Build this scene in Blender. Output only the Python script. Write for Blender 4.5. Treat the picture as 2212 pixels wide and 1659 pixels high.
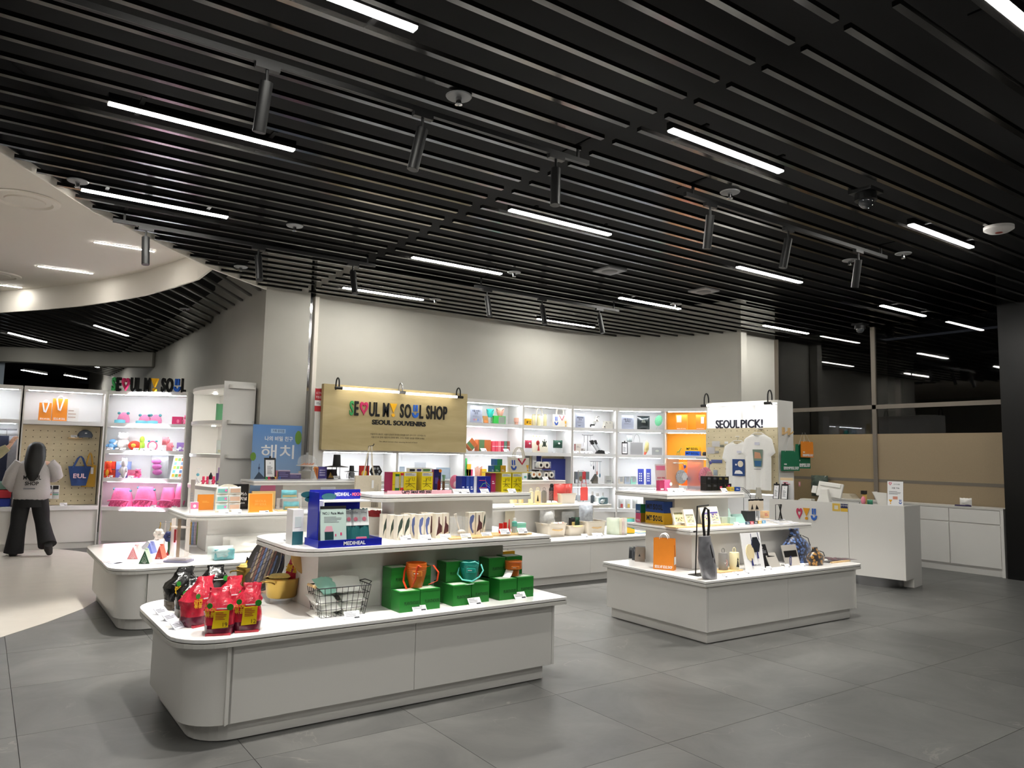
import bpy,bmesh,math,random
from mathutils import Vector,Matrix
for o in list(bpy.data.objects):bpy.data.objects.remove(o)
SC=bpy.context.scene;COL=SC.collection
R=math.radians;PI=math.pi
FPX,PITCH,ROLL,YAW,EYE=1617.1,R(5.378),R(1.1505),R(35.1227),1.6
_f=Vector((0,math.cos(PITCH),math.sin(PITCH)));_r0=Vector((1,0,0));_u0=_r0.cross(_f)
_r=math.cos(ROLL)*_r0+math.sin(ROLL)*_u0;_u=-math.sin(ROLL)*_r0+math.cos(ROLL)*_u0
_M=Matrix.Rotation(-YAW,3,'Z')
CF,CR,CU=_M@_f,_M@_r,_M@_u
CAMP=Vector((0,0,EYE))
cd=bpy.data.cameras.new('camera');cam=bpy.data.objects.new('camera',cd);COL.objects.link(cam)
cd.sensor_width=36;cd.lens=36*FPX/2212;cd.clip_start=0.05;cd.clip_end=200
cam.matrix_world=Matrix(((CR.x,CU.x,-CF.x,0),(CR.y,CU.y,-CF.y,0),(CR.z,CU.z,-CF.z,EYE),(0,0,0,1)))
SC.camera=cam
SC.view_settings.view_transform='Standard';SC.view_settings.look='None'
SC.view_settings.gamma=1;SC.view_settings.use_curve_mapping=False
SC.view_settings.exposure=0.0
W=bpy.data.worlds.new('night');SC.world=W;W.use_nodes=True
W.node_tree.nodes['Background'].inputs[0].default_value=(0.60,0.66,0.8,1)
W.node_tree.nodes['Background'].inputs[1].default_value=0.05
LAMP_E,SPOT_W,SHELF_E=105.0,330.0,60.0
ZC=3.9
def ray(x,y):return CF+(x-1106)/FPX*CR-(y-829.5)/FPX*CU
def Zp(x,y,z):
 d=ray(x,y);return CAMP+d*((z-EYE)/d.z)
def Pp(x,y,pt,ang):
 n=Vector((-math.sin(ang),math.cos(ang),0));d=ray(x,y)
 return CAMP+d*((Vector(pt)-CAMP).dot(n)/d.dot(n))
CAMA=-YAW
_mats={}
def lin(c):
 c=c/255.0
 return c/12.92 if c<=0.04045 else((c+0.055)/1.055)**2.4
def mt(c,r=0.5,m=0.0,t=0.0,e=0.0,nz=0.0,ns=20.0,bump=0.0,a=1.0,coat=0.0,ior=1.45):
 k=(c,r,m,t,e,nz,ns,bump,a,coat,ior)
 if k in _mats:return _mats[k]
 ma=bpy.data.materials.new('m%03d'%len(_mats));ma.use_nodes=True
 nt=ma.node_tree;b=nt.nodes['Principled BSDF'];L=nt.links
 rgb=(lin(c[0]),lin(c[1]),lin(c[2]),1)
 b.inputs['Base Color'].default_value=rgb;b.inputs['Roughness'].default_value=r
 b.inputs['Metallic'].default_value=m;b.inputs['IOR'].default_value=ior
 b.inputs['Transmission Weight'].default_value=t;b.inputs['Alpha'].default_value=a
 b.inputs['Coat Weight'].default_value=coat
 if e:
  b.inputs['Emission Color'].default_value=rgb;b.inputs['Emission Strength'].default_value=e
 if nz or bump:
  tc=nt.nodes.new('ShaderNodeTexCoord');no=nt.nodes.new('ShaderNodeTexNoise')
  no.inputs['Scale'].default_value=ns;no.inputs['Detail'].default_value=4
  L.new(tc.outputs['Object'],no.inputs['Vector'])
  if nz:
   mp=nt.nodes.new('ShaderNodeMapRange');mp.inputs[1].default_value=.3;mp.inputs[2].default_value=.7
   mp.inputs[3].default_value=1-nz;mp.inputs[4].default_value=1+nz
   mx=nt.nodes.new('ShaderNodeVectorMath');mx.operation='SCALE'
   mx.inputs[0].default_value=rgb[:3]
   L.new(no.outputs[0],mp.inputs[0]);L.new(mp.outputs[0],mx.inputs['Scale']);L.new(mx.outputs[0],b.inputs['Base Color'])
  if bump:
   bp=nt.nodes.new('ShaderNodeBump');bp.inputs['Strength'].default_value=bump;bp.inputs['Distance'].default_value=.01
   L.new(no.outputs[0],bp.inputs['Height']);L.new(bp.outputs[0],b.inputs['Normal'])
 _mats[k]=ma;return ma
def mat_nodes(name):
 ma=bpy.data.materials.new(name);ma.use_nodes=True
 return ma,ma.node_tree,ma.node_tree.nodes['Principled BSDF']
def stone_mat():
 ma,nt,b=mat_nodes('grey_stone_tile');N=nt.nodes.new;L=nt.links.new
 g=N('ShaderNodeNewGeometry');oi=N('ShaderNodeObjectInfo')
 n1=N('ShaderNodeTexNoise');n1.inputs['Scale'].default_value=1.6;n1.inputs['Detail'].default_value=9;n1.inputs['Roughness'].default_value=.65;n1.inputs['Distortion'].default_value=.8
 n2=N('ShaderNodeTexNoise');n2.inputs['Scale'].default_value=1.1;n2.inputs['Detail'].default_value=6;n2.inputs['Distortion'].default_value=1.6
 mv=N('ShaderNodeVectorMath');mv.operation='MULTIPLY_ADD';mv.inputs[1].default_value=(1,1,1)
 cm=N('ShaderNodeCombineXYZ')
 ml=N('ShaderNodeMath');ml.operation='MULTIPLY';ml.inputs[1].default_value=37
 L(oi.outputs['Random'],ml.inputs[0]);L(ml.outputs[0],cm.inputs[2])
 L(g.outputs['Position'],mv.inputs[0]);L(cm.outputs[0],mv.inputs[2])
 L(mv.outputs[0],n1.inputs['Vector']);L(mv.outputs[0],n2.inputs['Vector'])
 cr=N('ShaderNodeValToRGB');e=cr.color_ramp.elements
 e[0].position=.25;e[0].color=(.062,.063,.062,1);e[1].position=.78;e[1].color=(.135,.134,.129,1)
 L(n1.outputs[0],cr.inputs[0])
 s=N('ShaderNodeMath');s.operation='SUBTRACT';s.inputs[1].default_value=.5;L(n2.outputs[0],s.inputs[0])
 ab=N('ShaderNodeMath');ab.operation='ABSOLUTE';L(s.outputs[0],ab.inputs[0])
 v=N('ShaderNodeMapRange');v.inputs[1].default_value=0;v.inputs[2].default_value=.006;v.inputs[3].default_value=.3;v.inputs[4].default_value=0
 L(ab.outputs[0],v.inputs[0])
 n3=N('ShaderNodeTexNoise');n3.inputs['Scale'].default_value=2.2;L(mv.outputs[0],n3.inputs['Vector'])
 m3=N('ShaderNodeMapRange');m3.inputs[1].default_value=.52;m3.inputs[2].default_value=.68;L(n3.outputs[0],m3.inputs[0])
 vm=N('ShaderNodeMath');vm.operation='MULTIPLY';L(v.outputs[0],vm.inputs[0]);L(m3.outputs[0],vm.inputs[1])
 mx=N('ShaderNodeMix');mx.data_type='RGBA';mx.inputs[7].default_value=(.36,.34,.30,1)
 L(vm.outputs[0],mx.inputs[0]);L(cr.outputs[0],mx.inputs[6]);L(mx.outputs[2],b.inputs['Base Color'])
 b.inputs['Roughness'].default_value=.42
 bp=N('ShaderNodeBump');bp.inputs['Strength'].default_value=.12;bp.inputs['Distance'].default_value=.01
 L(n1.outputs[0],bp.inputs['Height']);L(bp.outputs[0],b.inputs['Normal'])
 return ma
def wood_mat(name,c1,c2,sc=(3,30,30),rough=.55):
 ma,nt,b=mat_nodes(name);N=nt.nodes.new;L=nt.links.new
 tc=N('ShaderNodeTexCoord');mp=N('ShaderNodeMapping');mp.inputs['Scale'].default_value=sc
 n=N('ShaderNodeTexNoise');n.inputs['Scale'].default_value=1.0;n.inputs['Detail'].default_value=6;n.inputs['Distortion'].default_value=1.2
 cr=N('ShaderNodeValToRGB');e=cr.color_ramp.elements
 e[0].position=.3;e[0].color=(*[lin(x)for x in c1],1);e[1].position=.72;e[1].color=(*[lin(x)for x in c2],1)
 L(tc.outputs['Object'],mp.inputs[0]);L(mp.outputs[0],n.inputs['Vector']);L(n.outputs[0],cr.inputs[0]);L(cr.outputs[0],b.inputs['Base Color'])
 b.inputs['Roughness'].default_value=rough
 return ma
STONE=stone_mat()
PLY=wood_mat('birch_plywood',(176,158,112),(194,177,132),(1.2,6,6))
PEG=wood_mat('pale_birch_pegboard',(205,192,158),(220,208,176),(2,9,9))
BEECH=wood_mat('beech_tray',(214,178,122),(230,198,146),(30,4,4))
WHITE=mt((226,224,220),.32)
WHITEG=mt((236,235,233),.12)
WALLP=mt((186,184,176),.75,nz=.015,ns=4.0)
EDGE=mt((205,203,198),.4)
SLAT=mt((26,25,24),.16,ior=1.75)
BLACK=mt((18,18,19),.45);BLACKG=mt((14,14,15),.2);BLACKM=mt((6,6,8),.9)
CHROME=mt((190,190,192),.12,m=1.0);STEEL=mt((170,170,172),.3,m=1.0)
LEDW=mt((255,252,244),.5,e=LAMP_E);LEDS=mt((246,250,255),.5,e=SHELF_E)
CARD=mt((240,240,242),.5);PAPER=mt((244,244,246),.6);INK=mt((40,42,52),.6);GREYINK=mt((120,122,128),.6)
ACR=mt((240,244,246),.06,a=.22);ACRP=mt((250,196,170),.08,a=.55)
BRANDB,BRANDG,BRANDP,BRANDY,BRANDR=mt((44,96,190),.4),mt((48,152,88),.4),mt((214,62,112),.4),mt((240,178,40),.4),mt((210,60,100),.4)
class B:
 def __init__(s):s.v,s.f,s.i,s.m=[],[],[],[]
 def mi(s,m):
  if m not in s.m:s.m.append(m)
  return s.m.index(m)
 def add(s,vs,fs,m):
  o=len(s.v);k=s.mi(m);s.v+=[tuple(v)for v in vs]
  for f in fs:s.f.append(tuple(o+j for j in f));s.i.append(k)
  return s
 def box(s,x0,x1,y0,y1,z0,z1,m):
  return s.add([(x0,y0,z0),(x1,y0,z0),(x1,y1,z0),(x0,y1,z0),(x0,y0,z1),(x1,y0,z1),(x1,y1,z1),(x0,y1,z1)],[(3,2,1,0),(4,5,6,7),(0,1,5,4),(1,2,6,5),(2,3,7,6),(3,0,4,7)],m)
 def prism(s,pts,z0,z1,m):
  n=len(pts)
  return s.add([(x,y,z0)for x,y in pts]+[(x,y,z1)for x,y in pts],[tuple(range(n-1,-1,-1)),tuple(range(n,2*n))]+[(j,(j+1)%n,(j+1)%n+n,j+n)for j in range(n)],m)
 def face(s,pts,y0,y1,m):
  n=len(pts)
  return s.add([(x,y0,z)for x,z in pts]+[(x,y1,z)for x,z in pts],[tuple(range(n)),tuple(range(2*n-1,n-1,-1))]+[(j+n,(j+1)%n+n,(j+1)%n,j)for j in range(n)],m)
 def lathe(s,prof,m,c=(0,0,0),seg=20,sx=1,sy=1):
  vs=[];n=len(prof)
  for k in range(seg):
   a=2*PI*k/seg
   for r_,z in prof:vs.append((c[0]+r_*sx*math.cos(a),c[1]+r_*sy*math.sin(a),c[2]+z))
  fs=[(k*n+j,((k+1)%seg)*n+j,((k+1)%seg)*n+j+1,k*n+j+1)for k in range(seg)for j in range(n-1)]
  if prof[0][0]>1e-5:fs.append(tuple(k*n for k in range(seg-1,-1,-1)))
  if prof[-1][0]>1e-5:fs.append(tuple(k*n+n-1 for k in range(seg)))
  return s.add(vs,fs,m)
 def cyl(s,c,r_,h,m,seg=16):return s.lathe([(r_,0),(r_,h)],m,c,seg)
 def ell(s,c,rad,m,seg=14,rings=8):
  pr=[(math.sin(PI*j/rings),-math.cos(PI*j/rings)*rad[2])for j in range(rings+1)]
  return s.lathe(pr,m,c,seg,rad[0],rad[1])
 def tube(s,pts,r_,m,seg=6,closed=False):
  P=[Vector(p)for p in pts];n=len(P);vs=[];up=Vector((0,0,1))
  rr=r_ if isinstance(r_,(list,tuple))else[r_]*n
  pu=None
  for j in range(n):
   a=P[j-1]if(j or closed)else P[j];b_=P[(j+1)%n]if(j<n-1 or closed)else P[j]
   t=(b_-a);t=t.normalized()if t.length>1e-9 else up
   if pu is None:
    pu=t.cross(Vector((1,0,0))if abs(t.x)<.8 else Vector((0,1,0)))
   pu=(pu-t*pu.dot(t));pu=pu.normalized()if pu.length>1e-9 else t.orthogonal().normalized()
   w=t.cross(pu)
   for k in range(seg):
    q=2*PI*k/seg;vs.append(P[j]+(pu*math.cos(q)+w*math.sin(q))*rr[j])
  fs=[]
  for j in range(n if closed else n-1):
   for k in range(seg):
    j2=(j+1)%n;fs.append((j*seg+k,j*seg+(k+1)%seg,j2*seg+(k+1)%seg,j2*seg+k))
  if not closed:fs+=[tuple(range(seg-1,-1,-1)),tuple((n-1)*seg+k for k in range(seg))]
  return s.add(vs,fs,m)
 def ribbon(s,pts,w,t,m,ax=(0,1,0)):
  P=[Vector(p)for p in pts];A=Vector(ax);vs=[]
  for j,p in enumerate(P):
   d=(P[min(j+1,len(P)-1)]-P[max(j-1,0)]).normalized();nn=d.cross(A).normalized()*t/2
   for q,e in((-1,-1),(1,-1),(1,1),(-1,1)):vs.append(p+A*q*w/2+nn*e)
  n=len(P)
  fs=[(j*4+k,j*4+(k+1)%4,j*4+4+(k+1)%4,j*4+4+k)for j in range(n-1)for k in range(4)]
  return s.add(vs,fs+[(3,2,1,0),tuple(4*n-4+k for k in range(4))],m)
 def loft(s,rings,m,cap=True):
  n=len(rings[0]);vs=[p for r_ in rings for p in r_]
  fs=[(j*n+k,j*n+(k+1)%n,(j+1)*n+(k+1)%n,(j+1)*n+k)for j in range(len(rings)-1)for k in range(n)]
  if cap:fs+=[tuple(range(n-1,-1,-1)),tuple((len(rings)-1)*n+k for k in range(n))]
  return s.add(vs,fs,m)
 def grid(s,fn,nu,nv,m):
  vs=[fn(i/nu,j/nv)for j in range(nv+1)for i in range(nu+1)]
  return s.add(vs,[(j*(nu+1)+i,j*(nu+1)+i+1,(j+1)*(nu+1)+i+1,(j+1)*(nu+1)+i)for j in range(nv)for i in range(nu)],m)
 def xf(s,M,start=0):
  for k in range(start,len(s.v)):s.v[k]=tuple(M@Vector(s.v[k]))
  return s
 def build(s,name,parent=None,smooth=False,label=None,bev=0.0,kind=None,sub=0,fix=False):
  me=bpy.data.meshes.new(name);me.from_pydata(s.v,[],s.f)
  for m in s.m:me.materials.append(m)
  me.polygons.foreach_set('material_index',s.i)
  if fix:
   bm=bmesh.new();bm.from_mesh(me);bmesh.ops.recalc_face_normals(bm,faces=bm.faces);bm.to_mesh(me);bm.free()
  if smooth:
   me.polygons.foreach_set('use_smooth',[True]*len(me.polygons))
   if smooth!=2:me.set_sharp_from_angle(angle=R(42))
  me.update();o=bpy.data.objects.new(name,me);COL.objects.link(o)
  if parent:o.parent=parent
  if label:o['label']=label
  if kind:o['kind']=kind
  if bev:
   b=o.modifiers.new('bevel','BEVEL');b.width=bev;b.segments=2;b.limit_method='ANGLE';b.harden_normals=False
  if sub:
   q=o.modifiers.new('sub','SUBSURF');q.levels=sub;q.render_levels=sub
  return o
def tag(o,label,cat,group=None,kind=None):
 o['label']=label;o['category']=cat
 if group:o['group']=group
 if kind:o['kind']=kind
 return o
def th(name,label,cat,loc=(0,0,0),ang=0.0,group=None):
 o=bpy.data.objects.new(name,None);COL.objects.link(o);o.empty_display_size=.1
 o.location=loc;o.rotation_euler=(0,0,ang);return tag(o,label,cat,group)
def struct(b,name,parent=None,**k):
 o=b.build(name,parent,**k)
 if not parent:o['kind']='structure'
 return o
def copy_tree(o,parent=None):
 c=o.copy();COL.objects.link(c);c.parent=parent
 for ch in list(o.children):copy_tree(ch,c)
 return c
_gl={}
def glyph(ch,bold=0.0):
 k=(ch,bold)
 if k not in _gl:
  c=bpy.data.curves.new('g','FONT');c.body=ch;c.size=1;c.resolution_u=3;c.extrude=.5;c.offset=bold
  o=bpy.data.objects.new('g',c)
  me=bpy.data.meshes.new_from_object(o)
  vs=[tuple(v.co)for v in me.vertices];fs=[tuple(p.vertices)for p in me.polygons]
  bpy.data.objects.remove(o);bpy.data.curves.remove(c);bpy.data.meshes.remove(me)
  x0=min(v[0]for v in vs)if vs else 0;x1=max(v[0]for v in vs)if vs else .3
  _gl[k]=(vs,fs,x0,x1)
 return _gl[k]
def text(b,s,x,z,h,m,y=0.0,d=.001,w=None,bold=0.0,align='c',tilt=0.0):
 """whole word as geometry: cap height h, centre x, baseline z, raised d in front of y; w forces the width"""
 vs,fs,x0,x1=glyph(s,bold)
 if not vs:return b
 y0=min(v[1]for v in vs);cap=.69
 sc=h/cap;sx=(w/(x1-x0))if w else sc
 ox=x-(x0+x1)/2*sx if align=='c' else x-x0*sx
 st=len(b.v)
 b.add([(ox+v[0]*sx,y-(v[2]+.5)*d,z+v[1]*sc)for v in vs],fs,m)
 return b
def heart(n=24,inner=False):
 P=[]
 for k in range(n):
  t=2*PI*k/n;x=16*math.sin(t)**3;y=13*math.cos(t)-5*math.cos(2*t)-2*math.cos(3*t)-math.cos(4*t)
  P.append((x/34+.5,(y+17)/29))
 return P[::-1]
def ring_face(b,outer,inner,y0,y1,m):
 n=len(outer)
 vs=[(x,y0,z)for x,z in outer]+[(x,y0,z)for x,z in inner]+[(x,y1,z)for x,z in outer]+[(x,y1,z)for x,z in inner]
 fs=[]
 for j in range(n):
  k=(j+1)%n
  fs+=[(j,k,n+k,n+j),(2*n+k,2*n+j,3*n+j,3*n+k),(2*n+j,2*n+k,k,j),(n+j,n+k,3*n+k,3*n+j)]
 return b.add(vs,fs,m)
def sym(b,kind,x,z,w,h,m,y=0.0,d=.002):
 if kind=='<':
  o=[(x+px*w,z+pz*h)for px,pz in heart()]
  i=[(x+w*(.5+(px-.5)*.52),z+h*(.56+(pz-.56)*.52))for px,pz in heart()]
  ring_face(b,o,i,y-d,y,m)
 elif kind=='!':
  b.face([(x,z+h),(x+w*.5,z+h*.30),(x+w,z+h)][::-1]and[(x+w*.5,z+h*.30),(x+w,z+h),(x,z+h)],y-d,y,m)
  b.face([(x+w*.5+.13*h*math.cos(t*PI/6),z+h*.13+.13*h*math.sin(t*PI/6))for t in range(12)],y-d,y,m)
 elif kind=='u':
  for q in(.2,.58):b.face([(x+w*q,z+h*.5),(x+w*(q+.22),z+h*.5),(x+w*(q+.22),z+h),(x+w*q,z+h)],y-d,y,m)
  A=[(x+w*.5+w*.5*math.cos(PI+PI*t/10),z+h*.40+h*.40*math.sin(PI+PI*t/10))for t in range(11)]
  Bq=[(x+w*.5+w*.24*math.cos(PI+PI*t/10),z+h*.40+h*.18*math.sin(PI+PI*t/10))for t in range(11)]
  n=11;vs=[(p[0],y-d,p[1])for p in A]+[(p[0],y-d,p[1])for p in Bq]+[(p[0],y,p[1])for p in A]+[(p[0],y,p[1])for p in Bq]
  fs=[]
  for j in range(n-1):
   fs+=[(j,j+1,n+j+1,n+j),(2*n+j,2*n+j+1,j+1,j),(n+j,n+j+1,3*n+j+1,3*n+j)]
  fs+=[(0,n,3*n,2*n),(n-1,3*n-1,4*n-1,2*n-1)]
  b.add(vs,fs,m)
def logo(parent,seq,x0,x1,z,h,y,d,cols,bold=.02,one=False,gap=.16):
 """seq of letters / < ! u / space laid out between x0 and x1; cols maps index -> material"""
 ws=[]
 for ch in seq:
  if ch==' ':ws.append(.16)
  elif ch=='<':ws.append(.86)
  elif ch=='!':ws.append(.72)
  elif ch=='u':ws.append(.72)
  else:
   g=glyph(ch,bold);ws.append((g[3]-g[2])*.86/.69*.69)
 tot=sum(ws)+gap*.55*(len(seq)-1);k=(x1-x0)/tot;x=x0;bb=B()
 for n,ch in enumerate(seq):
  w=ws[n]*k
  if ch!=' ':
   b=bb if one else B();m=cols.get(n,cols[None])
   if ch in '<!u':sym(b,ch,x,z,w,h,m,y,d)
   else:text(b,ch,x+w/2,z,h,m,y,d,w=w,bold=bold)
   if not one:b.build('letter',parent)
  x+=w+gap*.55*k
 if one:bb.build('lettering',parent)
def at(xy,z=0):return(xy[0],xy[1],z)
fl=struct(B().box(-8,18,-4,42,-.08,-.012,mt((52,52,50),.8)),'floor')
tb=B().box(.0015,.9985,.0015,.9985,-.012,0,STONE)
tile0=None;cnt=0
for iy in range(-1,16):
 for ix in range(-1,14):
  x,y=.27+ix,.06+iy
  ax=x+.5;ay=y+.5
  depth=ax*CF.x+ay*CF.y;side=ax*CR.x+ay*CR.y
  if depth<1.4 or abs(side)>depth*.72+1.3 or(ax>12.4 and ay>9):continue
  if ay>11.5 and ax>4:continue
  if tile0 is None:tile0=tb.build('tile',fl);o=tile0
  else:o=tile0.copy();COL.objects.link(o);o.parent=fl
  o.location=(x,y,0);cnt+=1
LF=[(-8,3.2),(-2.2,5.0),(-.9,6.25),(0,7.36),(.24,7.66),(.59,8.09),(.93,8.6),(1.22,9.3),(1.45,10.2),(1.6,11.2),(1.6,12.2),(1.5,12.82),(1.3,13.3),(1.0,13.8),(.6,14.4),(-8,16)]
TERR=mt((214,208,198),.3,nz=.03,ns=6.0)
struct(B().prism(LF,-.005,.002,TERR),'floor_terrazzo')
ce=struct(B().box(-8,18,-4,42,4.62,4.7,BLACKM),'ceiling')
def lerp_poly(P,y):
 for(xa,ya),(xb,yb)in zip(P,P[1:]):
  if ya<=y<=yb:return xa+(xb-xa)*(y-ya)/(yb-ya)
 return None
L1=[(-4.2,.5),(-.045,7.02),(.73,8.25),(2.27,9.94),(3.19,10.71)]
CRV=[(2.27,9.94),(2.27,10.7),(2.12,11.46),(1.88,12.4),(1.58,13.2),(1.2,14.05),(.735,14.85),(.1,15.8),(-1.2,17.2),(-3,18.4)]
def slat(xa,xb,y,par=ce,ang=0.0,w=.042):
 ln=xb-xa
 if ln<.08:return
 o=B().box(0,ln,0,w,0,.03,SLAT).build('slat',par);o.location=(xa,y,ZC);o.rotation_euler[2]=ang;return o
k0=int((-.3-3.40)/.2637)
for k in range(k0,29):
 y=3.40+.2637*k
 if y>10.78:break
 xl=max(-3.0,lerp_poly(L1,y)or-3.0)+.05
 xr=12.28
 if y>8.58:xr=8.6+math.sqrt(max(0,2.5**2-(y-8.35)**2))if y>8.62 else 11.0
 g=3.59+.025*(y-3.4)/1.0*.6
 if xl<g-.06:slat(xl,g-.055,y)
 if g+.055<xr:slat(max(g+.055,xl),xr,y)
def strip(pts,z0,z1,t,m):
 """thin wall following pts"""
 P=[Vector((p[0],p[1]))for p in pts];L_,Rr=[],[]
 for j,p in enumerate(P):
  d=(P[min(j+1,len(P)-1)]-P[max(j-1,0)]).normalized();nn=Vector((-d.y,d.x))
  L_.append(p);Rr.append(p+nn*t)
 n=len(P);vs=[(p.x,p.y,z)for z in(z0,z1)for q in(L_,Rr)for p in q]
 fs=[]
 for j in range(n-1):
  fs+=[(j,j+1,2*n+j+1,2*n+j),(n+j+1,n+j,3*n+j,3*n+j+1),(2*n+j,2*n+j+1,3*n+j+1,3*n+j),(j+1,j,n+j,n+j+1)]
 fs+=[(0,2*n,3*n,n),(n-1,2*n-1,4*n-1,3*n-1)]
 return B().add(vs,fs,m)
WHC=mt((236,230,220),.7)
struct(strip(L1[1:],ZC-.01,ZC+.1,.03,WHC),'trim_1',fix=True)
struct(strip(CRV,ZC-.01,4.3,.03,WHC),'wall_recess',fix=True)
struct(B().prism([(-8,2.4),(-4.3,.6),(-.075,7.04),(.70,8.27),(2.25,9.95)]+CRV[1:]+[(-8,18.4)],4.27,4.31,WHC),'ceiling_recess')
struct(strip([(-4.2,.5),(-.045,7.02),(.73,8.25),(2.27,9.94)],ZC+.1,4.3,.03,WHC),'wall_recess_near',fix=True)
struct(strip([(-4.17,.45),(-.015,6.97),(.76,8.20),(2.30,9.90)],ZC+.04,4.6,-.015,BLACKM),'wall_plenum',fix=True)
cc=struct(B().box(-8,3.4,10.9,40,4.5,4.58,BLACKM),'ceiling_corridor')
ca=R(56);cdir=Vector((math.cos(ca),math.sin(ca)));cnor=Vector((-cdir.y,cdir.x))
def hit(p,seg):
 (ax,ay),(bx,by)=seg;d=Vector((bx-ax,by-ay));den=cdir.x*d.y-cdir.y*d.x
 if abs(den)<1e-9:return None
 wv=Vector((ax,ay))-p;t=(wv.x*d.y-wv.y*d.x)/den;u=(wv.x*cdir.y-wv.y*cdir.x)/den
 return t if 0<=u<=1 else None
starts=[(2.27,9.94)]+CRV[1:];wallc=[(3.19,10.7),(3.21,13.74),(3.33,14.3),(3.50,19.8),(3.5,34)]
for k in range(-4,60):
 p=Vector((3.0,11.6))+cnor*(.2637*k);ts=[t for t in(hit(p,s)for s in list(zip(starts,starts[1:]))+list(zip(L1[3:],L1[4:])))if t is not None]
 te=[t for t in(hit(p,s)for s in zip(wallc,wallc[1:]))if t is not None]
 if not ts or not te:continue
 a,e=max(ts)+.05,min(te)-.03
 if e-a<.1:continue
 e=min(e,a+22);q=p+cdir*a
 slat(0,e-a,0,cc,ca).location=(q.x,q.y,ZC+.0)
arc=[(8.6+2.52*math.cos(R(90-t)),8.35+2.52*math.sin(R(90-t)))for t in range(6,84,6)]
WB=[(3.98,10.87),(6.4,10.87),(8.6,10.87)]+arc+[(11.11,8.62)]
struct(strip(WB,0,4.5,.12,WALLP),'wall_back',fix=True,smooth=True)
struct(B().box(11.1,11.26,8.60,8.76,0,4.5,WALLP).box(11.26,12.36,8.78,8.9,0,4.5,WALLP),'wall_right')
struct(B().box(3.19,3.85,10.73,13.74,0,4.5,WALLP),'wall_pillar')
struct(B().box(3.31,3.45,13.74,34,0,4.5,WALLP),'wall_corridor')
struct(B().box(3.85,3.92,10.80,10.9,0,ZC,CHROME),'trim_2')
struct(B().box(3.93,3.99,10.74,10.88,0,ZC,WHC),'trim_3')
struct(strip([(.2,21.8),(.45,21.5),(.9,21.3),(1.7,21.2),(2.6,20.8),(3.44,20.0)][::-1],3.55,ZC,.3,WALLP),'wall_arch',fix=True,smooth=True)
struct(B().box(.18,.32,21.6,21.75,0,3.6,mt((150,165,180),.5)),'trim_4')
struct(B().box(-9,4,40,40.2,0,4.5,mt((16,17,20),.7)),'wall_far')
bl=struct(B().box(-3.2,.1,24.0,24.1,0,4.2,mt((14,20,34),.3)),'window_2')
for k in range(26):B().box(-3.2,.1,23.93,23.95,2.2+k*.07,2.23+k*.07,mt((34,52,84),.4)).build('slat',bl)
FR=mt((112,104,94),.45);GL=mt((150,150,150),.02,t=1.0,ior=1.45);FILM=mt((150,132,106),.55,nz=.03,ns=60)
def window(n,y0,y1,film):
 f=struct(B().box(12.33,12.40,y0,y1,2.49,2.56,FR).box(12.33,12.40,y1-.07,y1,0,ZC,FR),'window_%d'%n)
 B().box(12.36,12.37,y0,y1-.07,2.56,ZC,GL).build('pane',f)
 B().box(12.36,12.37,y0,y1-.07,2.07,2.49,GL).build('pane',f)
 B().box(12.355,12.37,y0,y1-.07,0,2.07,film).build('film_pane',f)
 B().box(12.352,12.355,y0,y1-.07,1.26,1.31,FR).build('film_line',f)
window(3,6.8,8.78,mt((150,130,98),.55,nz=.03,ns=60));window(4,4.78,6.87,FILM)
window(5,-3,4.3,mt((40,38,35),.4))
struct(B().box(17.6,17.8,-4,12,0,4.5,mt((34,33,31),.7)),'wall_night')
struct(B().box(12.4,17.6,9.4,9.5,0,4.5,mt((60,57,52),.7)),'wall_night_side')
struct(B().box(11.9,12.32,4.30,4.72,0,4.5,mt((10,10,11),.3)),'wall_column')
struct(B().box(12.1,12.3,3.6,3.75,0,ZC,FR),'trim_5')
struct(B().box(-8,-7.9,3,40,0,4.5,WALLP),'wall_left')
struct(B().box(-8,18,-4,-3.9,0,4.5,mt((120,118,112),.8)),'wall_front')
lamp0=None
def where_lamp(x,y):return
LAMPS=[(.50,3.49,'over the camera side of the front counter'),(3.81,3.52,'right of the front spotlights, above the right display table'),(7.22,3.57,'near the smoke detector at the right'),(.53,5.53,'above the left end of the front counter'),(3.92,5.65,'in the middle of the ceiling, by the cross joint'),(7.28,5.66,'above the checkout desk'),(10.72,5.77,'above the glass wall, nearer one'),(.57,7.61,'beside the pale ceiling recess'),(4.01,7.79,'above the middle counter'),(7.43,7.87,'above the curved shelves'),(10.87,7.92,'above the orange shelf at the wall end'),(4.02,9.9,'close in front of the wooden shop sign wall'),(7.55,10.0,'tight against the curved wall'),(3.87,1.5,'cut by the upper right corner of the photo'),(.5,1.45,'above the photographer'),(-2.9,3.5,'outside the photo at the left'),(-2.9,1.45,'outside the photo, far left'),(7.22,1.5,'outside the photo at the right'),(3.8,-.6,'behind the photographer, right one'),(.5,-.6,'behind the photographer, left one'),(10.6,3.6,'at the right behind the dark column')]
def lamp_mesh(r):
 B().box(0,1.28,-.032,.032,.012,.07,BLACK).build('housing',r);B().box(.004,1.276,-.026,.026,0,.012,LEDW).build('diffuser',r)
 for q in(.2,1.08):B().box(q-.015,q+.015,-.17,.17,.036,.048,BLACKM).build('mounting_bracket',r)
for x,y,wh in LAMPS:
 r=th('linear_light','white linear ceiling light '+wh,'ceiling light',(x,y+.02,ZC-.005),0,'linear ceiling lights')
 if lamp0 is None:lamp_mesh(r);lamp0=r
 else:
  for c in lamp0.children:copy_tree(c,r)
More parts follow.
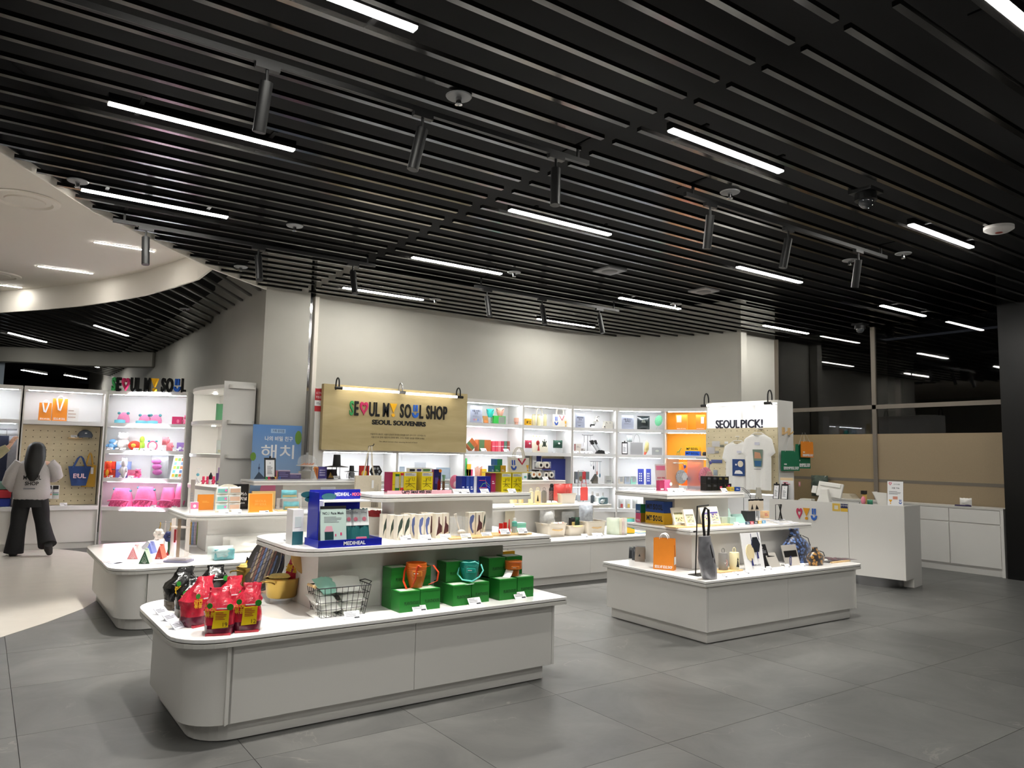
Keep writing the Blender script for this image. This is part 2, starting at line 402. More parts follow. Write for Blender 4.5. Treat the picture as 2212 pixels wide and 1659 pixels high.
for k,(x,y,wh)in enumerate([(1.61,16.2,'in the corridor ceiling behind the recess'),(1.92,23.77,'far down the corridor under the arch'),(.3,18.6,'in the corridor at the left edge'),(.85,27.6,'farthest left one beyond the arch'),(2.06,28.4,'farthest right one beyond the arch')]):
 r=th('linear_light','white linear ceiling light '+wh,'ceiling light',(x,y,ZC-.005),ca,'corridor ceiling lights')
 for c in lamp0.children:copy_tree(c,r)
for x,y,wh in[(.89+.13,11.03,'near the tip of the pale recess'),(.50,13.1,'in the middle of the pale recess'),(-.35,15.1,'at the left picture edge in the pale recess'),(-.9,9.0,'on the near left of the pale recess')]:
 r=th('slim_light','slim warm white light line '+wh,'ceiling light',(x,y,4.258),0,'light lines in the pale recess')
 B().box(0,.72,-.015,.015,0,.01,LEDW).build('diffuser',r)
 B().box(-.004,.724,-.02,.02,.004,.012,WHC).build('frame',r)
for x,y,wh in[(.2,9.6,'larger, nearer one'),(.0,14.2,'smaller, farther one')]:
 r=th('ceiling_speaker','round white air diffuser in the pale recess, '+wh,'air diffuser',(x,y,4.235),0,'round air diffusers')
 B().lathe([(.34,.03),(.33,.01),(.27,.0),(.25,.02)],WHC,seg=32).build('outer_ring',r,smooth=True)
 B().lathe([(.2,.025),(.19,.005),(.0,.002)],WHC,seg=32).build('inner_disc',r,smooth=True)
BRIGHT=mt((255,250,240),.4,e=14)
def rail(x0,x1,y,wh):
 r=th('light_track','black lighting track '+wh,'lighting track',(0,0,0));B().box(x0,x1,y-.017,y+.017,3.80,3.835,BLACK).build('rail',r)
 b=B()
 for q in(.012,-.012):b.box(x0,x1,y+q-.002,y+q+.002,3.799,3.80,mt((70,70,72),.4))
 b.build('conductor',r)
 for x in(x0+.1,x1-.1):B().box(x-.01,x+.01,y-.008,y+.008,3.835,3.932,BLACK).box(x-.015,x+.015,y-.17,y+.17,3.932,3.944,BLACKM).build('mounting_bracket',r)
rail(-.6,3.62,4.2,'over the front counter');rail(4.7,7.9,4.2,'over the right display table');rail(.9,3.7,8.16,'beside the pale recess');rail(5.2,7.8,8.3,'over the middle counter')
SPOTS=[(1.19,4.2,(-.3,1.2),0,'leftmost of the front row'),(2.2,4.2,(-1.2,.3),0,'second of the front row, tilted left'),(3.31,4.2,(-.5,-.6),0,'third of the front row, by the track end'),(1.2,8.16,(.2,-.9),1,'in front of the recess edge'),(2.32,8.16,(.1,-1.8),1,'bright one right of the recess edge'),(3.42,8.16,(0,-2.1),1,'bright one near the cross joint'),(5.4,8.3,(-.1,-1.9),1,'left one of the far trio'),(6.33,8.3,(-.1,-1.8),1,'middle one of the far trio'),(7.41,8.3,(.2,-1.6),1,'right one of the far trio'),(5.02,4.2,(.4,1.2),0,'first of the right row'),(6.14,4.2,(-.9,.8),0,'second of the right row, tilted'),(7.35,4.2,(.9,1.6),0,'third of the right row')]
for x,y,(tx,ty),lit,wh in SPOTS:
 r=th('track_spotlight','black cylinder track spotlight, '+wh,'spotlight',(x,y,3.80),0,'track spotlights')
 B().box(-.07,.07,-.02,.02,-.03,-.001,BLACK).cyl((0,0,-.12),.01,.1,BLACK,8).build('adapter',r)
 d=Vector((tx*.35,ty*.35,-2.2)).normalized();q=d.to_track_quat('-Z','Y').to_matrix().to_4x4()
 M=Matrix.Translation((0,0,-.10))@q
 B().lathe([(.035,-.29),(.037,-.288),(.037,.0),(.0,.0)],BLACK,seg=18).xf(M).build('body',r,smooth=True)
 B().lathe([(.0,-.284),(.032,-.284)],BRIGHT if lit or x<1.3 or 3<x<4 else mt((120,120,118),.3),seg=18).xf(M).build('lens',r)
 ld=bpy.data.lights.new('spot','SPOT');ld.energy=SPOT_W*(1.25 if lit else .8);ld.spot_size=R(62);ld.spot_blend=.55;ld.shadow_soft_size=.035;ld.color=(1,.955,.88)
 lo=bpy.data.objects.new('spot_beam',ld);COL.objects.link(lo);lo.matrix_world=Matrix.Translation(Vector((x,y,3.70))+d*.32)@q
def ceil_thing(name,label,cat,x,y,group=None):return th(name,label,cat,(x,y,ZC),0,group)
spr=None
for x,y,wh in[(2.35,4.0,'between the first two front spotlights'),(.52,7.35,'next to the recess edge'),(2.46,7.42,'left of the far bright spotlight'),(5.33,7.58,'above the middle counter'),(5.11,4.06,'beside the right row spotlight'),(8.13,4.13,'past the right track'),(2.51,9.56,'near the pillar'),(5.39,9.7,'before the sign wall'),(8.33,7.62,'over the curved shelf light'),(7.96,4.65,'behind the last right spotlight'),(2.3,14.7,'in the corridor, farther one'),(2.58,13.1,'in the corridor, nearer one')]:
 r=ceil_thing('sprinkler','ceiling sprinkler with pale round plate '+wh,'sprinkler',x,y,'ceiling sprinklers')
 if spr is None:
  spr=r;B().lathe([(.085,-.012),(.08,-.02),(.03,-.022)],mt((140,142,144),.4),seg=20).build('plate',r,smooth=True)
  B().lathe([(.018,-.06),(.02,-.022)],CHROME,seg=10).lathe([(.0,-.075),(.025,-.07),(.018,-.06)],CHROME,seg=10).build('nozzle',r,smooth=True)
 else:
  for c in spr.children:copy_tree(c,r)
for x,y,wh in[(6.2,6.76,'left one'),(7.96,6.78,'right one')]:
 r=ceil_thing('ceiling_vent','small square grey speaker plate in the slats, '+wh,'speaker',x,y,'square ceiling plates')
 B().box(-.15,.15,-.15,.15,-.02,0,mt((120,120,122),.5)).build('plate',r);B().lathe([(.1,-.022),(.09,-.028),(.0,-.024)],mt((80,80,82),.5),seg=20).build('grille',r,smooth=True)
for x,y,wh in[(6.0,3.35,'nearer one with clear dome'),(11.9,6.8,'small one by the glass wall mullion')]:
 r=ceil_thing('dome_camera','black ceiling dome camera, '+wh,'camera',x,y,'dome cameras')
 B().box(-.1,.1,-.1,.1,-.03,0,BLACK).lathe([(.09,-.09),(.085,-.03)],BLACK,seg=20).build('mount',r,smooth=True)
 B().ell((0,0,-.09),(.065,.065,.07),mt((60,62,66),.05,coat=.5),16,8).build('dome',r,smooth=True)
r=ceil_thing('smoke_detector','white oval smoke detector with red dot at the right','smoke detector',7.93,3.1)
B().lathe([(.13,0),(.13,-.03),(.09,-.055),(.0,-.06)][::-1],mt((225,222,220),.4),seg=24).build('body',r,smooth=True);B().lathe([(.0,-.064),(.03,-.062),(.035,-.055)],mt((150,60,50),.4),seg=14).build('indicator',r,smooth=True)
def rrect(x0,x1,y0,y1,rs,n=7):
 """outline anticlockwise; rs = radii at (x0y0, x1y0, x1y1, x0y1)"""
 P=[]
 for(cx,cy,sx,sy,a0),r_ in zip(((x0,y0,1,1,180),(x1,y0,-1,1,270),(x1,y1,-1,-1,0),(x0,y1,1,-1,90)),rs):
  if r_<1e-4:P.append((cx,cy));continue
  for k in range(n+1):
   a=R(a0+90*k/n);P.append((cx+sx*r_+r_*math.cos(a),cy+sy*r_+r_*math.sin(a)))
 return P
def slab(root,x0,x1,y0,y1,z,rs):
 o=rrect(x0,x1,y0,y1,rs);i=rrect(x0+.008,x1-.008,y0+.008,y1-.008,[max(0,q-.008)for q in rs])
 B().prism(o,z-.02,z,WHITEG).build('table_top',root,bev=.002)
 B().prism(i,z-.026,z-.02,mt((120,116,110),.6)).build('groove',root)
 B().prism(o,z-.05,z-.026,EDGE).build('top_edge',root,bev=.002)
def counter(name,label,ang,piv,low,body,plinth,zl,mids,seams,rl,group='white tiered display counters'):
 root=th(name,label,'counter',(piv[0],piv[1],0),ang,group)
 def S(x0,x1,y0,y1):return x0-piv[0],x1-piv[0],y0-piv[1],y1-piv[1]
 x0,x1,y0,y1=S(*low);slab(root,x0,x1,y0,y1,zl,rl)
 x0,x1,y0,y1=S(*plinth);rp=[max(0,q-.03)for q in rl]
 B().prism(rrect(x0,x1,y0,y1,rp),0.004,.13,WHITE).build('plinth',root,bev=.002)
 x0,x1,y0,y1=S(*body);rb=[max(0,q-.02)for q in rl]
 B().prism(rrect(x0+.02,x1-.02,y0+.02,y1-.02,rb),.13,zl-.05,mt((190,187,182),.5)).build('carcass',root)
 zt,zb=zl-.05,.103
 q=rb[0];pts=[]
 xs=[s-piv[0]for s in seams]
 if q>.01:
  left=[(x0,y1-rb[3])]+[(x0+q-q*math.cos(R(90*k/8)),y0+q-q*math.sin(R(90*k/8)))for k in range(9)]+[(xs[0]-.0015,y0)]
  strip(left,zb,zt,.02,WHITE).build('panel',root,fix=True,smooth=True);start=xs[0];xs=xs[1:]
 else:
  B().box(x0,x0+.02,y0+.0,y1,zb,zt,WHITE).build('panel',root,bev=.0015);start=x0+.0215
 q2=rb[1];end=x1
 for s in xs+[None]:
  e=(s if s is not None else(x1-q2 if q2>.01 else x1-.0215))
  B().box(start+.0015,e-.0015,y0,y0+.02,zb,zt,WHITE).build('panel',root,bev=.0015);start=e
 if q2>.01:
  rt=[(x1-q2+.0015,y0)]+[(x1-q2+q2*math.sin(R(90*k/8)),y0+q2-q2*math.cos(R(90*k/8)))for k in range(9)]+[(x1,y1-rb[2])]
  strip(rt,zb,zt,.02,WHITE).build('panel',root,fix=True,smooth=True)
 else:B().box(x1-.02,x1,y0,y1,zb,zt,WHITE).build('panel',root,bev=.0015)
 zprev=zl
 for(sl,bk,z,rs)in mids:
  bx=S(*bk);B().box(bx[0],bx[1],bx[2],bx[3],zprev,z-.05,WHITE).build('riser',root,bev=.002)
  sx=S(*sl);slab(root,*sx,z,rs);zprev=z
 return root
ZA=(.575,1.0,1.30);ZB=(.54,.93,1.25);ZL=(.54,.93,1.245);ZM=(.54,.93,1.245)
counter('display_counter','white tiered display counter in the foreground, rounded left corner, instant noodles on it',R(.44),(3.41,4.395),(.908,3.56,4.31,5.62),(.985,3.48,4.355,5.57),(1.045,3.41,4.395,5.53),ZA[0],[((1.60,3.555,4.50,5.47),(1.82,3.27,4.72,5.35),ZA[1],(.2,0,0,.2)),((2.26,3.61,4.82,5.3),(2.50,3.37,5.02,5.22),ZA[2],(.1,.02,.02,.1))],(1.18,2.345),(.25,0,0,.25))
counter('display_counter','white tiered display counter on the right with silver bag and orange paper bag',R(-1.2),(5.25,4.45),(5.19,7.60,4.41,5.76),(5.215,7.5,4.425,5.72),(5.252,7.43,4.453,5.69),ZB[0],[((5.46,7.33,4.83,5.7),(5.63,7.15,4.97,5.6),ZB[1],(0,0,0,0)),((5.43,6.57,5.1,5.85),(5.74,6.55,5.3,5.75),ZB[2],(0,0,0,0))],(6.35,),(0,.08,.08,0))
counter('display_counter','white tiered display counter behind left with cake dome and triangle boxes',0,(1.09,7.34),(.98,3.6,7.31,9.35),(1.05,3.5,7.335,9.3),(1.09,3.45,7.37,9.26),ZL[0],[((1.73,3.9,7.98,9.2),(1.97,3.7,8.22,9.1),ZL[1],(.2,0,0,.2)),((2.53,4.35,8.60,9.15),(2.92,4.0,8.78,9.05),ZL[2],(.02,.02,.02,.02))],(1.27,2.3),(.25,0,0,.25))
counter('display_counter','white tiered display counter in the middle behind, holding cream baskets',0,(6.94,7.363),(4.5,7.9,7.39,9.3),(4.6,7.84,7.41,9.25),(4.65,7.8,7.45,9.2),ZM[0],[((5.0,7.33,7.92,9.15),(5.1,7.2,8.14,9.0),ZM[1],(0,0,0,0)),((5.1,6.95,8.48,9.1),(5.3,6.8,8.62,9.0),ZM[2],(0,0,0,0))],(5.2,6.50),(0,0,0,0))
def bay(name,label,pl,pr,depth,zs,group,bl=None,br=None,back=None,under='panel',lights=(0,1,2,3,4),ztop=2.5,tint=None,arcn=0):
 pl,pr=Vector((*pl,0)),Vector((*pr,0));ang=math.atan2(pr.y-pl.y,pr.x-pl.x);w=(pr-pl).length
 r=th(name,label,'shelf unit',pl,ang,group)
 Mi=Matrix.Rotation(-ang,3,'Z')
 bl_=Mi@(Vector((*bl,0))-pl)if bl else Vector((0,depth,0));br_=Mi@(Vector((*br,0))-pl)if br else Vector((w,depth,0))
 t=.018
 def front(q):
  return[(w*k/8*1.0,arcn*math.sin(PI*k/8))for k in range(9)]if arcn else[(0,0),(w,0)]
 fr_=front(0)
 Q=fr_+[(br_.x,br_.y),(bl_.x,bl_.y)]
 lw=mt((238,238,238),.45)
 bk=back or lw
 B().prism([(0,0),(t,0),(bl_.x+t,bl_.y),(bl_.x,bl_.y)],0,ztop,WHITE).build('side_panel',r)
 B().prism([(w-t,0),(w,0),(br_.x,br_.y),(br_.x-t,br_.y)],0,ztop,WHITE).build('side_panel',r)
 B().prism([(bl_.x+t,bl_.y-t),(br_.x-t,br_.y-t),(br_.x-t,br_.y),(bl_.x+t,bl_.y)],0,ztop-.06,bk).build('back_panel',r)
 sh=[(x,y-.004)for x,y in fr_];sh[0]=(t,-.004);sh[-1]=(w-t,-.004)
 Qs=sh+[(br_.x-t,br_.y-t),(bl_.x+t,bl_.y-t)]
 B().prism(Qs,ztop-.06,ztop,WHITE).build('top_panel',r)
 zz=[ztop]+list(zs)
 for k,z in enumerate(zs):B().prism(Qs,z-.06,z,lw).build('shelf',r)
 for k,z in enumerate(zz):
  if k in lights:
   B().box(.06,w-.06,.05,.07,z-.066,z-.0605,tint.get(k,LEDS)if tint else LEDS).build('light_strip',r)
 zb=zs[-1]-.06
 if under=='panel':
  B().box(t,w-t,.03,.05,.1,zb,WHITE).build('drawer_front',r);B().box(t,w-t,.06,.08,0,.1,WHITE).build('kick_board',r)
 return r
SB=[2.11,1.645,1.10,.655]
G='white lit shelf units along the back wall'
bay('shelf_unit','lit white shelf unit below the wooden shop sign, left half',(4.0,10.4),(5.2,10.4),.46,[1.645,1.10,.655],G,lights=(1,2))
B().box(-.13,-.001,.0,.02,0,2.5,WHITE).build('filler_panel',bpy.data.objects['shelf_unit'])
bay('shelf_unit','lit white shelf unit below the wooden shop sign, right half',(5.2,10.4),(6.40,10.4),.46,[1.645,1.10,.655],G,lights=(1,2))
bay('shelf_unit','lit shelf unit right of the wooden sign with teal and peach buckets on top',(6.40,10.4),(7.57,10.4),.46,SB,G)
bay('shelf_unit','lit shelf unit with cream tumblers on top and blue apron on pegboard below',(7.57,10.4),(8.66,10.4),.46,SB,G,lights=(0,1))
def ap(rad,a):return(8.6+rad*math.cos(R(a)),8.35+rad*math.sin(R(a)))
A3,A4,A5,A6=88.2,62.8,38.5,12.0
bay('shelf_unit','first curved lit shelf unit, with necklace stands and black and white shoes',(8.67,10.40),ap(2.05,A4),.46,SB,G,ap(2.5,A3),ap(2.5,A4),arcn=.045)
bay('shelf_unit','second curved lit shelf unit, with green fan and silver bag',ap(2.05,A4),ap(2.05,A5),.46,SB,G,ap(2.5,A4),ap(2.5,A5),arcn=.045)
ORB=mt((250,168,40),.6)
bay('shelf_unit','curved shelf unit with orange lining beside the seoul pick stand',ap(2.05,A5),ap(2.05,A6),.46,SB,G,ap(2.5,A5),ap(2.5,A6),back=ORB,arcn=.045)
SL=[1.98,1.545,1.10,.645]
G2='white shelf units on the left side'
bay('shelf_unit','shelf unit cut by the left edge, navy clothes hanging in it',(-.67,13.72),(.455,13.64),.46,[1.98,.66],G2,lights=(0,1))
bay('shelf_unit','shelf unit with pegboard back and orange paper bags on top',(.475,13.64),(1.59,13.615),.46,[1.98,.66],G2,lights=(0,))
PINKL=mt((255,216,238),.5,e=45)
bay('shelf_unit','curved shelf unit with pink caps and pink blankets',(1.61,13.615),(2.66,12.85),.44,SL,G2,(1.67,14.05),(3.1,13.2),arcn=.09,lights=(0,1,2,3,4),tint={3:PINKL,4:PINKL},under='panel')
tw=th('corner_shelf','white corner shelf tower with rounded shelves against the pillar','shelf unit',(2.72,10.87,0),0,G2)
B().box(0,.44,0,.025,0,2.55,WHITE).build('end_panel',tw,bev=.002);B().box(.40,.44,.025,1.85,0,2.5,WHITE).build('back_panel',tw)
B().box(0,.40,1.83,1.85,0,2.5,WHITE).build('side_panel',tw)
for z in(2.5,2.0,1.52,1.06,.6,.12):
 P=[(.40,.026),(.40,1.83),(0,1.83)]+[(-.16*math.sin(PI*k/10),1.83-1.78*k/10)for k in range(1,10)]+[(0,.026)]
 B().prism(P,z-.05,z,WHITE).build('shelf',tw)
 for yy in(.5,1.3):B().lathe([(.0,0),(.03,0),(.03,.006),(.0,.006)],mt((255,250,240),.5,e=320),(.2,yy,z-.0565),12).build('downlight',tw)
for z in(2.5,2.0,1.52):B().prism(rrect(.06,.42,-.07,0,(.05,.05,0,0)),z-.05,z,WHITE).build('shelf_stub',tw)
sg=th('shop_sign','plywood shop sign board reading SEOUL MY SOUL SHOP with lamp bars','sign',(5.16,10.3,1.615))
B().box(-1.21,1.21,0,.09,0,.945,PLY).build('board',sg,bev=.002)
GRN,MAG,YEL,BLU,INKB=mt((60,160,90),.4),mt((200,48,100),.4),mt((240,180,30),.4),mt((40,100,200),.4),mt((16,17,20),.4)
S1='SE<UL M! SOuL SHOP'
logo(sg,S1,-.81,.83,.515,.2,0,.02,{None:INKB,0:GRN,2:MAG,7:YEL,11:BLU},bold=.022)
b=B();text(b,'SEOUL SOUVENIRS',0.005,.392,.066,INKB,0,.01,w=.905,bold=.035);b.build('lettering',sg)
b=B()
text(b,'서울마이소울샵은 서울의 감성과 라이프스타일을 담은 공식 굿즈 스토어입니다',0.0,.235,.021,INKB,0,.001,w=.93,bold=.004)
text(b,'서울굿즈와 함께 서울만의 문화와 매력, 그리고 특별한 일상을 경험해 보세요.',0.0,.19,.021,INKB,0,.001,w=.90,bold=.004)
text(b,'The official souvenir shop capturing the soul of Seoul',0.0,.13,.017,INKB,0,.001,w=.64,bold=.003);b.build('small_print',sg)
TUBE=mt((255,246,230),.5,e=9)
def lampbar(root,x0,x1,y,z,arms,up=.15,black=True):
 b=B();b.tube([(x0,y,z),(x1,y,z)],.018,TUBE,10);b.build('lamp_tube',root,smooth=True)
 for x,mm in arms:
  B().tube([(x,y+.12,z-.02)]+[(x,y+.12*(.5+.5*math.cos(PI*k/8)),z+up*.45+up*.55*math.sin(PI*k/8))for k in range(9)]+[(x,y,z+.02)],.011,mm,8).tube([(x-.06,y,z),(x+.05,y,z)],.021,mm,10).build('lamp_arm',root,smooth=True)
lampbar(sg,-.99,-.06,-.12,.885,[(-1.03,BLACK),(-.02,STEEL)]);lampbar(sg,.04,.97,-.12,.875,[(1.0,BLACK)])
pa=R(-84.35);pk=th('promotion_stand','white stand headed SEOUL PICK! with pegboard and two shirts','display stand',(9.635,8.161,0),pa)
WK=1.27
B().box(0,.02,0,.44,0,2.5,WHITE).build('side_panel',pk,bev=.002);B().box(WK-.02,WK,0,.44,0,2.5,WHITE).build('side_panel',pk,bev=.002)
B().box(.02,WK-.02,0.0,.44,2.46,2.5,WHITE).build('top_panel',pk);B().box(.02,WK-.02,.40,.42,0,2.46,mt((240,240,240),.5)).build('back_panel',pk)
B().box(.02,WK-.02,.01,.40,2.03,2.08,WHITE).build('shelf',pk);B().box(.02,WK-.02,.0,.40,.62,.68,WHITE).build('shelf',pk);B().box(.02,WK-.02,.02,.04,0,.62,WHITE).build('drawer_front',pk)
B().box(WK/2-.012,WK/2+.012,.03,.40,2.08,2.46,WHITE).build('divider',pk)
pb=B().box(0.0,WK-.005,-.016,.004,1.085,2.085,PEG).build('pegboard',pk)
b=B()
for i in range(12):
 for j in range(10):b.lathe([(.0,0),(.007,0)],mt((70,60,44),.9),seg=6).xf(Matrix.Translation((.05+i*.105,-.0165,1.14+j*.1))@Matrix.Rotation(PI/2,4,'X'),len(b.v)-12)
o=b.build('peg_hole',pb);o['kind']='stuff'
b=B();text(b,'SEOUL',.40,2.087,.125,mt((26,28,48),.4),.0,.02,w=.43,bold=.018);b.build('lettering',pk)
b=B();text(b,'PICK!',.83,2.087,.125,mt((26,28,48),.4),.0,.02,w=.38,bold=.018);b.build('lettering',pk)
for x0,x1 in((.05,WK/2-.03),(WK/2+.03,WK-.05)):B().box(x0,x1,.06,.085,2.448,2.4595,LEDS).build('light_strip',pk)
B().box(.06,WK-.06,.05,.08,1.06,1.075,mt((250,252,255),.5,e=6)).build('light_strip',pk)
lampbar(pk,.06,1.20,-.1,2.45,[(.03,BLACK),(1.16,BLACK)],up=.2)
for x in(.13,.30):
 hk=B().box(WK,WK+.02,x-.025,x+.025,1.98,2.09,BEECH).tube([(WK+.02,x,2.0),(WK+.06,x,2.01),(WK+.075,x,2.03)],.012,BEECH,8).build('peg_hook',pk)
dang=math.atan2(4.95-6.715,9.58-9.27)
dk=th('checkout_desk','white checkout desk with heart, exclamation mark and smile logo, on a steel drum','desk',(9.27,6.715,0),dang)
DW=math.hypot(9.58-9.27,4.95-6.715)
B().box(0,1.098,0,.02,.12,1.045,WHITE).build('front_panel',dk,bev=.002);B().box(1.102,DW,0,.02,.12,1.045,WHITE).build('front_panel',dk,bev=.002)
B().box(DW-.02,DW,.021,.62,.12,1.045,WHITE).build('side_panel',dk);B().box(DW-.3,DW,.30,.62,0.002,.12,WHITE).build('foot',dk)
B().box(0,DW-.021,.30,.62,.80,.83,WHITE).build('work_top',dk);B().box(0,.02,.021,.62,.12,1.0,WHITE).build('side_panel',dk)
B().box(0.021,DW-.021,.021,.24,1.0,1.03,mt((120,118,114),.4)).build('counter_top',dk);B().box(0.021,DW-.021,.30,.32,.12,.8,WHITE).build('inner_panel',dk)
B().cyl((1.35,.33,0),.32,.12,STEEL,40).build('drum_base',dk,smooth=True)
b=B();sym(b,'<',.394,.785,.09,.155,mt((200,62,96),.4),0,.012);b.build('logo_heart',dk)
b=B();sym(b,'!',.492,.785,.095,.16,mt((226,160,44),.4),0,.012);b.build('logo_exclamation',dk)
b=B();sym(b,'u',.60,.785,.085,.16,mt((52,104,196),.4),0,.012);b.build('logo_smile',dk)
B().box(.894,.996,-.002,0,.93,1.033,mt((224,186,80),.5)).box(.92,.97,-.003,-.002,.955,1.005,mt((222,216,200),.5)).build('sticker',dk,label='plain yellow square sticker')
b=B().box(1.004,1.095,-.002,0,.93,1.033,mt((28,36,84),.5)).box(1.004,1.095,-.003,-.002,.93,.975,mt((222,180,60),.5));text(b,'유의사항',1.05,1.0,.02,CARD,-.003,.001);b.build('sticker',dk,label='navy and yellow square sticker')
cb=th('low_cabinet','long white low cabinet with drawers under the frosted glass','cabinet',(11.93,7.6,0),R(-90))
B().box(0,2.8,.02,.38,.1,.94,WHITE).build('carcass',cb);B().box(0,2.84,0,.40,.94,.965,EDGE).build('cabinet_top',cb);B().box(2.8,2.84,0.0,.40,0,.94,WHITE).build('end_panel',cb);B().box(0,2.8,.04,.06,0,.1,WHITE).build('kick_board',cb)
for k in range(4):
 x=.01+k*.70;d=B().box(x,x+.685,.0,.02,.74,.93,WHITE).build('drawer',cb,bev=.002);d=B().box(x,x+.685,.0,.02,.12,.72,WHITE).build('door',cb,bev=.002)
rnd=random.Random(7)
def put(x0,x1,yb,yt,z,pl=None,ang=None):
 xc=(x0+x1)/2
 if pl is None:
  P=Zp(xc,yb,z);a=0.0 if ang is None else ang;pa_=a
 else:
  P=Pp(xc,yb,pl[0],pl[1]);a=pl[1]if ang is None else ang;pa_=pl[1]
  P.z=z
 l=Pp(x0,yb,P,a);r_=Pp(x1,yb,P,a);t=Pp(xc,yt,P,a)
 return Vector((P.x,P.y,z)),a,(r_-l).length,max(.012,t.z-z)
def fpl(pl,pr,back=.10):
 a=math.atan2(pr[1]-pl[1],pr[0]-pl[0]);return((pl[0]-math.sin(a)*back,pl[1]+math.cos(a)*back,0),a)
FB=((0,10.52,0),0.0);FB0=((0,10.46,0),0.0)
F3=fpl((8.67,10.4),ap(2.05,A4),.12);F4=fpl(ap(2.05,A4),ap(2.05,A5),.12);F5=fpl(ap(2.05,A5),ap(2.05,A6),.12)
FL=((0,13.76,0),0.0);F2=fpl((1.61,13.615),(2.66,12.85),.17);FT=((2.85,12,0),R(-90));FTC=((2.82,12.0,0),CAMA)
PKP=((9.635+.016,8.161,0),pa)
Z1,Z2,Z3,Z4=SB;Y1,Y2,Y3,Y4=SL
def W3(c):return mt(c,.5)
def lines(b,x0,x1,z0,z1,n,m,y=0.0,d=.0006,seed=1):
 q=random.Random(seed);st=(z1-z0)/n
 for k in range(n):
  z=z1-(k+.7)*st;e=x0+(x1-x0)*(q.uniform(.6,1.0))
  b.box(x0,e,y-d,y,z,z+st*.42,m)
 return b
def one(b,name,label,cat,P,group=None,**k):
 o=b.build(name,None,**k);o.location=P[0];o.rotation_euler=(0,0,P[1]);return tag(o,label,cat,group)
def root(name,label,cat,P,group=None):return th(name,label,cat,P[0],P[1],group)
def carton(label,P,d,mf,ms=None,mtp=None,group=None,art=None,name='carton',cat='box',lid=None,bev=.0015):
 w,h=P[2],P[3];ms=ms or mf;mtp=mtp or ms
 b=B();x0,x1=-w/2,w/2
 b.add([(x0,0,0),(x1,0,0),(x1,0,h),(x0,0,h)],[(0,1,2,3)],mf)
 b.add([(x1,0,0),(x1,d,0),(x1,d,h),(x1,0,h),(x0,d,0),(x0,0,0),(x0,0,h),(x0,d,h)],[(0,1,2,3),(4,5,6,7)],ms)
 b.add([(x1,d,0),(x0,d,0),(x0,d,h),(x1,d,h),(x0,0,0),(x1,0,0)],[(0,1,2,3),(4,1,0,5)],ms)
 b.add([(x0,0,h),(x1,0,h),(x1,d,h),(x0,d,h)],[(0,1,2,3)],mtp)
 if not art and not lid:return one(b,name,label,cat,P,group)
 r=root(name,label,cat,P,group);b.build('body',r)
 if lid:B().box(x0-.001,x1+.001,-.001,d+.001,h-lid[0],h+.001,lid[1]).build('lid',r)
 if art:
  q=B();art(q,w,h);q.build('front_print',r)
 return r
def sheet(label,P,mf,art=None,group=None,name='card',cat='card',d=.006,tilt=0.0,frame=None,foot=True):
 """upright flat card or board, leaning back by tilt"""
 w,h=P[2],P[3];r=root(name,label,cat,P,group)
 M=Matrix.Rotation(-tilt,4,'X')
 B().box(-w/2,w/2,0,d,0,h/math.cos(tilt),mf).xf(M).build('board',r,bev=.001)
 if frame:
  b=B();t=frame[0]
  b.box(-w/2-t,w/2+t,-.001,d+.002,-.0,t,frame[1]).box(-w/2-t,w/2+t,-.001,d+.002,h,h+t,frame[1]).box(-w/2-t,-w/2,-.001,d+.002,0,h,frame[1]).box(w/2,w/2+t,-.001,d+.002,0,h,frame[1])
  b.xf(M).build('frame',r)
 if art:
  b=B();art(b,w,h/math.cos(tilt));b.xf(M).build('print',r)
 if foot:B().box(-w*.3,w*.3,d+.001,d+.03+math.sin(tilt)*h*.5,0,.006,mf if frame is None else frame[1]).build('easel_foot',r)
 return r
_pc=[]
def price(label,x,y,z,w=.085,pl=None,a=0.0,clear=False):
 P=put(x-2,x+2,y,y-8,z,pl,a if pl is None else None)
 if not _pc:
  b=B();b.box(-.5,.5,0,.02,0,.56,CARD);lines(b,-.42,.3,.18,.5,3,GREYINK,0,.004);b.box(.1,.44,-.004,0,.06,.16,INK)
  b.xf(Matrix.Rotation(R(-38),4,'X')).box(-.5,.5,.0,.42,0,.012,CARD)
  me=b.build('price_card');_pc.append(me.data);bpy.data.objects.remove(me)
 o=bpy.data.objects.new('price_card',_pc[0]);COL.objects.link(o);o.location=P[0];o.rotation_euler=(0,0,P[1]);o.scale=(w,w,w)
 return tag(o,'small white price card '+label,'price card','price cards')
def pillow(b,w,h,d,m,y=0.0,n=8,z0=0.0,puff=1.0,jag=.0,seed=3):
 """sealed packet: two bulging sheets meeting at the edges"""
 q=random.Random(seed);J=[[q.uniform(-1,1)for _ in range(n+1)]for _ in range(n+1)]
 for sgn in(-1,1):
  def fn(u,v):
   i,j=round(u*n),round(v*n);e=(math.sin(PI*u)*math.sin(PI*v))**.55*puff
   return(-w/2+w*u,y+d/2+sgn*d/2*e*(1+.25*J[i][j])+(0 if 0<i<n and 0<j<n else 0),z0+h*v+(jag*J[i][j]if j in(n,)else 0))
  st=len(b.f);b.grid(fn,n,n,m)
  if sgn>0:b.f[st:]=[f[::-1]for f in b.f[st:]]
 return b
